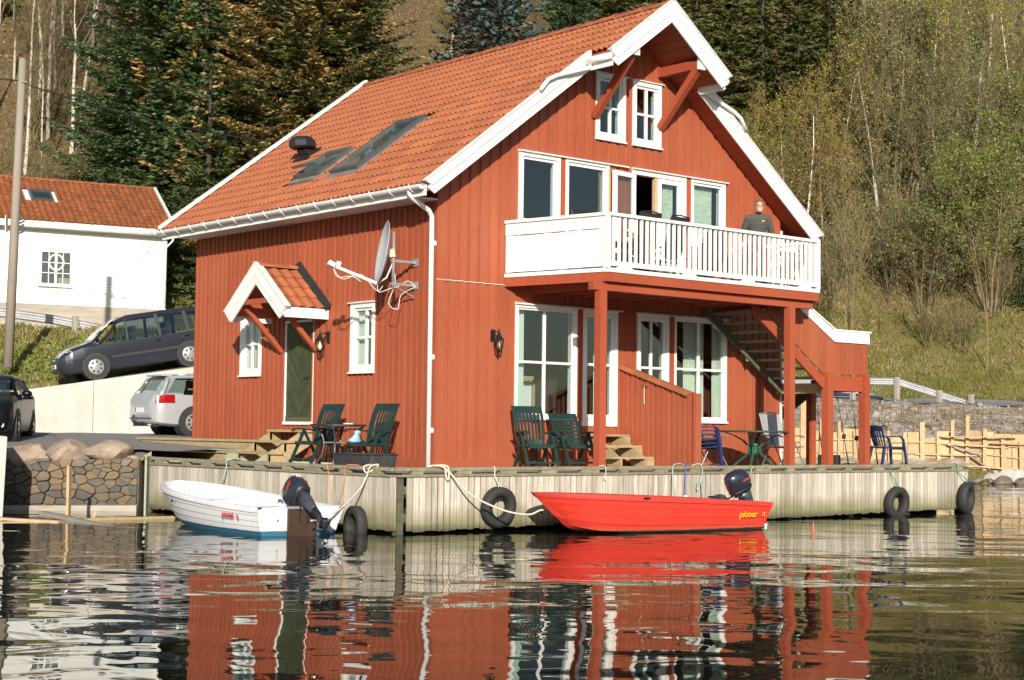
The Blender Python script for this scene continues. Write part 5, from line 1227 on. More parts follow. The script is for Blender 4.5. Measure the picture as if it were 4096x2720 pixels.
# ---- wall lanterns
LM=M('black_cast_lantern',(.02,.024,.026),.4,.25,12,metal=.4)
def lantern(label,p,out,lit):
    p=Vector(p);o_=Vector(out); r_=root('wall_lantern',label,'lamp',p,'wall lanterns'); c_=p+o_*.20
    mb=MB(); sd_=o_.cross(Vector((0,0,1))); mb.beam(p+Vector((0,0,-.09)),p+Vector((0,0,.12)),.075,.03,o_); mb.xf(Matrix.Translation(o_*.015)); ob('backplate',mb,LM,r_)
    mb=MB(); mb.tube([p+Vector((0,0,.04)),p+o_*.1+Vector((0,0,.09)),p+o_*.18+Vector((0,0,.06)),c_+Vector((0,0,.02))],.012,6); mb.tube([p+Vector((0,0,-.03)),p+o_*.08+Vector((0,0,.0)),p+o_*.1+Vector((0,0,.08))],.009,6); ob('arm',mb,LM,r_,smooth=True)
    mb=MB(); mb.lathe([(.105,-.075),(.105,-.065),(.075,-.04),(.045,.01),(.03,.05),(.012,.07),(.016,.09),(.006,.13)],6,c_); ob('cap',mb,LM,r_)
    mb=MB(); mb.lathe([(.058,-.255),(.062,-.25),(.092,-.078),(.085,-.08),(.058,-.25)],6,c_); ob('glass_shade',mb,MT['clear'],r_)
    mb=MB()
    for k in range(6):
        a=2*math.pi*k/6; ax=Vector((0,0,1)).orthogonal().normalized(); ay=Vector((0,0,1)).cross(ax); dd=ax*math.cos(a)+ay*math.sin(a); mb.tube([c_+dd*.063+Vector((0,0,-.255)),c_+dd*.094+Vector((0,0,-.075))],.006,4)
    mb.lathe([(.02,-.30),(.035,-.275),(.065,-.262),(.065,-.25)],6,c_); mb.lathe([(.002,-.35),(.014,-.33),(.008,-.315),(.02,-.30)],6,c_); ob('cage',mb,LM,r_)
    bm_,n,pn=newmat('bulb_glow' if lit else 'frosted_bulb'); pn.inputs['Base Color'].default_value=(.8,.72,.55,1)
    if lit: pn.inputs['Emission Color'].default_value=(1,.78,.42,1); pn.inputs['Emission Strength'].default_value=2.2
    mb=MB(); mb.lathe([(.012,-.23),(.03,-.19),(.03,-.15),(.016,-.11),(.01,-.09)],8,c_); ob('bulb',mb,bm_,r_,smooth=True)
lantern('black wall lantern to the right of the green side door',(-.03,3.31,2.36),(-1,0,0),True)
lantern('black wall lantern on the sunny front wall left of the big window',(1.25,-.03,2.33),(0,-1,0),False)
lantern('lit black wall lantern under the outside stairs',(7.92,-.03,2.36),(0,-1,0),True)
# ---- satellite dish
sr=root('satellite_dish','grey satellite dish on a steel wall pole with loose white cables','dish',(0,.6,3.5))
DM=M('grey_dish_metal',(.50,.51,.52),.45,.08,4,fine=.05); 
px,py=-.50,.61
mb=MB(); mb.tube([(px,py,3.10),(px,py,4.12)],.028,10); ob('mast',mb,MT['steel'],sr,smooth=True)
for z in(3.60,3.19):
    mb=MB(); mb.beam((px-.05,py-.0,z),(-.03,py-.03,z),.05,.05); mb.box(-.05,-.03,py-.12,py+.06,z-.07,z+.07); ob('wall_arm',mb,MT['steel'],sr)
mb=MB(); mb.tube([(px+.02,py,3.17),(-.06,py-.02,2.98)],.014,6); ob('stay',mb,MT['steel'],sr)
# bowl: axis towards +y-ish outwards over the water
c_=Vector((-.70,.68,3.74)); ax=Vector((-.90,.42,.16)).normalized(); sx_=ax.cross(Vector((0,0,1))).normalized(); up_=sx_.cross(ax)
rows=[]
for r__ in(0.001,.12,.24,.36,.46,.50): rows.append([c_+ax*(r__*r__*.42-.10)+sx_*math.cos(2*math.pi*k/32)*r__*.92+up_*math.sin(2*math.pi*k/32)*r__*1.12 for k in range(32)])
r2=[[p-ax*.012 for p in q] for q in rows[::-1]]
mb=MB(); mb.loft(rows+[[p+ (p-c_).normalized()*.012 for p in rows[-1]]]+r2,True,False); ob('reflector',mb,DM,sr,smooth=True)
CRM=M('cream_bracket',(.62,.55,.38),.5,.1,5)
mb=MB(); mb.beam(c_-ax*.11,Vector((px,py,3.74)),.13,.14); ob('bracket',mb,CRM,sr)
lb=c_+up_*-.56-ax*.02; le=c_+ax*.80-up_*.40
mb=MB(); mb.beam(lb,le,.035,.05); ob('feed_arm',mb,MT['white_old'],sr)
mb=MB(); mb.tube([Vector((px,py+.03,3.55)),Vector((px-.1,py+.06,3.3)),lb],.015,6); ob('strut',mb,MT['white_old'],sr,smooth=True)
mb=MB()
for k in(-1,1): mb.beam(le+sx_*.05*k-ax*.02,le+sx_*.05*k+ax*.10+up_*.04,.07,.08)
mb.lathe([(.045,-.02),(.045,.06)],10,le-ax*.06+up_*.05,-ax); ob('lnb',mb,MT['white_old'],sr)
for pts in([le,le-up_*.18-ax*.1,le-up_*.12-ax*.35,lb+up_*-.02+ax*.3],[lb,lb-up_*.14-ax*.05,Vector((px-.02,py,3.12)),Vector((px+.1,py-.02,3.15)),Vector((-.2,py-.04,3.26)),Vector((-.04,py-.06,3.15))],[Vector((px,py,3.5)),Vector((px+.03,py-.02,3.2)),Vector((px-.05,py+.05,2.85)),Vector((px+.08,py-.04,2.75)),Vector((px+.16,py-.03,3.0)),Vector((-.04,py-.05,3.17))],[le-up_*.05,le-up_*.2-ax*.2,le-up_*.06-ax*.5,lb-up_*.12,lb-up_*.02-ax*.1]):
    P_=[Vector(p) for p in pts]; out=[]
    for i in range(len(P_)-1):
        p0,p1,p2,p3=P_[max(i-1,0)],P_[i],P_[i+1],P_[min(i+2,len(P_)-1)]
        for k in range(6):
            t=k/6; out.append(.5*((2*p1)+(p2-p0)*t+(2*p0-5*p1+4*p2-p3)*t*t+(3*p1-p0-3*p2+p3)*t**3))
    out.append(P_[-1]); mb=MB(); mb.tube(out,.007,5); ob('cable',mb,MT['white_old'],sr,smooth=True)
# ---- curtains and things behind the glass
def cloth_mat(name,c1,c2,sc,stripes=None):
    m,n,p=newmat(name); mp=coords(n,'World',sc)
    if stripes:
        ck=n.nodes.new('ShaderNodeTexChecker'); ck.inputs['Scale'].default_value=stripes; n.links.new(mp.outputs[0],ck.inputs[0]); ck.inputs[1].default_value=(*c1,1); ck.inputs[2].default_value=(*c2,1); n.links.new(ck.outputs[0],p.inputs[0])
    else:
        nz=noise(n,mp,4,3,.5,1.0); rp=ramp(n,[(.38,c1),(.5,c2),(.58,(.62,.58,.42)),(.7,c1)]); n.links.new(nz.outputs[0],rp.inputs[0]); n.links.new(rp.outputs[0],p.inputs[0])
    p.inputs['Roughness'].default_value=.9; p.inputs['Subsurface Weight'].default_value=0; return m
CG=cloth_mat('green_check_cloth',(.50,.60,.48),(.66,.70,.60),(1,1,1),28); CF=cloth_mat('teal_patterned_cloth',(.56,.54,.42),(.36,.48,.42),(.8,1,2.2)); CC=cloth_mat('cream_lace_cloth',(.66,.66,.55),(.58,.60,.50),(1.5,1,3))
def curtain(label,x0,x1,y,z0,z1,mat,folds=6,amp=.025,lean=0):
    n=folds*8; mb=MB(); rows=[]
    for z,f in((z0,1),((z0+z1)/2,.9),(z1,.8)): rows.append([Vector((x0+(x1-x0)*k/n+lean*(z1-z)/(z1-z0)*(1-k/n*.3),y+amp*f*math.sin(2*math.pi*folds*k/n+.4*z),z)) for k in range(n+1)])
    mb.loft(rows,False,False); ob('curtain',mb,mat,None,smooth=True,label=label,cat='curtain',group='curtains')
curtain('green checked curtain in the left ground floor window',1.88,2.17,.16,.90,2.86,CG,5)
curtain('cream lace curtain in the right ground floor window',6.44,7.02,.18,.90,2.86,CC,8)
curtain('cream curtain end at the right edge of the right ground floor window',7.26,7.42,.16,.90,2.86,CC,3)
curtain('patterned curtain in the balcony window at the left',1.88,2.08,.15,4.45,5.68,CF,4,.02)
curtain('teal patterned curtain behind the shut balcony door leaf',5.76,6.06,.14,3.5,5.62,CF,5,.02)
curtain('teal patterned curtain in the balcony window at the right',6.46,7.22,.15,4.45,5.66,CF,10,.022)
curtain('narrow checked curtain behind the left glazed door',3.98,4.2,.2,.9,2.2,CG,4)
n=18; mb=MB(); mb.loft([[Vector((.14+.02*math.sin(k*1.6),2.24+.22*k/n,z)) for k in range(n+1)] for z in(1.75,2.85)],False,False); ob('curtain',mb,CC,None,smooth=True,label='pale curtain in the side window under the satellite dish',cat='curtain')
n=24; mb=MB(); mb.loft([[Vector((.14+.02*math.sin(k*1.6),6.2+.26*k/n,z)) for k in range(n+1)] for z in(1.75,2.85)],False,False); ob('curtain',mb,CC,None,smooth=True,label='pale curtain in the side window left of the green door',cat='curtain')
mb=MB(); mb.box(2.05,3.0,.9,1.3,.68,1.62); mb2=MB(); mb2.box(2.0,3.05,.88,1.32,1.62,1.68); r_=root('kitchen_cabinet','white cupboard with orange wooden frame inside the left window','cabinet',(2.5,1.1,.68)); ob('carcass',mb,MT['white'],r_); ob('top',mb2,MT['newwood'],r_)
mb=MB(); mb.box(3.0,3.06,.85,.9,.68,1.62); mb.box(2.0,3.06,.85,.9,1.55,1.62); ob('frame',mb,MT['newwood'],r_)
pr_=root('framed_picture','dark framed blue picture on the wall inside the left window','picture',(3.0,3.28,2.2)); mb=MB(); mb.box(2.6,3.9,3.25,3.29,1.75,2.75); ob('frame',mb,M('dark_frame',(.03,.02,.015),.5,.2,5),pr_); mb=MB(); mb.box(2.75,3.75,3.235,3.249,1.87,2.63); ob('print',mb,M('blue_picture',(.05,.16,.22),.5,.4,4),pr_)
# ---- balcony things
for lab,x,y,rz in (('black fabric chair with its back to the red wall by the left balcony window',2.68,-1.3,R(12)),('black fabric chair near the open balcony door',3.62,-1.26,R(176)),('black fabric chair standing furthest along the balcony table',4.34,-1.26,R(184)),('black fabric folding chair below the right balcony window',6.05,-.75,R(-75))):
    sling('garden_chair',lab,(x,y,BZ-.01),rz,'blacktex','darkmetal',1.22,'black garden chairs on the balcony')
bt=root('balcony_table','dark table with a flower pot on the balcony','table',(3.6,-.75,BZ)); mb=MB(); mb.box(3.05,4.2,-1.02,-.42,BZ+.70,BZ+.73); ob('table_top',mb,MT['darkmetal'],bt)
for sx in(3.11,4.14):
    for sy in(-.97,-.47): mb=MB(); mb.box(sx-.02,sx+.02,sy-.02,sy+.02,BZ-.01,BZ+.699); ob('leg',mb,MT['darkmetal'],bt)
fp=root('flower_pot','white pot of yellow pansies on the balcony table','flower pot',(3.86,-.9,BZ+.73)); mb=MB(); mb.lathe([(.07,0),(.10,.10),(.105,.11)],14,(3.86,-.9,BZ+.731)); ob('pot',mb,MT['white'],fp,smooth=True)
mb=MB(); rb_=random.Random(2)
for k in range(60):
    p=Vector((3.86+rb_.uniform(-.13,.13),-.9+rb_.uniform(-.1,.1),BZ+.85+rb_.uniform(0,.1))); a=Vector((rb_.uniform(-1,1),rb_.uniform(-1,1),rb_.uniform(-.3,1))).normalized()*.035; b=a.orthogonal().normalized()*.018; mb.add([p-a,p+b,p+a,p-b],[(0,1,2,3)])
ob('leaves',mb,M('pansy_leaf',(.05,.11,.03),.6,.3,9),fp)
for dx,dy,dz in((-.10,-.05,.24),(.10,-.06,.20),(.02,0,.26),(.13,0,.17)):
    mb=MB(); c_=Vector((3.86+dx,-.9+dy,BZ+.73+dz)); mb.ball(c_,(.035,.02,.035),8,5); ob('flower',mb,M('yellow_petal',(.85,.62,.02),.6,.1,9),fp)
wt=root('white_table','white folding table in front of the standing man','table',(7.15,-1.75,BZ)); mb=MB(); mb.box(6.85,7.6,-2.05,-1.62,BZ+.72,BZ+.76); ob('table_top',mb,MT['white'],wt)
for sx in(6.9,7.55):
    mb=MB(); mb.beam((sx,-2.0,BZ),(sx,-1.66,BZ+.72),.03,.03); mb.beam((sx+.03,-1.66,BZ),(sx+.03,-2.0,BZ+.72),.03,.03); ob('leg',mb,MT['white'],wt)
mb=MB(); mb.box(6.87,7.58,-2.03,-2.0,BZ+.6,BZ+.7); ob('apron',mb,MT['white'],wt)
# ================================================================ the man on the balcony
def person():
    base=Vector((6.74,-1.48,BZ-.01)); face=math.atan2(-.70,-.62)   # looks out over the rail
    fx=Vector((math.cos(face),math.sin(face),0)); lx=Vector((-math.sin(face),math.cos(face),0))  # lx: his left
    L=lambda f,l,z: base+fx*(f+max(0,z-.92)*.26)+lx*l+Vector((0,0,z-max(0,z-.92)*.045))
    mb=MB()
    def limb(pts,rs): mb.tube(pts,rs,10)
    def blob(c,r):
        b=MB().ball((0,0,0),r,14,10); m=Matrix.Identity(4)
        for i in range(3): m[i][0]=fx[i];m[i][1]=lx[i];m[i][3]=c[i]
        b.xf(m); mb.add(b.v,b.f)
    # torso: stacked ellipses
    rings=[]
    for z,f,a,b in((.86,-.02,.125,.165),(.95,-.02,.13,.175),(1.05,-.01,.12,.165),(1.18,.0,.125,.175),(1.32,.02,.13,.195),(1.42,.03,.115,.19),(1.49,.035,.085,.14),(1.53,.04,.06,.07)):
        rings.append([L(f+a*math.cos(t),b*math.sin(t),z) for t in [2*math.pi*k/18 for k in range(18)]])
    mb.loft(rings)
    limb([L(.035,0,1.47),L(.05,0,1.58)],[.062,.056])
    hc=L(.095,.012,1.668)
    blob(hc,(.104,.084,.122)); blob(hc+fx*.02+Vector((0,0,-.07)),(.078,.062,.06))
    limb([hc+fx*.085+Vector((0,0,.015)),hc+fx*.112+Vector((0,0,-.025))],[.010,.016]); blob(hc+fx*.088+Vector((0,0,.03)),(.014,.05,.012)); blob(hc+fx*.088+Vector((0,0,-.062)),(.012,.026,.010))
    for s in(-1,1): blob(hc+lx*.078*s+Vector((0,0,-.01)),(.018,.012,.03))
    hands=[]
    for s in(-1,1):
        sh=L(.03,.185*s,1.44); el=L(-.02,.285*s,1.16); wr=L(.16,.31*s,.95); hd=L(.24,.305*s,.90)
        limb([L(.03,.10*s,1.45),sh,(sh+el)/2,el],[.085,.078,.068,.06]); limb([el,(el*.6+wr*.4),wr],[.06,.055,.042])
        limb([wr,hd],[.028,.036]); d=(hd-wr).normalized(); sd=d.cross(Vector((0,0,1))).normalized(); dn=sd.cross(d)
        for k,(o,l) in enumerate(((-.030,.070),(-.010,.082),(.010,.078),(.029,.060))):
            p0=hd+sd*o; limb([p0,p0+d*l*.5+dn*.004,p0+d*l-dn*.018],[.0105,.010,.0085])
        th=hd-d*.03-sd*.03*s*-1; limb([th,th+sd*.035*s+d*.03,th+sd*.045*s+d*.06-dn*.008],[.014,.012,.010])
        hp=L(-.02,.095*s,.90); kn=L(.03,.12*s,.48); an=L(-.04,.14*s,.08)
        limb([hp,(hp+kn)/2,kn],[.10,.085,.062]); limb([kn,(kn*.6+an*.4),an],[.062,.06,.045]); limb([an,L(.03,.145*s,.045),L(.17,.155*s,.03)],[.05,.048,.035])
    o=ob('person',mb,None,None,recalc=True)
    rm=o.modifiers.new('join','REMESH'); rm.mode='VOXEL'; rm.voxel_size=.0075
    sm=o.modifiers.new('soft','SMOOTH'); sm.factor=.5; sm.iterations=3
    dg=bpy.context.evaluated_depsgraph_get(); me=bpy.data.meshes.new_from_object(o.evaluated_get(dg)); o.modifiers.clear(); old=o.data; o.data=me; bpy.data.meshes.remove(old)
    SK=M('skin',(.58,.34,.25),.5,.08,20); FLc=M('dark_grey_fleece',(.075,.072,.063),.95,.15,60,bmp=.4,bd=.004); TR=M('dark_trousers',(.035,.034,.032),.85,.2,20); SH=M('dark_shoes',(.03,.025,.02),.6,.2,20)
    for q in(FLc,TR,SK,SH): me.materials.append(q)
    idx=[]
    for p in me.polygons:
        c=p.center-base; l=abs(c.dot(lx)); z=c.z; z=z if z<.92 else .92+(z-.92)/.955; f=c.dot(fx)-max(0,z-.92)*.26
        if z>1.545: i=2
        elif z<.10: i=3
        elif l>.21 and z<1.0 : i=2 if f>.205 else 0
        elif z<.93: i=1
        else: i=0
        idx.append(i)
    me.polygons.foreach_set('material_index',idx); me.polygons.foreach_set('use_smooth',[True]*len(me.polygons))
    tag(o,'man in dark grey fleece and glasses leaning over the balcony railing','person')
    # hair, glasses, collar, chest logo
    hb=MB(); rings=[]; rr_=random.Random(4); na=20; nt_=7
    for i in range(nt_+1):
        row=[]
        for k in range(na):
            a=2*math.pi*k/na; c=math.cos(a); lim=R(52)+R(70)*((1-c)/2)**.9; th=max(.02,lim*i/nt_); j_=1+rr_.uniform(-.02,.03)*(i>1)
            row.append(hc+fx*(.112*math.sin(th)*c*j_-.004)+lx*(.092*math.sin(th)*math.sin(a)*j_)+Vector((0,0,.004+.136*math.cos(th)*j_+(.012 if c>.3 and i>3 else 0))))
        rings.append(row)
    hb.loft(rings+[[p*.9+hc*.1 for p in rings[-1]]],True,True); ob('hair',hb,M('short_brown_hair',(.13,.075,.038),.7,.3,60),o,smooth=True)
    gb=MB(); gc=hc+fx*.103+Vector((0,0,.012))
    for s in(-1,1):
        c=gc+lx*.034*s; pts=[c+lx*.028*math.cos(a)+Vector((0,0,.018*math.sin(a))) for a in [2*math.pi*k/10 for k in range(11)]]; gb.tube(pts,.0035,5); gb.tube([c+lx*.028*s,hc+lx*.088*s+Vector((0,0,.005))],.003,4)
    gb.tube([gc+lx*.006,gc-lx*.006],.003,4); ob('glasses',gb,M('matte_black_frame',(.01,.01,.01),.9,.1,5,spec=.05),o)
    cb=MB(); cb.loft([[L(.04+.068*math.cos(a),.072*math.sin(a),z) for a in [2*math.pi*k/14 for k in range(14)]] for z in(1.49,1.555)],True,False); ob('collar',cb,FLc,o,smooth=True)
    zb=MB(); zb.beam(L(.112,0,1.52),L(.148,0,1.36),.008,.006); ob('zip',zb,MT['black'],o)
    lb_=MB(); lb_.beam(L(.150,.065,1.375),L(.143,.115,1.378),.006,.022); ob('chest_logo',lb_,YEL,o)
person()
# ================================================================ cars
TYR=MT['tyre']; RIM=M('silver_wheel',(.55,.55,.56),.35,.08,6,metal=.7,space='Object'); CGL=None
def dark_glass():
    m,n,p=newmat('tinted_car_glass'); p.inputs['Base Color'].default_value=(.02,.028,.028,1); p.inputs['Roughness'].default_value=.03; p.inputs['Specular IOR Level'].default_value=.8; return m
CGL=MT['carglass']; CGLD=dark_glass()
LGT=M('headlight_lens',(.72,.74,.76),.12,.15,30,metal=.3,space='Object'); TAIL=M('red_tail_lamp',(.30,.008,.008),.15,.3,25,space='Object'); PLATE=M('white_plate',(.75,.75,.73),.5,.05,10)
TRIM=M('dark_trim_plastic',(.03,.03,.032),.6,.2,15)
SEAT=M('dark_seat_cloth',(.05,.05,.055),.9,.2,20)
def car(name,label,cat,mat,prof,W_,wheels,Rw,loc,head,pitch=0,spoke=7,group='parked cars',seats=(.15,-.85)):
    """prof: list of (x, z_low, z_belt, z_top, halfwidth, roof_halfwidth); x forward"""
    r_=root(name,label,cat,loc,group,0,world=False)
    r_.rotation_euler=Euler((0,-pitch,head),'XYZ'); r_.rotation_euler=(Matrix.Rotation(head,4,'Z')@Matrix.Rotation(-pitch,4,'Y')).to_euler()
    xs=[p[0] for p in prof]
    def val(x,i): return float(np.interp(x,xs,[p[i] for p in prof]))
    def ring(x):
        zl,zb,zt,w,wr=[val(x,i) for i in range(1,6)]; wr=min(wr,w)
        h=[(0,zl),(w*.84,zl),(w*.955,zl+.05),(w*.985,zl+(zb-zl)*.30),(w,zl+(zb-zl)*.55),(w*.985,zb-.06),(w*.965,zb),(wr+(w*.965-wr)*.45,zb+(zt-zb)*.50),(wr+(w*.965-wr)*.06,zb+(zt-zb)*.88),(wr*.93,zt-(zt-zb)*.0-.012),(wr*.5,zt+.012),(0,zt+.02)]
        return h
    st=sorted(set(list(np.linspace(xs[0],xs[-1],46))+xs)); mb=MB()
    cab=lambda x: val(x,3)-val(x,2)>.16
    rings=[]
    for x in st:
        h=ring(float(x))
        if cab(float(x)):
            zb=val(float(x),2); w=val(float(x),4); h=h[:7]+[(w*.90,zb-.01),(w*.90,zb-.30),(w*.6,zb-.32),(w*.3,zb-.32),(0,zb-.32)]
        rings.append([Vector((x,y,z)) for y,z in h]+[Vector((x,-y,z)) for y,z in h[-2:0:-1]])
    mb.loft(rings,True,True); body=ob('body',mb,mat,r_); smooth_angle(body,32)
    def side(x,f,s,off=.006):   # f 0 belt .. 1 roof edge
        zl,zb,zt,w,wr=[val(x,i) for i in range(1,6)]; wr=min(wr,w)
        y=np.interp(f,[0,.5,.88,1],[w*.965,wr+(w*.965-wr)*.45,wr+(w*.965-wr)*.06,wr*.93]); return Vector((x,s*(float(y)+off),zb+(zt-zb)*min(f,.97)+off*.4))
    def sidepanel(pn,x0,x1,x0t,x1t,f0,f1,s,m_,n=6):
        mb=MB(); rows=[]
        for j in range(4):
            f=f0+(f1-f0)*j/3; a=x0+(x0t-x0)*j/3; b=x1+(x1t-x1)*j/3; rows.append([side(a+(b-a)*k/n,f,s) for k in range(n+1)])
        mb.loft(rows,False,False); return ob(pn,mb,m_,r_)
    def top(x,y,off=.008):
        zt,wr,zb=val(x,3),val(x,5),val(x,2); return Vector((x,y,zt+.02-.032*(abs(y)/max(wr,.1))**2+off))
    def toppanel(pn,x0,x1,y0,y1,m_,n=6):
        mb=MB(); rows=[]
        for j in range(7):
            x=x0+(x1-x0)*j/6; yy=y0+(y1-y0)*j/6; rows.append([top(x,-yy+2*yy*k/n) for k in range(n+1)])
        mb.loft(rows,False,False); return ob(pn,mb,m_,r_)
    def belt(x,zf,s,off=.006):
        zl,zb,w=val(x,1),val(x,2),val(x,4); y=np.interp(zf,[0,.08,.3,.55,.93,1],[w*.84,w*.955,w*.985,w,w*.985,w*.965]); return Vector((x,s*(float(y)+off),zl+(zb-zl)*zf))
    cx_=[x for x in np.linspace(xs[0],xs[-1],200) if cab(float(x))]; ca,cb=float(min(cx_)),float(max(cx_))
    zmx=max(p[3] for p in prof); rx=[x for x in np.linspace(xs[0],xs[-1],200) if val(float(x),3)>zmx-.09]; ra,rb2=float(min(rx)),float(max(rx))
    mbr=MB(); rows=[]
    for k in range(13):
        x=ra+(rb2-ra)*k/12; rows.append([side(x,f,1,0) for f in(.86,.93,.99)]+[top(x,yy*val(x,5),0) for yy in(.86,.5,0,-.5,-.86)]+[side(x,f,-1,0) for f in(.99,.93,.86)])
    mbr.loft(rows,False,False); mbr.loft([[p-Vector((0,0,.03)) for p in q] for q in rows],False,False); rf_o=ob('roof',mbr,mat,r_); smooth_angle(rf_o,40)
    for s in(-1,1):
        for xa_,xb_,wd_ in((cb,rb2,.05),(ca,ra,.07)):
            mbp=MB(); mbp.tube([side(xa_+(xb_-xa_)*t,.02+.9*t,s,-.02) for t in(0,.25,.5,.75,1)],[wd_,wd_*.9,wd_*.8,wd_*.8,wd_],6); ob('pillar',mbp,mat,r_,smooth=True)
    for sx_ in seats:
        for sy_ in(-.36,.36):
            zb=val(sx_,2); mbs=MB(); mbs.loft([[Vector((sx_-.08*(z_-zb)+dx,sy_+dy,z_)) for dx,dy in((-.06,-.22*q),(.06,-.22*q),(.06,.22*q),(-.06,.22*q))] for z_,q in((zb-.3,1),(zb+.1,.95),(zb+.16,.8))]); mbs.loft([[Vector((sx_-.06+dx,sy_+dy,z_)) for dx,dy in((-.05,-.12),(.05,-.12),(.05,.12),(-.05,.12))] for z_ in(zb+.20,zb+.38)]); ob('seat',mbs,SEAT,r_)
    for wx in wheels:
        for s in(-1,1):
            w=val(wx,4); y=s*(w-.09)
            mb=MB(); mb.lathe([(Rw*1.16,-.30),(Rw*1.16,.098)],28,(wx,y,Rw+.01),(0,s,0)); ob('wheel_arch',mb,TRIM,r_)
            mb=MB(); mb.lathe([(Rw*.62,-.10),(Rw*.93,-.10),(Rw,-.07),(Rw,.075),(Rw*.94,.108),(Rw*.66,.112),(Rw*.62,.09)],32,(wx,y,Rw),(0,s,0)); wh=ob('wheel',mb,TYR,r_,smooth=False); smooth_angle(wh,40)
            mb=MB(); mb.lathe([(Rw*.64,.08),(Rw*.65,.104),(Rw*.60,.108),(Rw*.56,.098),(Rw*.22,.112),(Rw*.10,.116),(.001,.116)],28,(wx,y,Rw),(0,s,0)); ri=ob('rim',mb,RIM,wh); smooth_angle(ri,40)
            for k in range(spoke):
                a=2*math.pi*k/spoke; c=Vector((wx+math.cos(a)*Rw*.44,y+s*.108,Rw+math.sin(a)*Rw*.44)); mb=MB(); mb.lathe([(Rw*.095,-.01),(Rw*.095,.012)],8,c,(0,s,0)); ob('rim_hole',mb,TRIM,wh)
    return r_,side,sidepanel,top,toppanel,belt,val
# ---- dark grey van, nose to the left on the upper road
VAN=M('dark_grey_metallic_paint',(.030,.034,.048),.28,.06,2,metal=.3,coat=.6,space='Object')
vp=[(-2.18,.42,.86,.95,.55,.50),(-2.13,.34,.98,1.30,.76,.56),(-2.0,.27,1.0,1.58,.85,.63),(-1.6,.22,.99,1.64,.885,.66),(-.6,.20,.97,1.655,.90,.68),(.2,.20,.95,1.64,.90,.68),(.62,.20,.94,1.56,.90,.66),(1.0,.20,.93,1.33,.895,.66),(1.36,.20,.92,1.06,.89,.72),(1.62,.20,.90,.985,.885,.74),(1.95,.22,.82,.92,.865,.70),(2.15,.24,.72,.82,.80,.62),(2.28,.28,.62,.71,.70,.52),(2.34,.34,.54,.60,.56,.42)]
a_=site(-11.86,45.35); b_=site(-9.45,46.50); hd=math.atan2(a_.y-b_.y,a_.x-b_.x); cz=(1.96+2.41)/2
van,side,sp,top,tp,belt,val=car('grey_van','dark grey family van parked on the upper road behind the concrete wall','van',VAN,vp,1.8,(1.36,-1.30),.325,(*((a_+b_)/2)[:2],cz-.02),hd,math.atan2(1.96-2.41,2.66),7)
for s in(-1,1):
    for q in((.42,.36,.36,.33),(-.50,-.58,-.46,-.56),(-1.30,-1.40,-1.28,-1.38)): sp('pillar',q[0],q[1],q[2],q[3],.0,.9,s,TRIM)
    sp('window',.95,.42,.30,.36,.06,.86,s,CGL); sp('window',.36,-.50,.33,-.46,.04,.88,s,CGL); sp('window',-.58,-1.30,-.56,-1.28,.04,.88,s,CGL); sp('window',-1.40,-1.98,-1.38,-1.86,.08,.84,s,CGL)
    for x in(.98,-.54,-1.36):
        mb=MB(); mb.loft([[belt(x+dx,f,s,.003) for dx in(-.006,.006)] for f in(.12,.4,.7,1.0)],False,False); ob('door_seam',mb,TRIM,van)
    mb=MB(); mb.loft([[belt(.88-2.2*k/8,f,s,.012) for k in range(9)] for f in(.42,.52)],False,False); ob('side_moulding',mb,TRIM,van)
    for x in(-.36,-1.20):
        mb=MB(); mb.beam(belt(x,.86,s,.03),belt(x-.17,.86,s,.03),.03,.03); ob('door_handle',mb,VAN,van)
    mb=MB(); mb.ball(side(.86,.16,s,.13),(.06,.10,.075),12,8); ob('wing_mirror',mb,VAN,van,smooth=True)
    mb=MB(); mb.tube([side(.55,.97,s,-.02)+Vector((0,0,.02)),side(.3,.99,s,-.02)+Vector((0,0,.05)),side(-1.4,.99,s,-.02)+Vector((0,0,.05)),side(-1.8,.97,s,-.02)+Vector((0,0,.02))],.016,6); ob('roof_rail',mb,TRIM,van,smooth=True)
    mb=MB(); rows=[]
    for z0,xx in((.60,0),(.68,-.01),(.76,-.05)): rows.append([Vector((2.27-(.52*q)**2*1.15+xx+.03,s*(.36+.44*q),z0+.10*q)) for q in(0,.25,.5,.75,1)])
    mb.loft(rows,False,False); ob('headlight',mb,LGT,van)
tp('windscreen',1.34,.56,.66,.58,CGL)
mb=MB(); mb.prism([(2.315,-.33,.58),(2.315,.33,.58),(2.28,.36,.70),(2.28,-.36,.70)],(.02,0,0)); ob('grille',mb,TRIM,van)
for z in(.63,.66,.69):
    mb=MB(); mb.box(2.334,2.342,-.33,.33,z-.026,z-.016); ob('grille_bar',mb,MT['chrome'],van)
mb=MB(); mb.lathe([(.055,0),(.055,.03),(.04,.035)],16,(2.32,0,.645),(1,0,0)); ob('badge',mb,MT['chrome'],van)
mb=MB(); mb.box(2.31,2.365,-.26,.26,.42,.53); ob('number_plate',mb,PLATE,van); mb=MB(); mb.box(2.366,2.369,.215,.258,.423,.527); ob('plate_band',mb,M('blue_band',(.03,.09,.4),.5,.1,5),van)
lettering('M JM 650',.088,MT['black'],frame((2.3665,.205,.445),(0,-1,0),(0,0,1)),van,'plate_number',0,.001,.001)
mb=MB(); mb.box(2.26,2.335,-.5,.5,.29,.39); ob('air_intake',mb,TRIM,van)
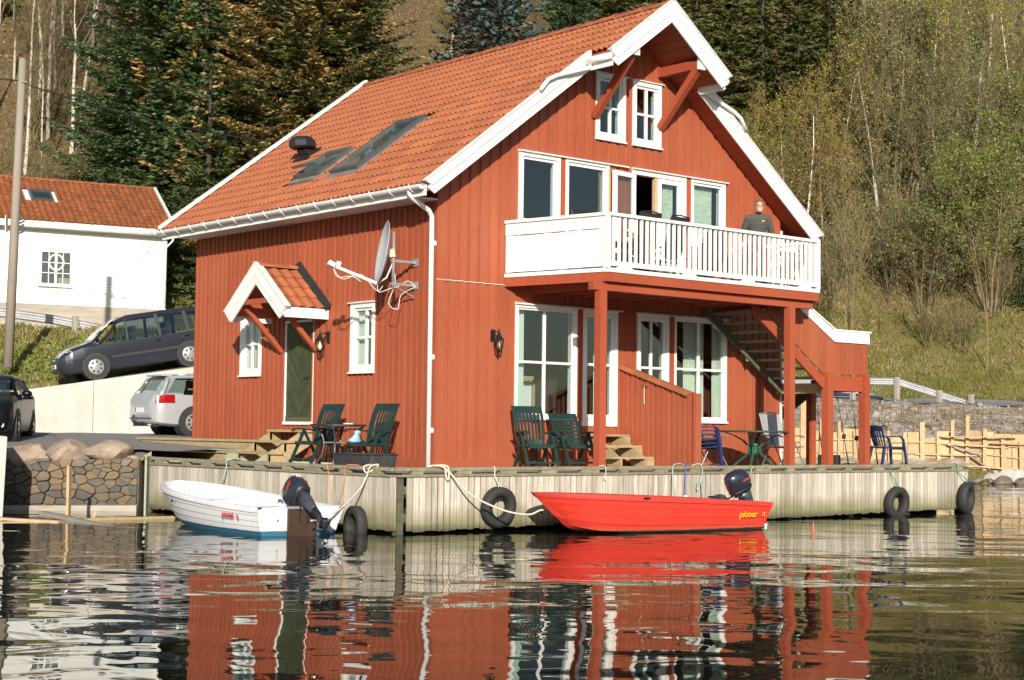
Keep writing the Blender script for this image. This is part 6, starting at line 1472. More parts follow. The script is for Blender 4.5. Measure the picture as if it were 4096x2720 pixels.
# ---- silver estate, tail to the left behind the house corner
SIL=M('silver_metallic_paint',(.56,.57,.60),.3,.04,2,metal=.4,coat=.5,space='Object')
ep=[(-2.32,.48,.70,.74,.52,.50),(-2.28,.33,.86,.90,.70,.60),(-2.20,.28,.94,1.00,.80,.62),(-2.06,.25,.97,1.20,.845,.60),(-1.92,.24,.975,1.36,.86,.60),(-1.80,.23,.975,1.43,.87,.61),(-1.3,.21,.96,1.455,.88,.62),(-.3,.20,.94,1.465,.885,.63),(.4,.20,.925,1.44,.885,.63),(.9,.20,.91,1.25,.88,.63),(1.3,.20,.90,1.0,.88,.70),(1.9,.22,.80,.88,.82,.66),(2.2,.28,.62,.72,.70,.5),(2.32,.36,.5,.58,.5,.4)]
hs=math.pi/2-1.66
est,side,sp,top,tp,belt,val=car('silver_estate','silver estate car with red tail lamp and tow bar parked behind the house','car',SIL,ep,1.76,(1.40,-1.32),.325,(3.05,12.22,.41),hs,0,9)
for s in(-1,1):
    for q in((.2,.12,.2,.12),(-.78,-.86,-.76,-.84)): sp('pillar',q[0],q[1],q[2],q[3],.0,.9,s,TRIM)
    sp('window',.78,.2,.45,.2,.06,.84,s,CGL); sp('window',.12,-.78,.12,-.76,.06,.86,s,CGL); sp('window',-.86,-1.98,-.84,-1.70,.08,.84,s,CGL)
    for x in(.9,-.1,-.84):
        mb=MB(); mb.loft([[belt(x+dx,f,s,.003) for dx in(-.005,.005)] for f in(.1,.5,1.0)],False,False); ob('door_seam',mb,TRIM,est)
    mb=MB(); rows=[]
    for f,zz in((.72,0),(.86,0),(.99,0)): rows.append([belt(x,f,s,.008) for x in(-2.24,-2.16,-2.05,-1.92,-1.80)])
    mb.loft(rows,False,False); ob('tail_lamp',mb,TAIL,est)
    mb=MB(); mb.tube([side(.4,.97,s,-.04)+Vector((0,0,.03)),side(.1,.98,s,-.04)+Vector((0,0,.055)),side(-1.3,.98,s,-.04)+Vector((0,0,.055)),side(-1.6,.97,s,-.04)+Vector((0,0,.03))],.014,6); ob('roof_rail',mb,SIL,est,smooth=True)
tp('rear_window',-2.17,-1.87,.56,.50,CGL); tp('windscreen',1.28,.6,.62,.52,CGL)
mb=MB(); mb.box(-1.98,-1.72,-.50,.50,1.405,1.45); ob('spoiler',mb,SIL,est,bevel=.012)
mb=MB(); mb.box(-2.325,-2.30,-.26,.26,.55,.66); ob('number_plate',mb,PLATE,est); mb=MB(); mb.box(-2.328,-2.3255,.21,.258,.553,.657); ob('plate_band',mb,bpy.data.materials['blue_band'],est)
mb=MB(); mb.box(-2.325,-2.25,-.66,.66,.405,.42); ob('bumper_line',mb,TRIM,est)
mb=MB(); mb.box(-2.22,-1.9,-.62,.62,.22,.30); ob('rear_valance',mb,TRIM,est)
mb=MB(); mb.tube([(-2.0,0,.28),(-2.36,0,.28),(-2.46,0,.34),(-2.46,0,.44)],.022,8); mb.ball((-2.46,0,.46),.03,8,6); ob('tow_bar',mb,MT['darkmetal'],est,smooth=True)
mb=MB(); mb.tube([(-1.9,-.45,.25),(-2.30,-.45,.25)],.03,10); ob('exhaust',mb,MT['steel'],est,smooth=True)
mb=MB(); mb.lathe([(.04,0),(.04,.02)],12,(-2.235,0,.90),(-1,0,.2)); ob('badge',mb,MT['chrome'],est)
# ---- black car at the left, nose towards the water
BLK=M('black_car_paint',(.006,.006,.007),.3,.1,2,coat=.0,spec=.25,space='Object')
bp=[(-2.38,.45,.75,.8,.6,.5),(-2.3,.3,.95,1.0,.78,.62),(-1.9,.24,.97,1.25,.88,.62),(-1.4,.2,.96,1.44,.90,.62),(-.4,.18,.94,1.47,.91,.63),(.3,.18,.93,1.43,.91,.63),(.75,.18,.92,1.22,.91,.66),(1.15,.18,.91,1.02,.90,.74),(1.5,.19,.885,.96,.895,.76),(2.0,.2,.83,.90,.87,.72),(2.25,.22,.74,.80,.80,.62),(2.36,.26,.64,.70,.68,.5),(2.41,.32,.52,.58,.5,.4)]
f_=site(-11.2,33.15); hb_=math.atan2(-FWD.y*.98-RGT.y*-.18,-FWD.x*.98-RGT.x*-.18)
ctr=f_-Vector((math.cos(hb_)*2.3,math.sin(hb_)*2.3,0)); ctr.z=.26
blk,side,sp,top,tp,belt,val=car('black_car','black car with chrome grille parked beside the concrete pier','car',BLK,bp,1.82,(1.42,-1.38),.33,ctr,hb_,0,5)
for s in(-1,1):
    for q in((.1,.02,.12,.02),): sp('pillar',q[0],q[1],q[2],q[3],.0,.9,s,TRIM)
    sp('window',-.9,-1.7,-.86,-1.5,.1,.8,s,MT['carglass'])
    sp('window',.70,.1,.42,.12,.06,.86,s,CGL); sp('window',.02,-.9,.02,-.86,.06,.86,s,CGL)
    mb=MB(); mb.ball(side(.66,.2,s,.14),(.06,.11,.075),12,8); ob('wing_mirror',mb,BLK,blk,smooth=True)
    mb=MB(); rows=[]
    for z0,xx in((.60,.0),(.68,-.005),(.75,-.05)): rows.append([Vector((2.385-(.50*q)**2*1.5+xx,s*(.42+.40*q),z0+.03*q)) for q in(0,.25,.5,.75,1)])
    mb.loft(rows,False,False); ob('headlight',mb,LGT,blk)
    mb=MB(); mb.lathe([(.055,0),(.055,.02),(.03,.025)],14,(2.325,s*.66,.36),(1,s*.35,0)); ob('fog_lamp',mb,LGT,blk)
tp('windscreen',1.12,.38,.66,.58,CGL)
mb=MB(); mb.box(2.36,2.42,-.38,.38,.56,.74); ob('grille',mb,TRIM,blk)
for k in range(15):
    y=-.35+k*.05; mb=MB(); mb.box(2.421,2.43,y-.008,y+.008,.575,.725); ob('grille_bar',mb,MT['chrome'],blk)
mb=MB(); mb.box(2.40,2.432,-.40,.40,.742,.76); mb.box(2.40,2.432,-.40,.40,.54,.556); ob('grille_surround',mb,MT['chrome'],blk)
mb=MB(); mb.box(2.41,2.44,-.26,.26,.42,.53); ob('number_plate',mb,PLATE,blk)
lettering('95',.10,MT['black'],frame((2.4415,.08,.44),(0,1,0),(0,0,1)),blk,'plate_number',0,.002,.001)
mb=MB(); mb.box(2.30,2.38,-.62,.62,.30,.40); ob('air_intake',mb,TRIM,blk); mb=MB(); mb.box(2.381,2.388,-.6,.6,.345,.36); ob('intake_trim',mb,MT['chrome'],blk)
# ================================================================ white house up the bank
WO=site(-13.7,63.0,0); ex_=Vector((-.886*RGT.x-.464*FWD.x,-.886*RGT.y-.464*FWD.y,0)); ey_=Vector((-.464*RGT.x+.886*FWD.x,-.464*RGT.y+.886*FWD.y,0))
WHT=lambda a,d,z: WO+ex_*a-ey_*d+Vector((0,0,z))      # a along the facade to the left, d outwards
wh=root('white_house','white clapboard house with old orange tiled roof on the bank','house',WHT(4.5,-3,4.6))
LW=9.0; DP=6.0
mb=MB(); mb.hexa([WHT(.03,0,3.2),WHT(LW,0,3.2),WHT(LW,-DP,3.2),WHT(.03,-DP,3.2),WHT(.03,0,5.2),WHT(LW,0,5.2),WHT(LW,-DP,5.2),WHT(.03,-DP,5.2)]); ob('foundation',mb,MT['concrete2'],wh)
mb=MB(); q=[WHT(0,-.02,5.2),WHT(LW,-.02,5.2),WHT(LW,-DP,5.2),WHT(0,-DP,5.2)]; mb.hexa(q+[p+Vector((0,0,3.2)) for p in q]); mb.prism([WHT(0,-.02,8.4),WHT(0,-DP/2,10.3),WHT(0,-DP,8.4)],ex_*LW); wb_=ob('wall_core',mb,MT['white'],wh)
WHW=M('white_clapboard_paint',(.74,.735,.71),.5,.05,4,(1,1,4),.1,.004,orand=.03)
wx0,wx1,wz0,wz1=3.64,4.85,5.95,7.28
z=5.2
while z<8.3:
    h=.128
    for a0,a1 in(((.0,LW),) if not (z+h>wz0 and z<wz1) else ((.0,wx0),(wx1,LW))):
        mb=MB(); mb.hexa([WHT(a0,0,z),WHT(a1,0,z),WHT(a1,.028,z),WHT(a0,.028,z),WHT(a0,0,z+h-.004),WHT(a1,0,z+h-.004),WHT(a1,.010,z+h-.004),WHT(a0,.010,z+h-.004)]); ob('clapboard',mb,WHW,wh)
    z+=h
mb=MB(); mb.hexa([WHT(-.03,.0,5.2),WHT(.10,.0,5.2),WHT(.10,.05,5.2),WHT(-.03,.05,5.2),WHT(-.03,.0,8.3),WHT(.10,.0,8.3),WHT(.10,.05,8.3),WHT(-.03,.05,8.3)]); ob('corner_board',mb,MT['white'],wh)
mb=MB(); mb.hexa([WHT(0,.03,7.42),WHT(LW,.03,7.42),WHT(LW,.06,7.42),WHT(0,.06,7.42),WHT(0,.03,7.47),WHT(LW,.03,7.47),WHT(LW,.06,7.47),WHT(0,.06,7.47)]); ob('band_board',mb,MT['white_old'],wh)
W2T=lambda a,d,z: WHT(a,d,z)
vbs=[wx0+.09+.05+(wx1-wx0-.28)*k/4 for k in(1,2,3)]; hbs=[wz0+.09+.05+(wz1-wz0-.28)*k/3 for k in(1,2)]
mb=MB(); mb.hexa([WHT(wx0-.02,-.021,wz0),WHT(wx1+.02,-.021,wz0),WHT(wx1+.02,-.0205,wz0),WHT(wx0-.02,-.0205,wz0),WHT(wx0-.02,-.021,wz1),WHT(wx1+.02,-.021,wz1),WHT(wx1+.02,-.0205,wz1),WHT(wx0-.02,-.0205,wz1)])
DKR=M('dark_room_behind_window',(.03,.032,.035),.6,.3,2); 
mb=MB(); tbox(mb,WHT,wx0+.06,wx1-.06,-.019,-.012,wz0+.06,wz1-.06); ob('dark_room_sheet',mb,DKR,wh)  # flat dark sheet in place of the unlit room behind the panes
ww=MB(); c_=.10
for q in((wx0-.04,wx0+.07),(wx1-.07,wx1+.04)): tbox(ww,WHT,q[0],q[1],.0,.05,wz0-.03,wz1+.03)
tbox(ww,WHT,wx0+.07,wx1-.07,.0,.048,wz1-.07,wz1+.03); tbox(ww,WHT,wx0+.07,wx1-.07,.0,.048,wz0-.03,wz0+.07); tbox(ww,WHT,(wx0+wx1)/2-.045,(wx0+wx1)/2+.045,.0,.045,wz0+.07,wz1-.07)
ww=ob('window',ww,MT['white'],wh)
for k in(1,3):
    x=wx0+.07+(wx1-wx0-.14)*k/4; mb=MB(); tbox(mb,WHT,x-.015,x+.015,.012,.035,wz0+.07,wz1-.07); ob('glazing_bar',mb,MT['white'],ww)
for k in(1,2):
    z_=wz0+.07+(wz1-wz0-.14)*k/3
    for a0,a1 in((wx0+.07,(wx0+wx1)/2-.045),((wx0+wx1)/2+.045,wx1-.07)): mb=MB(); tbox(mb,WHT,a0,a1,.011,.033,z_-.014,z_+.014); ob('glazing_bar',mb,MT['white'],ww)
for k in range(4):
    x0=wx0+.07+(wx1-wx0-.14)*k/4; x1=x0+(wx1-wx0-.14)/4
    for j in range(3):
        z0=wz0+.07+(wz1-wz0-.14)*j/3; mb=MB(); tbox(mb,WHT,x0,x1,.016,.019,z0,z0+(wz1-wz0-.14)/3); ob('pane',mb,MT['glass'],ww)
mb=MB(); tbox(mb,WHT,wx0-.09,wx1+.09,.05,.09,wz1+.03,wz1+.07); ob('drip_cap',mb,MT['white_old'],ww)
mb=MB(); tbox(mb,WHT,wx0-.06,wx1+.06,.05,.08,wz0-.07,wz0-.03); ob('sill',mb,MT['white_old'],ww)
cw=Vector(WHT((wx0+wx1)/2-.02,-.0,6.83)); mb=MB()
mb.tube([cw+ex_*.27*math.cos(a)+Vector((0,0,.27*math.sin(a)*1.1)) for a in [2*math.pi*k/24 for k in range(25)]],.05,8); mb.xf(Matrix.Translation(-ey_*.004)); ob('window_wreath',mb,M('pale_wreath',(.55,.55,.52),.9,.3,30,bmp=.8,bd=.02),None,smooth=True,label='pale round wreath hanging in the white house window',cat='wreath')
mb=MB(); tbox(mb,WHT,wx0+.10,wx0+.5,-.008,.008,wz0+.08,wz0+.30); ob('cardboard_box',mb,M('cardboard',(.42,.28,.16),.8,.15,9),None,label='cardboard box on the sill of the white house window',cat='box')
# roof of the white house
pit=math.atan2(2.05,3.0+.35); sl_=lambda a,t,n_: WHT(a,.35,8.33)+ (ey_*math.cos(pit)+Vector((0,0,math.sin(pit))))*t+(-ey_*math.sin(pit)+Vector((0,0,math.cos(pit))))*n_
RL=math.hypot(2.05,3.35)
mb=MB(); mb.hexa([sl_(-.25,0,-.12),sl_(LW+.2,0,-.12),sl_(LW+.2,RL,-.12),sl_(-.25,RL,-.12),sl_(-.25,0,0),sl_(LW+.2,0,0),sl_(LW+.2,RL,0),sl_(-.25,RL,0)]); rf=ob('roof',mb,MT['white_old'],wh)
mb=MB(); p_=[sl_(-.25,RL,-.12),sl_(LW+.2,RL,-.12)]; e_=[WHT(-.25,-DP-.3,8.3),WHT(LW+.2,-DP-.3,8.3)]; mb.hexa([e_[0],e_[1],p_[1],p_[0]]+[v+Vector((0,0,.14)) for v in(e_[0],e_[1],p_[1],p_[0])]); ob('roof_back',mb,MT['tile_old'],rf)
nc=38; cwid=(LW+.4)/nc; nr=11; rp_=RL/nr
ptile=tile_mb(cwid*1.0,rp_*1.14,6,.045,1).mesh('pantile'); ptile.materials.append(MT['tile_old'])
E_x=ex_; E_y=(ey_*math.cos(pit)+Vector((0,0,math.sin(pit)))); E_z=(-ey_*math.sin(pit)+Vector((0,0,math.cos(pit)))); rt=random.Random(9)
sgn=1 if E_x.cross(E_y).dot(E_z)>0 else -1
SKW=(4.15,5.0,1.75,2.75)
cnt=0
for c__ in range(nc):
    for r__ in range(nr):
        a=-.22+c__*cwid; t=r__*rp_
        if SKW[0]-.1<a+cwid/2<SKW[1]+.1 and SKW[2]<t+rp_/2<SKW[3]: continue
        m_=Matrix.Identity(4); o_=sl_(a if sgn>0 else a+cwid,t-.03,.02); X_=E_x*sgn
        for i in range(3): m_[i][0]=X_[i];m_[i][1]=E_y[i];m_[i][2]=E_z[i];m_[i][3]=o_[i]
        if a>7.35: continue
        link('pantile',ptile,None,rf,m_@Matrix.Translation((0,rt.uniform(-.012,.012),0))); cnt+=1
mb=MB(); mb.hexa([sl_(7.4,0,.03),sl_(LW+.2,0,.03),sl_(LW+.2,RL,.03),sl_(7.4,RL,.03),sl_(7.4,0,.07),sl_(LW+.2,0,.07),sl_(LW+.2,RL,.07),sl_(7.4,RL,.07)]); ob('pantiles',mb,MT['tile_old'],rf)
for k in range(24):
    mb=half_round(.42,.13,.12); c0=sl_(-.25+k*.39,RL,.0); m_=Matrix.Identity(4)
    X_=ex_.cross(Vector((0,0,1)))
    for i in range(3): m_[i][0]=X_[i];m_[i][1]=ex_[i];m_[i][2]=(0,0,1)[i];m_[i][3]=c0[i]
    mb.xf(m_); ob('ridge_tile',mb,MT['tile_old'],rf)
mb=MB(); mb.hexa([sl_(-.32,-.06,-.16),sl_(-.22,-.06,-.16),sl_(-.22,RL,-.16),sl_(-.32,RL,-.16),sl_(-.32,-.06,.12),sl_(-.22,-.06,.12),sl_(-.22,RL,.12),sl_(-.32,RL,.12)]); ob('barge_board',mb,MT['white_old'],rf)
mb=MB(); tbox(mb,WHT,-.25,LW+.2,.30,.34,8.06,8.30); ob('fascia',mb,MT['white'],rf)
mb=MB(); tbox(mb,WHT,-.2,LW+.2,.03,.30,8.18,8.20); ob('soffit',mb,MT['white_old'],rf)
mb=MB(); mb.tube([WHT(-.25,.42,8.10),WHT(LW+.2,.42,8.14)],.06,8); ob('gutter',mb,MT['white_old'],rf,smooth=True)
mb=MB(); mb.tube([WHT(-.2,.42,8.08),WHT(-.15,.40,7.9),WHT(.02,.10,7.65),WHT(.02,.09,5.3)],.04,8); ob('downpipe',mb,MT['white_old'],wh,smooth=True)
mb=MB()
for a0,a1,t0,t1 in((SKW[0],SKW[0]+.09,SKW[2]+.05,SKW[3]),(SKW[1]-.09,SKW[1],SKW[2]+.05,SKW[3]),(SKW[0]+.09,SKW[1]-.09,SKW[2]+.05,SKW[2]+.15),(SKW[0]+.09,SKW[1]-.09,SKW[3]-.13,SKW[3])): mb.hexa([sl_(a0,t0,.0),sl_(a1,t0,.0),sl_(a1,t1,.0),sl_(a0,t1,.0),sl_(a0,t0,.13),sl_(a1,t0,.13),sl_(a1,t1,.13),sl_(a0,t1,.13)])
sk=ob('skylight',mb,SKM,rf); mb=MB(); mb.hexa([sl_(SKW[0]+.09,SKW[2]+.15,.03),sl_(SKW[1]-.09,SKW[2]+.15,.03),sl_(SKW[1]-.09,SKW[3]-.13,.03),sl_(SKW[0]+.09,SKW[3]-.13,.03),sl_(SKW[0]+.09,SKW[2]+.15,.06),sl_(SKW[1]-.09,SKW[2]+.15,.06),sl_(SKW[1]-.09,SKW[3]-.13,.06),sl_(SKW[0]+.09,SKW[3]-.13,.06)]); ob('pane',mb,CGLD,sk)
# ================================================================ pole, wires, guard rails
pl=root('utility_pole','bare grey wooden utility pole on the grass bank','pole',site(-14.72,47,2.4))
pb=site(-14.76,47,2.3); pt_=site(-14.62,47.05,11.45); mb=MB(); mb.tube([pb,(pb+pt_)/2,pt_],[.145,.128,.11],14); ob('shaft',mb,MT['polewood'],pl,smooth=True)
mb=MB(); mb.lathe([(.118,0),(.118,.03),(.02,.06)],12,pt_); ob('top_cap',mb,MT['ridge'],pl)
pc=lambda z: pb+(pt_-pb)*((z-2.3)/(11.45-2.3))
mb=MB(); c=pc(6.55)-Vector((RGT.x,RGT.y,0))*.0-Vector((FWD.x,FWD.y,0))*.16; mb.beam(c+Vector((0,0,-.24)),c+Vector((0,0,.24)),.34,.02,(FWD.x,FWD.y,0)); 
mb=MB(); s_=Vector((RGT.x,RGT.y,0)); f_=Vector((FWD.x,FWD.y,0)); mb.beam(pc(6.3)-s_*.20-f_*.12,pc(6.75)-s_*.24-f_*.05,.02,.22,f_); ob('notice_plate',mb,MT['white_old'],pl)
mb=MB()
for k in range(5): mb.beam(pc(6.25+k*.1)+s_*.13,pc(6.32+k*.1)+s_*.28,.05,.03,f_)
ob('switch_fins',mb,MT['darkmetal'],pl)
mb=MB(); mb.tube([pc(10.75)-f_*.12,pc(10.75)+s_*.2-f_*.1],.02,6); mb.ball(pc(10.75)+s_*.55-f_*.1,(.05,.05,.03),8,5); ob('wire_clamp',mb,MT['steel'],pl)
def wire(label,p0,p1,sag,r,mat):
    p0=Vector(p0);p1=Vector(p1); mb=MB(); mb.tube([p0+(p1-p0)*t+Vector((0,0,-sag*4*t*(1-t))) for t in [k/24 for k in range(25)]],r,5); ob('overhead_wire',mb,mat,None,smooth=True,label=label,cat='wire',group='overhead wires')
WIRE=M('black_wire',(.02,.02,.02),.5,.1,5); WIRE2=M('grey_wire',(.25,.25,.25),.5,.1,5)
wire('thick black overhead wire from the pole past the fir trees',pc(10.75),site(-1.5,58,11.2),.9,.022,WIRE)
wire('thin grey overhead wire slanting down from the pole to the white house',pc(10.65),WHT(.4,.1,8.0),.15,.012,WIRE2)
wire('black overhead wire leading from the pole out past the white house gable',pc(10.8),site(-24,43,12.6),.5,.022,WIRE)
GRL=MT['steel']; PST=M('grey_timber_post',(.33,.30,.26),.85,.2,8,(1,1,.3),.3)
def guardrail(label,pts,posts,name='guard_rail'):
    P_=[site(*p) for p in pts]; r_=root(name,label,'guard rail',P_[0]-Vector((0,0,.7)),'guard rails')
    prof=[(0,0),(.03,.02),(.06,.05),(.06,.10),(.02,.13),(.02,.18),(.06,.21),(.06,.26),(.03,.29),(0,.31)]
    mb=MB(); rows=[]
    for i,p in enumerate(P_):
        d=(P_[min(i+1,len(P_)-1)]-P_[max(i-1,0)]); n_=Vector((d.y,-d.x,0)).normalized()
        if n_.dot(Vector((FWD.x,FWD.y,0)))>0: n_=-n_
        rows.append([p+n_*q[0]+Vector((0,0,-.31+q[1])) for q in prof])
    mb.loft(rows,False,False); ob('rail',mb,GRL,r_)
    for p,h in posts:
        q=site(*p); mb=MB(); mb.box(q.x-.09,q.x+.09,q.y-.09,q.y+.09,q.z-h,q.z+.06); ob('post',mb,PST,r_,bevel=.02)
guardrail('galvanised guard rail descending past the pole before the white house',[(-22,51.2,5.0),(-18.5,51.8,4.62),(-16.2,52,4.36),(-14.9,52.1,4.20),(-13.6,52.2,3.96),(-12.6,52.2,3.72)],[((-14.2,52.05,4.12),.9),((-18.2,51.8,4.62),1.0)])
guardrail('galvanised guard rail bending down at the end of the gravel road on the right',[(9.5,65.4,2.96),(13.0,64.4,2.96),(15.25,64,2.93),(15.5,64,2.90),(17.0,64,2.45),(18.1,64,2.12)],[((15.36,63.9,2.90),.85),((17.05,63.9,2.40),.5),((18.32,63.9,2.25),.45),((13.6,63.9,2.55),.6)])
guardrail('second low guard rail end behind the bending one',[(9.5,65.9,2.55),(14.25,66,2.54),(15.3,66,2.2)],[])
# ================================================================ right shore: bank, formwork, sheet, rocks
def rubble_mat():
    m,n,p=newmat('rubble_bank'); w1=coords(n,'World'); v=n.nodes.new('ShaderNodeTexVoronoi'); v.inputs['Scale'].default_value=3.2; n.links.new(w1.outputs[0],v.inputs['Vector']); nz=noise(n,w1,1.2,5,.7); nf=noise(n,w1,14,4,.75)
    rp=ramp(n,[(.25,(.19,.125,.066)),(.45,(.30,.23,.15)),(.62,(.36,.335,.30)),(.8,(.48,.47,.455))]); n.links.new(nz.outputs[0],rp.inputs[0])
    out=mix(n,rp.outputs[0],mix(n,(.7,)*3,(1.2,)*3,v.outputs['Color']),.6,'MULTIPLY'); out=mix(n,out,mix(n,(.6,)*3,(1.3,)*3,nf.outputs[0]),1.0,'MULTIPLY')
    out=mix(n,out,(.09,.10,.025),maprange(n,nz.outputs[0],.30,.24,0,.6)); n.links.new(out,p.inputs['Base Color']); p.inputs['Roughness'].default_value=.95; bump(n,p,v.outputs['Distance'],.8,.1); return m
RUB=rubble_mat()
grid_obj('rubble_bank',np.arange(6,40,.4),np.arange(55.7,62.4,.3),lambda u,v:H(u,v)+.05+.07*np.sin(u*3.1+v*1.3)*np.sin(v*4.1-u*1.7)*np.clip((61.6-v)/3,0,1),RUB,kind='structure')
grid_obj('gravel_road',np.arange(6,44,.8),np.arange(61.9,67.5,.5),lambda u,v:H(u,v)+.07+np.clip((u-14)/8,0,1)*.0,GR,kind='structure')
def scatter_stones(name,n,fn,mat,seed):
    r_=np.random.default_rng(seed); ico=bmesh.new(); bmesh.ops.create_icosphere(ico,subdivisions=1,radius=1); v0=np.array([q.co[:] for q in ico.verts]); ico.verts.ensure_lookup_table(); f0=np.array([[q.index for q in f.verts] for f in ico.faces]); ico.free()
    co=[];fa=[]
    for k in range(n):
        x,y,z,s=fn(r_); d=v0*r_.uniform(.7,1.2,(len(v0),1))*np.array([r_.uniform(.7,1.3),r_.uniform(.7,1.3),r_.uniform(.5,.9)])*s
        fa.append(f0+len(co)*len(v0)); co.append(d+np.array([x,y,z]))
    me=np_mesh(name,np.concatenate(co),np.concatenate(fa)); return tag(link(name,me,mat),kind='stuff')
def fn(r_):
    u=r_.uniform(8,24); v=r_.triangular(56,60.5,62.3); p=site(u,v); s=min(.15,r_.exponential(.035)+.02); return p.x,p.y,float(H(u,v))+.05+s*.2,s
scatter_stones('bank_rubble',1100,fn,RUB,4)
def fn(r_):
    u=r_.uniform(9,26); v=55.25-max(0,u-16)*.22+r_.uniform(-.25,.5); p=site(u,v); s=r_.uniform(.05,.2); return p.x,p.y,WZ+r_.uniform(-.02,.14),s
MT['wetrock']=M('wet_shore_rock',(.15,.12,.09),.55,.4,5,bmp=.6,bd=.03)
scatter_stones('shore_stones',260,fn,MT['wetrock'],5)
fw=root('formwork_wall','timber and plywood formwork for a new shore wall beyond the dock','formwork',site(14,56,-.9))
rf_=random.Random(12)
fv=lambda u: 56.1-max(0,u-15.8)*.42
fp=lambda u,z,d=0: site(u,fv(u)-d,z)
u=8.6
while u<19.5:
    wd=rf_.choice((.42,.55,.6,.48)); zt=rf_.uniform(.55,.86) if u<16.2 else .82-(u-16.2)*.13+rf_.uniform(-.08,.05)
    mb=MB(); mb.hexa([fp(u+.01,-.95),fp(u+wd-.01,-.95),fp(u+wd-.01,-.95,-.02),fp(u+.01,-.95,-.02),fp(u+.01,zt),fp(u+wd-.01,zt),fp(u+wd-.01,zt,-.02),fp(u+.01,zt,-.02)]); ob('plywood_panel',mb,MT['ply'],fw)
    u+=wd
for z in(.42,.05,-.28,-.58):
    u=8.8
    while u<19.2:
        l=rf_.uniform(1.4,2.6); j=rf_.uniform(-.05,.05); e=min(19.3,u+l); zz=lambda uu: z-max(0,uu-16.2)*.10+j
        mb=MB(); mb.beam(fp(u,zz(u),.04),fp(e,zz(e)+rf_.uniform(-.04,.04),.04),.07,.05); ob('rail',mb,MT['newwood'],fw); u=e-.02
for u,zt,wd in((10.84,1.13,.13),(11.45,1.12,.10),(11.99,.79,.12),(12.6,.7,.11),(13.17,.81,.11),(13.74,.76,.13),(14.34,1.11,.17),(14.9,.77,.13),(15.40,1.21,.12),(15.91,1.37,.13),(16.45,.91,.14),(17.0,.55,.15),(17.55,.47,.14),(18.1,.4,.14),(18.7,.3,.14),(10.2,1.9,.20),(9.6,.9,.12)):
    mb=MB(); tl=rf_.uniform(-.05,.05); mb.beam(fp(u+tl,-.95 if u>15.7 else -.9,.09),fp(u,zt,.09),wd,.06,(FWD.x,FWD.y,0)); ob('stud',mb,MT['newwood'],fw)
for u0,u1,z in((14.95,17.4,.62),(16.6,19.2,.42)):
    mb=MB(); mb.beam(fp(u0,z,.15),fp(u1,z-.10*(u1-u0>2.5),.15),.14,.04); ob('walkway_board',mb,MT['newwood'],fw)
for u0,u1,z0,z1 in((15.2,16.3,.35,.0),(16.0,16.6,-.05,-.5)):
    mb=MB(); mb.beam(fp(u0,z0,.14),fp(u1,z1,.14),.08,.05); ob('diagonal_brace',mb,MT['deckwood'],fw)
# plastic sheet along the foot
mb=MB(); rows=[]; rp2=random.Random(3)
us_=np.arange(14.6,19.2,.12)
for j,(d,zb) in enumerate(((.12,-.58),(.25,-.70),(.42,-.80),(.62,-.92),(.75,-1.0))): rows.append([fp(float(u),zb+rp2.uniform(-.07,.09)+.08*math.sin(u*3+j),d+rp2.uniform(-.05,.05)) for u in us_])
mb.loft(rows,False,False); ob('plastic_sheet',mb,M('white_plastic_sheet',(.46,.455,.44),.45,.08,6),None,smooth=True,label='crumpled white plastic sheet at the foot of the formwork',cat='sheet')
for k,(u,sx,lab) in enumerate(((15.95,.30,'flat brown shore rock below the plastic sheet'),(16.75,.34,'tallest brown shore rock half in the water beside the sheet'),(17.35,.28,'dark wet shore rock at the water near the formwork end'))):
    o=boulder(lab,u,fv(u)-.95,WZ+.08,sx,.25,.16+.05*(k==1),20+k); o['group']='rocks at the waterline'; o.data.materials.clear(); o.data.materials.append(MT['wetrock'])
# ================================================================ trees
def bark_mat(name,c1,c2,spots):
    m,n,p=newmat(name); mp=coords(n,'Object',(1,1,.35)); a=noise(n,mp,9,4,.7); mp2=coords(n,'Object',(1.2,1.2,5)); b=noise(n,mp2,3.5,3,.6)
    rp=ramp(n,[(.3,c1),(.7,c2)]); n.links.new(a.outputs[0],rp.inputs[0]); out=rp.outputs[0]
    if spots: out=mix(n,out,(.06,.05,.04),maprange(n,b.outputs[0],.60,.68,0,.85))
    oi=n.nodes.new('ShaderNodeObjectInfo'); out=mix(n,out,mix(n,(.75,)*3,(1.15,)*3,oi.outputs['Random']),1.0,'MULTIPLY')
    n.links.new(out,p.inputs['Base Color']); p.inputs['Roughness'].default_value=.85; return m
BK_BIRCH=bark_mat('birch_bark',(.42,.36,.28),(.68,.61,.51),True); BK_GREY=bark_mat('grey_brown_bark',(.115,.085,.042),(.24,.185,.105),False); BK_DARK=bark_mat('dark_conifer_bark',(.03,.024,.017),(.06,.047,.035),False)
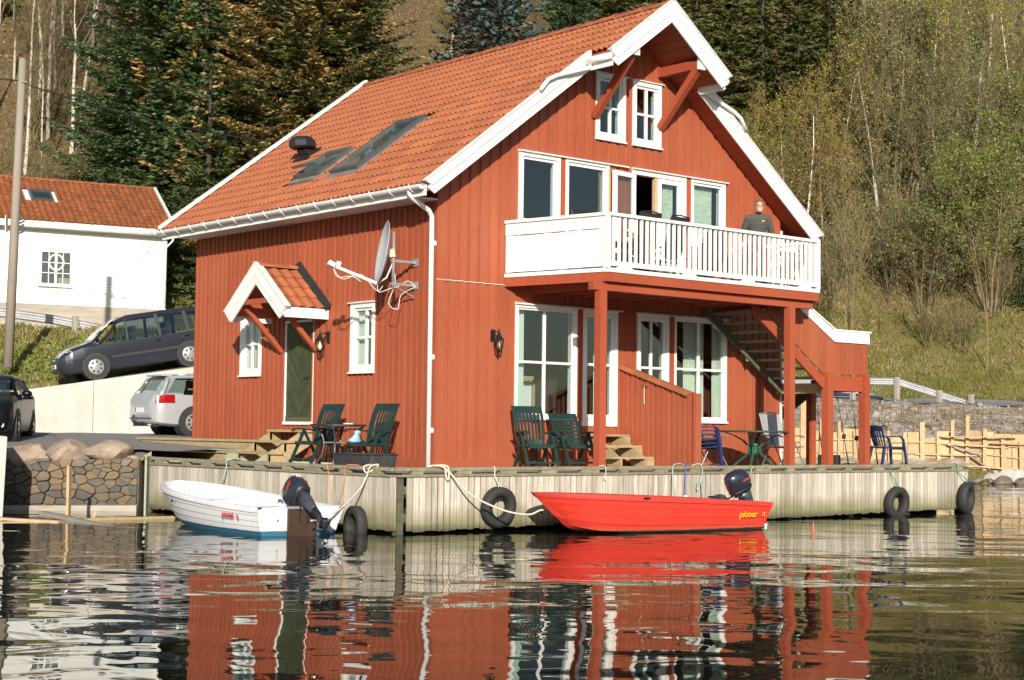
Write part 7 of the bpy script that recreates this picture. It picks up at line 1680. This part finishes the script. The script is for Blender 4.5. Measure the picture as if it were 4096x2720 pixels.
def leaf_mat(name,c1,c2,c3,rough=.55):
    m,n,p=newmat(name); g=n.nodes.new('ShaderNodeNewGeometry'); mp=coords(n,'World'); a=noise(n,mp,.8,4,.7); b=noise(n,mp,11,2,.6)
    ad=n.nodes.new('ShaderNodeMath'); ad.operation='MULTIPLY_ADD'; n.links.new(b.outputs[0],ad.inputs[0]); ad.inputs[1].default_value=.6; n.links.new(a.outputs[0],ad.inputs[2])
    rp=ramp(n,[(.55,c1),(.8,c2),(1.0,c3)]); n.links.new(ad.outputs[0],rp.inputs[0]); n.links.new(rp.outputs[0],p.inputs['Base Color']); p.inputs['Roughness'].default_value=rough; p.inputs['Specular IOR Level'].default_value=.25
    tr=n.nodes.new('ShaderNodeBsdfTranslucent'); n.links.new(rp.outputs[0],tr.inputs[0]); mx=n.nodes.new('ShaderNodeMixShader'); mx.inputs[0].default_value=.25
    n.links.new(p.outputs[0],mx.inputs[1]); n.links.new(tr.outputs[0],mx.inputs[2]); n.links.new(mx.outputs[0],n.nodes['Material Output'].inputs[0]); return m
FIR=leaf_mat('fir_needles',(.030,.056,.015),(.070,.115,.034),(.13,.18,.07)); FIRTIP=leaf_mat('fir_needle_tips',(.09,.14,.065),(.16,.22,.11),(.23,.29,.17))
SPR=leaf_mat('spruce_needles',(.035,.055,.014),(.078,.10,.028),(.14,.155,.055)); BROWN=leaf_mat('orange_brown_needles',(.30,.17,.05),(.48,.29,.10),(.60,.40,.16)); BLUE=leaf_mat('blue_spruce_needles',(.05,.085,.080),(.10,.145,.135),(.17,.21,.195)); PINE=leaf_mat('pine_needles',(.03,.06,.025),(.06,.11,.045),(.10,.16,.07))
OLDS=leaf_mat('olive_spruce_needles',(.045,.060,.013),(.105,.118,.030),(.19,.18,.06)); RUST=leaf_mat('rusty_spruce_twigs',(.10,.06,.02),(.17,.105,.04),(.24,.16,.07))
YG=leaf_mat('yellow_green_leaves',(.16,.155,.014),(.30,.28,.032),(.44,.41,.075)); SAL=leaf_mat('sallow_leaves',(.12,.15,.045),(.23,.26,.09),(.34,.35,.15)); OCH=leaf_mat('ochre_birch_catkins',(.18,.12,.025),(.30,.20,.045),(.38,.28,.08)); BUSH=leaf_mat('fresh_bush_leaves',(.10,.14,.022),(.18,.22,.04),(.28,.32,.07))
def conifer(name,h,Rr,seed,mats,split,z0=.6,dz=.42,nb=8,droop=.25,step=.24,spr=.24,sw=.075,dens=1.0,power=.8,trunk_r=.22):
    """trunk and crown meshes (crown: needle sprays along drooping branches)"""
    g=np.random.default_rng(seed); co=[];mi=[]; tr=MB(); tr.tube([(0,0,-.5),(0,0,h*.5),(0,0,h)],[trunk_r,trunk_r*.6,.02],8)
    z=z0; segs=[]
    P=[];Dv=[];Ln=[];Wd=[];Mi=[]
    while z<h*.985:
        lenf=Rr*(1-z/h)**power; n=int(nb*(.7+.3*lenf/Rr)+g.integers(0,2)); off=g.uniform(0,6.28)
        for k in range(n):
            a=off+2*np.pi*k/n+g.uniform(-.22,.22); L=lenf*g.uniform(.72,1.16); 
            if L<.15: L=.15
            up=.22-droop*g.uniform(.2,1.7)*(1-z/h*.8); d=np.array([np.cos(a),np.sin(a),up]); sd=np.array([-np.sin(a),np.cos(a),0])
            zb=z+g.uniform(-.26,.26); m=max(2,int(L/step)); brown=g.uniform()<split[2]
            pts=[np.array([0,0,zb])+d*L*t+np.array([0,0,.16*L*t*t*t]) for t in np.linspace(0,1,5)]
            tr.tube([tuple(q) for q in pts],[.03+.012*L,.025+.006*L,.02,.012,.006],4,False)
            for i in range(m):
                t=(i+.6)/m
                if t<.07 and L>1.5: continue
                base=np.array([0,0,zb])+d*L*t+np.array([0,0,.16*L*t**3])
                sl=(.42*L*(1-t)+.16)*g.uniform(.7,1.2)
                for s in(-1,1,0):
                    dv=d*.75*(1 if s else 1.4)+sd*s*.75+np.array([0,0,g.uniform(-.28,.12)]); dv/=np.linalg.norm(dv)
                    ll=sl if s else spr
                    q=max(1,int(ll/(spr*.62)*dens))
                    for j in range(q):
                        f=(j+.5)/q; P.append(base+dv*ll*f+g.normal(0,.025,3)); Dv.append(dv+sd*g.uniform(-.5,.5)+g.normal(0,.22,3)); Ln.append(spr*g.uniform(.75,1.25)); Wd.append(sw*g.uniform(.7,1.3))
                        tipn=(t>.72 or f>.75); r=g.uniform()
                        Mi.append(2 if (brown and r<.75) or r<split[1] else (1 if tipn and r<split[0] else 0))
        z+=dz*g.uniform(.8,1.2)*(1 if z<17 else 2.2)
    P=np.array(P);Dv=np.array(Dv);Dv/=np.linalg.norm(Dv,axis=1,keepdims=True);Ln=np.array(Ln)[:,None];Wd=np.array(Wd)[:,None]
    up=g.normal(0,.8,P.shape)+np.array([0,0,.55]); W=np.cross(Dv,up); W/=np.linalg.norm(W,axis=1,keepdims=True)
    v=np.stack([P-Dv*Ln*.5,P+W*Wd-Dv*Ln*.05,P+Dv*Ln*.6,P-W*Wd-Dv*Ln*.05],1).reshape(-1,3)
    f=np.arange(len(v)).reshape(-1,4)
    cm=np_mesh(name+'_crown',v,f,np.array(Mi)); [cm.materials.append(q) for q in mats]
    tm=tr.mesh(name+'_trunk'); tm.materials.append(BK_DARK); return tm,cm
def put_tree(kind,label,group,tm,cm,u,v,s=1,rz=0,sz=None,lean=(0,0),dz=0):
    z=float(H(u,v))+dz; p=site(u,v,z)
    r_=bpy.data.objects.new(kind,None); COL.objects.link(r_); tag(r_,label,'tree',group)
    r_.location=p; r_.rotation_euler=(lean[0],lean[1],rz); r_.scale=(s,s,sz or s)
    t=bpy.data.objects.new('trunk',tm); COL.objects.link(t); t.parent=r_
    if cm: c=bpy.data.objects.new('crown',cm); COL.objects.link(c); c.parent=r_
    return r_
tm,cm=conifer('fir',31,6.3,1,[FIR,FIRTIP,BROWN],(.42,.012,.05),z0=.8,dz=.40,nb=9,droop=.30,step=.19,spr=.28,sw=.042,dens=2.3)
put_tree('fir_tree','huge dark green fir behind the white house',None,tm,cm,-15.2,74.0,1,.4,dz=-2.0)
tm,cm=conifer('spruce',29,6.0,2,[SPR,FIRTIP,BROWN],(.30,.17,.34),z0=.6,dz=.38,nb=9,droop=.34,step=.19,spr=.26,sw=.044,dens=2.3)
put_tree('spruce_tree','huge spruce full of orange brown twigs behind the red house',None,tm,cm,-8.6,68.0,1,1.2,dz=-.5)
tm2,cm2=conifer('young_fir',11,2.5,3,[FIR,SPR,BROWN],(.4,.03,.08),z0=.3,dz=.38,nb=8,droop=.35,step=.22,spr=.26,sw=.07)
put_tree('fir_tree','dark young fir in the gap between the two houses',None,tm2,cm2,-12.7,66.2,1,2.0,dz=-1.0)
put_tree('fir_tree','dark fir filling the shade behind the white gable',None,tm2,cm2,-13.6,69.5,1.25,.7,dz=-.8)
put_tree('fir_tree','dark fir between the huge fir and the huge spruce',None,tm2,cm2,-12.0,74,1.5,2.7,dz=-1)
tmb,cmb=conifer('blue_spruce',10,2.1,4,[BLUE,BLUE,RUST],(.3,.03,.12),z0=.2,dz=.32,nb=8,droop=.12,step=.18,spr=.19,sw=.06,dens=1.2)
put_tree('blue_spruce','blue grey spruce rising above the roof ridge',None,tmb,cmb,-1.05,75,1.75,.3)
tmp_,cmp_=conifer('pine',9,2.3,5,[PINE,PINE,PINE],(.3,.0,.0),z0=.6,dz=.30,nb=7,droop=-.25,step=.16,spr=.22,sw=.045,dens=1.3,power=.55)
put_tree('young_pine','fresh green bushy pine above the roof ridge',None,tmp_,cmp_,2.75,80,1.35,1.3,dz=.3)
tmo,cmo=conifer('old_spruce',16,3.0,6,[OLDS,SPR,RUST],(.4,.04,.10),z0=1.0,dz=.5,nb=8,droop=.5,step=.26,spr=.36,sw=.07,dens=1.5)
tmo2,cmo2=conifer('old_spruce_b',15,2.6,7,[OLDS,OLDS,RUST],(.4,.07,.16),z0=1.0,dz=.5,nb=8,droop=.55,step=.26,spr=.36,sw=.07,dens=1.5)
ro=random.Random(31)
for k,(u,v,s) in enumerate(((6,96,1),(8.6,99,1.1),(10.6,93,.95),(12.4,98,1.1),(13.9,92,1.0),(15.6,96,1.15),(16.9,91,.95),(18.4,96,1.05),(20.0,92,.9),(11.6,85,.95),(13.4,86,1.05),(15.2,85,.9),(17.0,86,1.0),(18.6,87,.85),(9.8,86,.9),(5.2,103,1.0),(22.0,99,.95),(8.6,90,.8),(25,105,.9),(21.6,95,.8),(10.4,87,.6))):
    put_tree('old_spruce','olive green old spruce high on the slope above the red house','old spruces high on the slope',*((tmo,cmo) if k%2 else (tmo2,cmo2)),u,v,s,ro.uniform(0,6))
for k,(u,v,s) in enumerate(((-33,96,1.0),(-29,99,1.1),(-25.5,101,1.1),(-22,103,1),(-30,90,.8))):
    put_tree('old_spruce','dark old spruce high on the slope behind the white house','old spruces above the white house',*((tmo,cmo) if k%2 else (tmo2,cmo2)),u,v,s,ro.uniform(0,6))
# ---- bare and budding broadleaved trees
def broadleaf(name,h,r0,seed,nb=16,spread=.55,up=.35,stems=1,lv=3,first=.25,wob=.05,leafn=0,leafs=.07,leafmat=None,bark=None,start=(0,0),tiprad=.010):
    g=random.Random(seed); tb_=MB(); tips=[]; fm=[]
    def grow(p,d,L,r,level):
        n=7 if level==0 else (4 if level==1 else 3); pts=[p];rs=[r]; q=p.copy(); dd=d.copy()
        for i in range(n):
            dd=(dd+Vector((g.gauss(0,wob*(1+level)),g.gauss(0,wob*(1+level)),(up if level else .05)*.25))).normalized(); q=q+dd*(L/n); pts.append(q.copy()); rs.append(max(tiprad*.7,r*(1-(i+1)/n*.82)))
        tb_.tube(pts,rs,6 if level==0 else (4 if level==1 else 3),False); fm.extend([0 if level==0 else 1]*(len(tb_.f)-len(fm)))
        if level>=1:
            for i in range(1,len(pts)): tips.append((pts[i],(pts[i]-pts[i-1]).normalized(),level))
        if level<lv:
            cnt=nb if level==0 else max(2,int(4+L*1.6) if level==1 else 3)
            for k in range(cnt):
                t=first+(1-first)*(k+g.random())/cnt if level==0 else .2+.78*(k+g.random())/cnt
                i=min(n-1,int(t*n)); f=t*n-i; b=pts[i].lerp(pts[i+1],f); ax=(pts[i+1]-pts[i]).normalized(); o=ax.orthogonal().normalized(); o.rotate(Matrix.Rotation(g.uniform(0,6.28),3,ax))
                ang=spread*g.uniform(.7,1.3); nd_=(ax*math.cos(ang)+o*math.sin(ang)).normalized(); ll=L*(.52*(1-t*.62) if level==0 else .5)*g.uniform(.7,1.2)
                grow(b,nd_,ll,max(tiprad,rs[i]*.42),level+1)
    for s in range(stems):
        a=6.28*s/max(1,stems)+g.uniform(-.3,.3); tl=0 if stems==1 else g.uniform(.12,.42)
        grow(Vector((math.cos(a)*.15*(stems>1),math.sin(a)*.15*(stems>1),-.3)),Vector((math.cos(a)*tl+start[0],math.sin(a)*tl+start[1],1)).normalized(),h*g.uniform(.82,1.0),r0,0)
    tm=tb_.mesh(name+'_trunk',True); tm.materials.append(bark or BK_BIRCH); tm.materials.append(BK_GREY); tm.polygons.foreach_set('material_index',fm); cm=None
    if leafn:
        G=np.random.default_rng(seed+50); pos=np.array([t[0][:] for t in tips if t[2]>=2] or [t[0][:] for t in tips]); idx=G.integers(0,len(pos),leafn); P=pos[idx]+G.normal(0,.10,(leafn,3))
        A=G.normal(0,1,(leafn,3)); A/=np.linalg.norm(A,axis=1,keepdims=True); B=np.cross(A,G.normal(0,1,(leafn,3))); B/=np.linalg.norm(B,axis=1,keepdims=True); s=(leafs*G.uniform(.6,1.3,leafn))[:,None]
        v=np.stack([P-A*s,P+B*s*.55,P+A*s,P-B*s*.55],1).reshape(-1,3); cm=np_mesh(name+'_crown',v,np.arange(len(v)).reshape(-1,4)); cm.materials.append(leafmat)
    return tm,cm
BA=broadleaf('birch_a',12,.125,1,16,.50,.45,1,3,.3,.035,1700,.07,YG)
BB=broadleaf('birch_b',11,.115,2,14,.55,.4,1,3,.28,.05,1500,.07,YG)
BC=broadleaf('birch_c',13,.14,3,17,.45,.5,1,3,.35,.04,1900,.07,YG)
BY=broadleaf('birch_ochre',12,.10,4,22,.6,.25,1,3,.22,.04,6500,.055,OCH)
SL=broadleaf('sallow',10.5,.08,5,12,.55,.4,6,3,.3,.06,9500,.065,SAL,BK_GREY)
BU=broadleaf('bush_tree',7,.06,6,11,.7,.25,7,3,.2,.09,8500,.065,BUSH,BK_GREY)
BU2=broadleaf('bush_tree_b',6,.05,9,10,.75,.25,6,3,.2,.09,3200,.06,SAL,BK_GREY)
SP=broadleaf('sapling',9,.05,7,12,.45,.4,1,2,.4,.03,350,.04,YG,BK_GREY)
SH=broadleaf('bare_shrub',4.0,.035,8,9,.6,.35,6,2,.2,.08,500,.04,YG,BK_GREY,tiprad=.012)
BL1=broadleaf('bare_birch_a',12,.10,11,15,.5,.45,1,3,.35,.04,500,.05,YG); BL2=broadleaf('bare_birch_b',12,.085,12,14,.55,.4,1,3,.3,.05,700,.05,YG)
GL='bare birch with pale trunk on the leaf covered slope behind the white house'
for k,(px,v,s,ln) in enumerate(((75,76,1.0,.02),(125,80,1.1,-.03),(168,78,1.15,.0),(190,82,1.05,.03),(262,77,1.1,.02),(300,81,1.0,.10),(335,85,1.1,.05),(20,83,1.1,0),(400,88,1.0,.02),(215,88,1.1,-.02),(-60,80,1.1,.02),(100,92,1.2,0),(150,74,.7,.02))):
    put_tree('birch_tree',GL,'bare birches behind the white house',*(BL1,BL2)[k%2],(px-2048)/6416*v,v,s,k*1.3,lean=(ln*.6,ln))
GR_='thin bare birch with pale trunk on the slope right of the red house'
for k,(px,v,s,ln) in enumerate(((2975,76,.7,.04),(3060,78,.75,.05),(3130,77,.7,.04),(3290,80,.75,.05),(3345,84,.8,.04),(3520,80,.85,.10),(3600,88,1.0,.10),(3660,84,1.0,.11),(3720,90,1.1,.10),(3770,85,1.05,.12),(3830,92,1.1,.1),(3900,88,1.1,.10),(3960,94,1.15,.10),(4010,90,1.1,.09),(4060,97,1.2,.08),(4110,92,1.1,.1),(3880,99,1.2,.08),(3980,101,1.2,.07),(3450,90,.9,.06),(3560,96,1.0,.08),(3780,100,1.1,.08),(4090,84,1.0,.1))):
    put_tree('birch_tree',GR_,'bare birches right of the red house',*(BA,BB,BC)[k%3],(px-2048)/6416*v,v,s,k*1.7,lean=(ln*.5,ln*.8))
put_tree('birch_tree','birch with an ochre yellow crown right of the roof',None,*BY,(3215-2048)/6416*76,76,1.0,.4,lean=(.02,.05))
put_tree('birch_tree','shorter birch with ochre catkins beside the white barge board',None,*BY,(3120-2048)/6416*80,80,.8,2.1)
put_tree('sallow_tree','pale green many stemmed sallow in front of the dark spruces',None,*SL,(3610-2048)/6416*84,84,1.12,.3)
put_tree('sallow_tree','smaller pale green sallow beside the tall sallow',None,*SL,(3790-2048)/6416*82,82,.8,2.3)
put_tree('bush_tree','broad fresh green bush leaning over the grass slope',None,*BU,(3960-2048)/6416*76,76,1.15,.5)
put_tree('bush_tree','fresh green bush higher up behind the broad bush',None,*BU,(4080-2048)/6416*82,82,1.2,2.5)
put_tree('bush_tree','dense green bush at the foot of the birches',None,*BU,(3860-2048)/6416*79,79,.9,4.0)
for k,(px,v,s) in enumerate(((3560,78,.8),(3700,76,.9),(3480,82,.9),(3330,78,.7),(3250,84,.9),(3640,90,1.1),(3420,82,.8),(4050,96,1.2),(3930,92,1.1))):
    put_tree('bush_tree','loose pale green bush between the birch trunks on the slope','loose bushes between the birches',*BU2,(px-2048)/6416*v,v,s,k*2.1)
for k,(px,v,s,ln) in enumerate(((3385,70.5,1.0,.0),(3400,70.8,1.05,.03),(3412,70.4,.85,.06))):
    put_tree('sapling','slender bare sapling in the clump behind the white stair cap','sapling clump behind the stairs',*SP,(px-2048)/6416*v,v,s,k*2,lean=(0,ln))
put_tree('sapling','slender leaning sapling before the dark evergreen on the grass slope',None,*SP,(3950-2048)/6416*71,71,.72,1,lean=(.05,.12))
put_tree('fir_tree','low dark evergreen under the green bushes on the grass slope',None,tm2,cm2,(4085-2048)/6416*77,77,.5,1.0,dz=-.6)
for k,(px,v,s) in enumerate(((1790,84,.8),(1740,80,.7),(2500,82,.8),(2620,83,.9),(2720,80,.8))):
    put_tree('bare_tree','leafless grey tree above the roof ridge of the red house','leafless trees above the roof ridge',*BB,(px-2048)/6416*v,v,s*.8,k*1.1,lean=(.05,.1*((k%3)-1)))
for k in range(26):
    u=ro.uniform(9,27); v=ro.uniform(72,86)
    put_tree('bare_shrub','leafless twiggy shrub on the slope right of the house','leafless shrubs on the right slope',*SH,u,v,ro.uniform(.6,1.1),k)
for k in range(10):
    u=ro.uniform(-27,-19); v=ro.uniform(70,86)
    put_tree('bare_shrub','leafless twiggy shrub on the slope behind the white house','leafless shrubs behind the white house',*SH,u,v,ro.uniform(.6,1.0),k)
# ---- undergrowth, grass, litter
def twig_stuff(name,n,fn,mat,seed):
    g=np.random.default_rng(seed); co=[];fa=[]
    for k in range(n):
        u,v,h,lean=fn(g); p=np.array(site(u,v,float(H(u,v))-.05)); d=np.array([g.normal(0,lean),g.normal(0,lean),1]); d/=np.linalg.norm(d); r=.006+.006*h; b=np.array([g.normal(0,.25),g.normal(0,.25),0])
        pts=[p,p+d*h*.5+b*.15*h,p+d*h+b*.5*h]; a=np.array([1,0,0]); c=np.array([0,1,0])
        o=len(co)
        for q,rr in zip(pts,(r,r*.7,r*.25)): co+=[q+a*rr,q-a*rr*.5+c*rr*.87,q-a*rr*.5-c*rr*.87]
        for i in range(2):
            for j in range(3): fa.append([o+i*3+j,o+i*3+(j+1)%3,o+i*3+3+(j+1)%3,o+i*3+3+j])
    me=np_mesh(name,np.array(co),np.array(fa)); return tag(link(name,me,mat),kind='stuff')
twig_stuff('undergrowth_twigs',3000,lambda g:(g.uniform(8,28),g.triangular(73,84,108),g.uniform(.7,2.8),.35),BK_GREY,1)
twig_stuff('undergrowth_twigs_left',1800,lambda g:(g.uniform(-34,4),g.uniform(68,96),g.uniform(.5,1.8),.5),BK_GREY,2)
def leaf_stuff(name,n,fn,mat,seed,s0):
    g=np.random.default_rng(seed); uv=np.array([fn(g) for _ in range(n)]); z=H(uv[:,0],uv[:,1])+uv[:,2]
    P=np.stack([CAM.x+uv[:,0]*RGT.x+uv[:,1]*FWD.x,CAM.y+uv[:,0]*RGT.y+uv[:,1]*FWD.y,z],1); A=g.normal(0,1,(n,3)); A/=np.linalg.norm(A,axis=1,keepdims=True); B=np.cross(A,g.normal(0,1,(n,3))); B/=np.linalg.norm(B,axis=1,keepdims=True); s=(s0*g.uniform(.5,1.4,n))[:,None]
    v=np.stack([P-A*s,P+B*s*.6,P+A*s,P-B*s*.6],1).reshape(-1,3); me=np_mesh(name,v,np.arange(len(v)).reshape(-1,4)); return tag(link(name,me,mat),kind='stuff')
LIT=leaf_mat('dead_leaf_litter',(.13,.075,.03),(.26,.165,.085),(.38,.27,.17),.8)
leaf_stuff('leaf_litter',26000,lambda g:(g.uniform(-36,6),g.triangular(66,72,104),abs(g.normal(0,.05))),LIT,3,.10)
leaf_stuff('leaf_litter_right',9000,lambda g:(g.uniform(8,30),g.triangular(70,78,104),abs(g.normal(0,.05))),LIT,4,.10)
leaf_stuff('undergrowth_leaves',15000,lambda g:(g.uniform(9,29),g.triangular(76,90,108),abs(g.normal(.5,.8))),SAL,5,.065)
def blades(name,n,fn,mat,seed):
    g=np.random.default_rng(seed); uv=np.array([fn(g) for _ in range(n)]); z=H(uv[:,0],uv[:,1])-.02; h=uv[:,2]
    P=np.stack([CAM.x+uv[:,0]*RGT.x+uv[:,1]*FWD.x,CAM.y+uv[:,0]*RGT.y+uv[:,1]*FWD.y,z],1); a=g.uniform(0,6.28,n); W=np.stack([np.cos(a),np.sin(a),0*a],1)*.018; T=np.stack([g.normal(0,.45,n)*h,g.normal(0,.45,n)*h,h],1)
    v=np.stack([P-W,P+W,P+T*.6+W*.7,P+T+W*.05],1).reshape(-1,3); me=np_mesh(name,v,np.arange(len(v)).reshape(-1,4)); return tag(link(name,me,mat),kind='stuff')
GRS=leaf_mat('spring_grass',(.10,.115,.018),(.20,.20,.036),(.33,.29,.09),.7); DRY=leaf_mat('dry_grass',(.22,.16,.07),(.37,.29,.15),(.50,.41,.25),.8)
def pch(u,v): return .5+.5*math.sin(u*.9+1.3*math.sin(v*.7))*math.cos(v*.8+u*.35)
blades('grass',30000,lambda g:(g.uniform(8,30),g.triangular(66.8,70,84),g.uniform(.06,.2)),GRS,6)
blades('dry_grass',16000,lambda g:(g.uniform(8,30),g.triangular(66.8,72,86),g.uniform(.08,.28)),DRY,7)
blades('bank_grass',16000,lambda g:(g.uniform(-21,-9),g.uniform(48.2,56),g.uniform(.05,.22)) if g.uniform()<.75 else (g.uniform(-21,-12.9),g.uniform(43.2,49),g.uniform(.05,.2)),GRS,8)
blades('bank_dry_grass',9000,lambda g:(g.uniform(-21,-12.9),g.uniform(43.0,52),g.uniform(.05,.22)),DRY,9)
leaf_stuff('bank_weeds',2500,lambda g:(g.uniform(-16,-12.8)+0,g.triangular(45,48.5,51),abs(g.normal(.06,.1))),BUSH,10,.06)
for k,(u0,v0,u1,v1) in enumerate(((-2.4,74,-.6,76.5),(-3.2,78,-1.2,77),(-4.6,72,-3.0,73.5),(-1.8,80,-3.6,82))):
    p0=site(u0,v0,float(H(u0,v0))+.1); p1=site(u1,v1,float(H(u1,v1))+.25); mb=MB(); mb.tube([p0,(p0+p1)/2+Vector((0,0,.12)),p1],[.06,.05,.03],6)
    ob('fallen_branch',mb,BK_GREY,None,smooth=True,label='pale fallen branch on the leaf covered slope above the roof',cat='branch',group='fallen branches above the roof')

STK=leaf_mat('rust_brown_stalks',(.10,.045,.016),(.16,.075,.03),(.22,.12,.05),.8)
twig_stuff('dry_stalks',420,lambda g:(g.uniform(8,24),g.triangular(56.5,58.5,61),g.uniform(.25,.9),.12),STK,12)
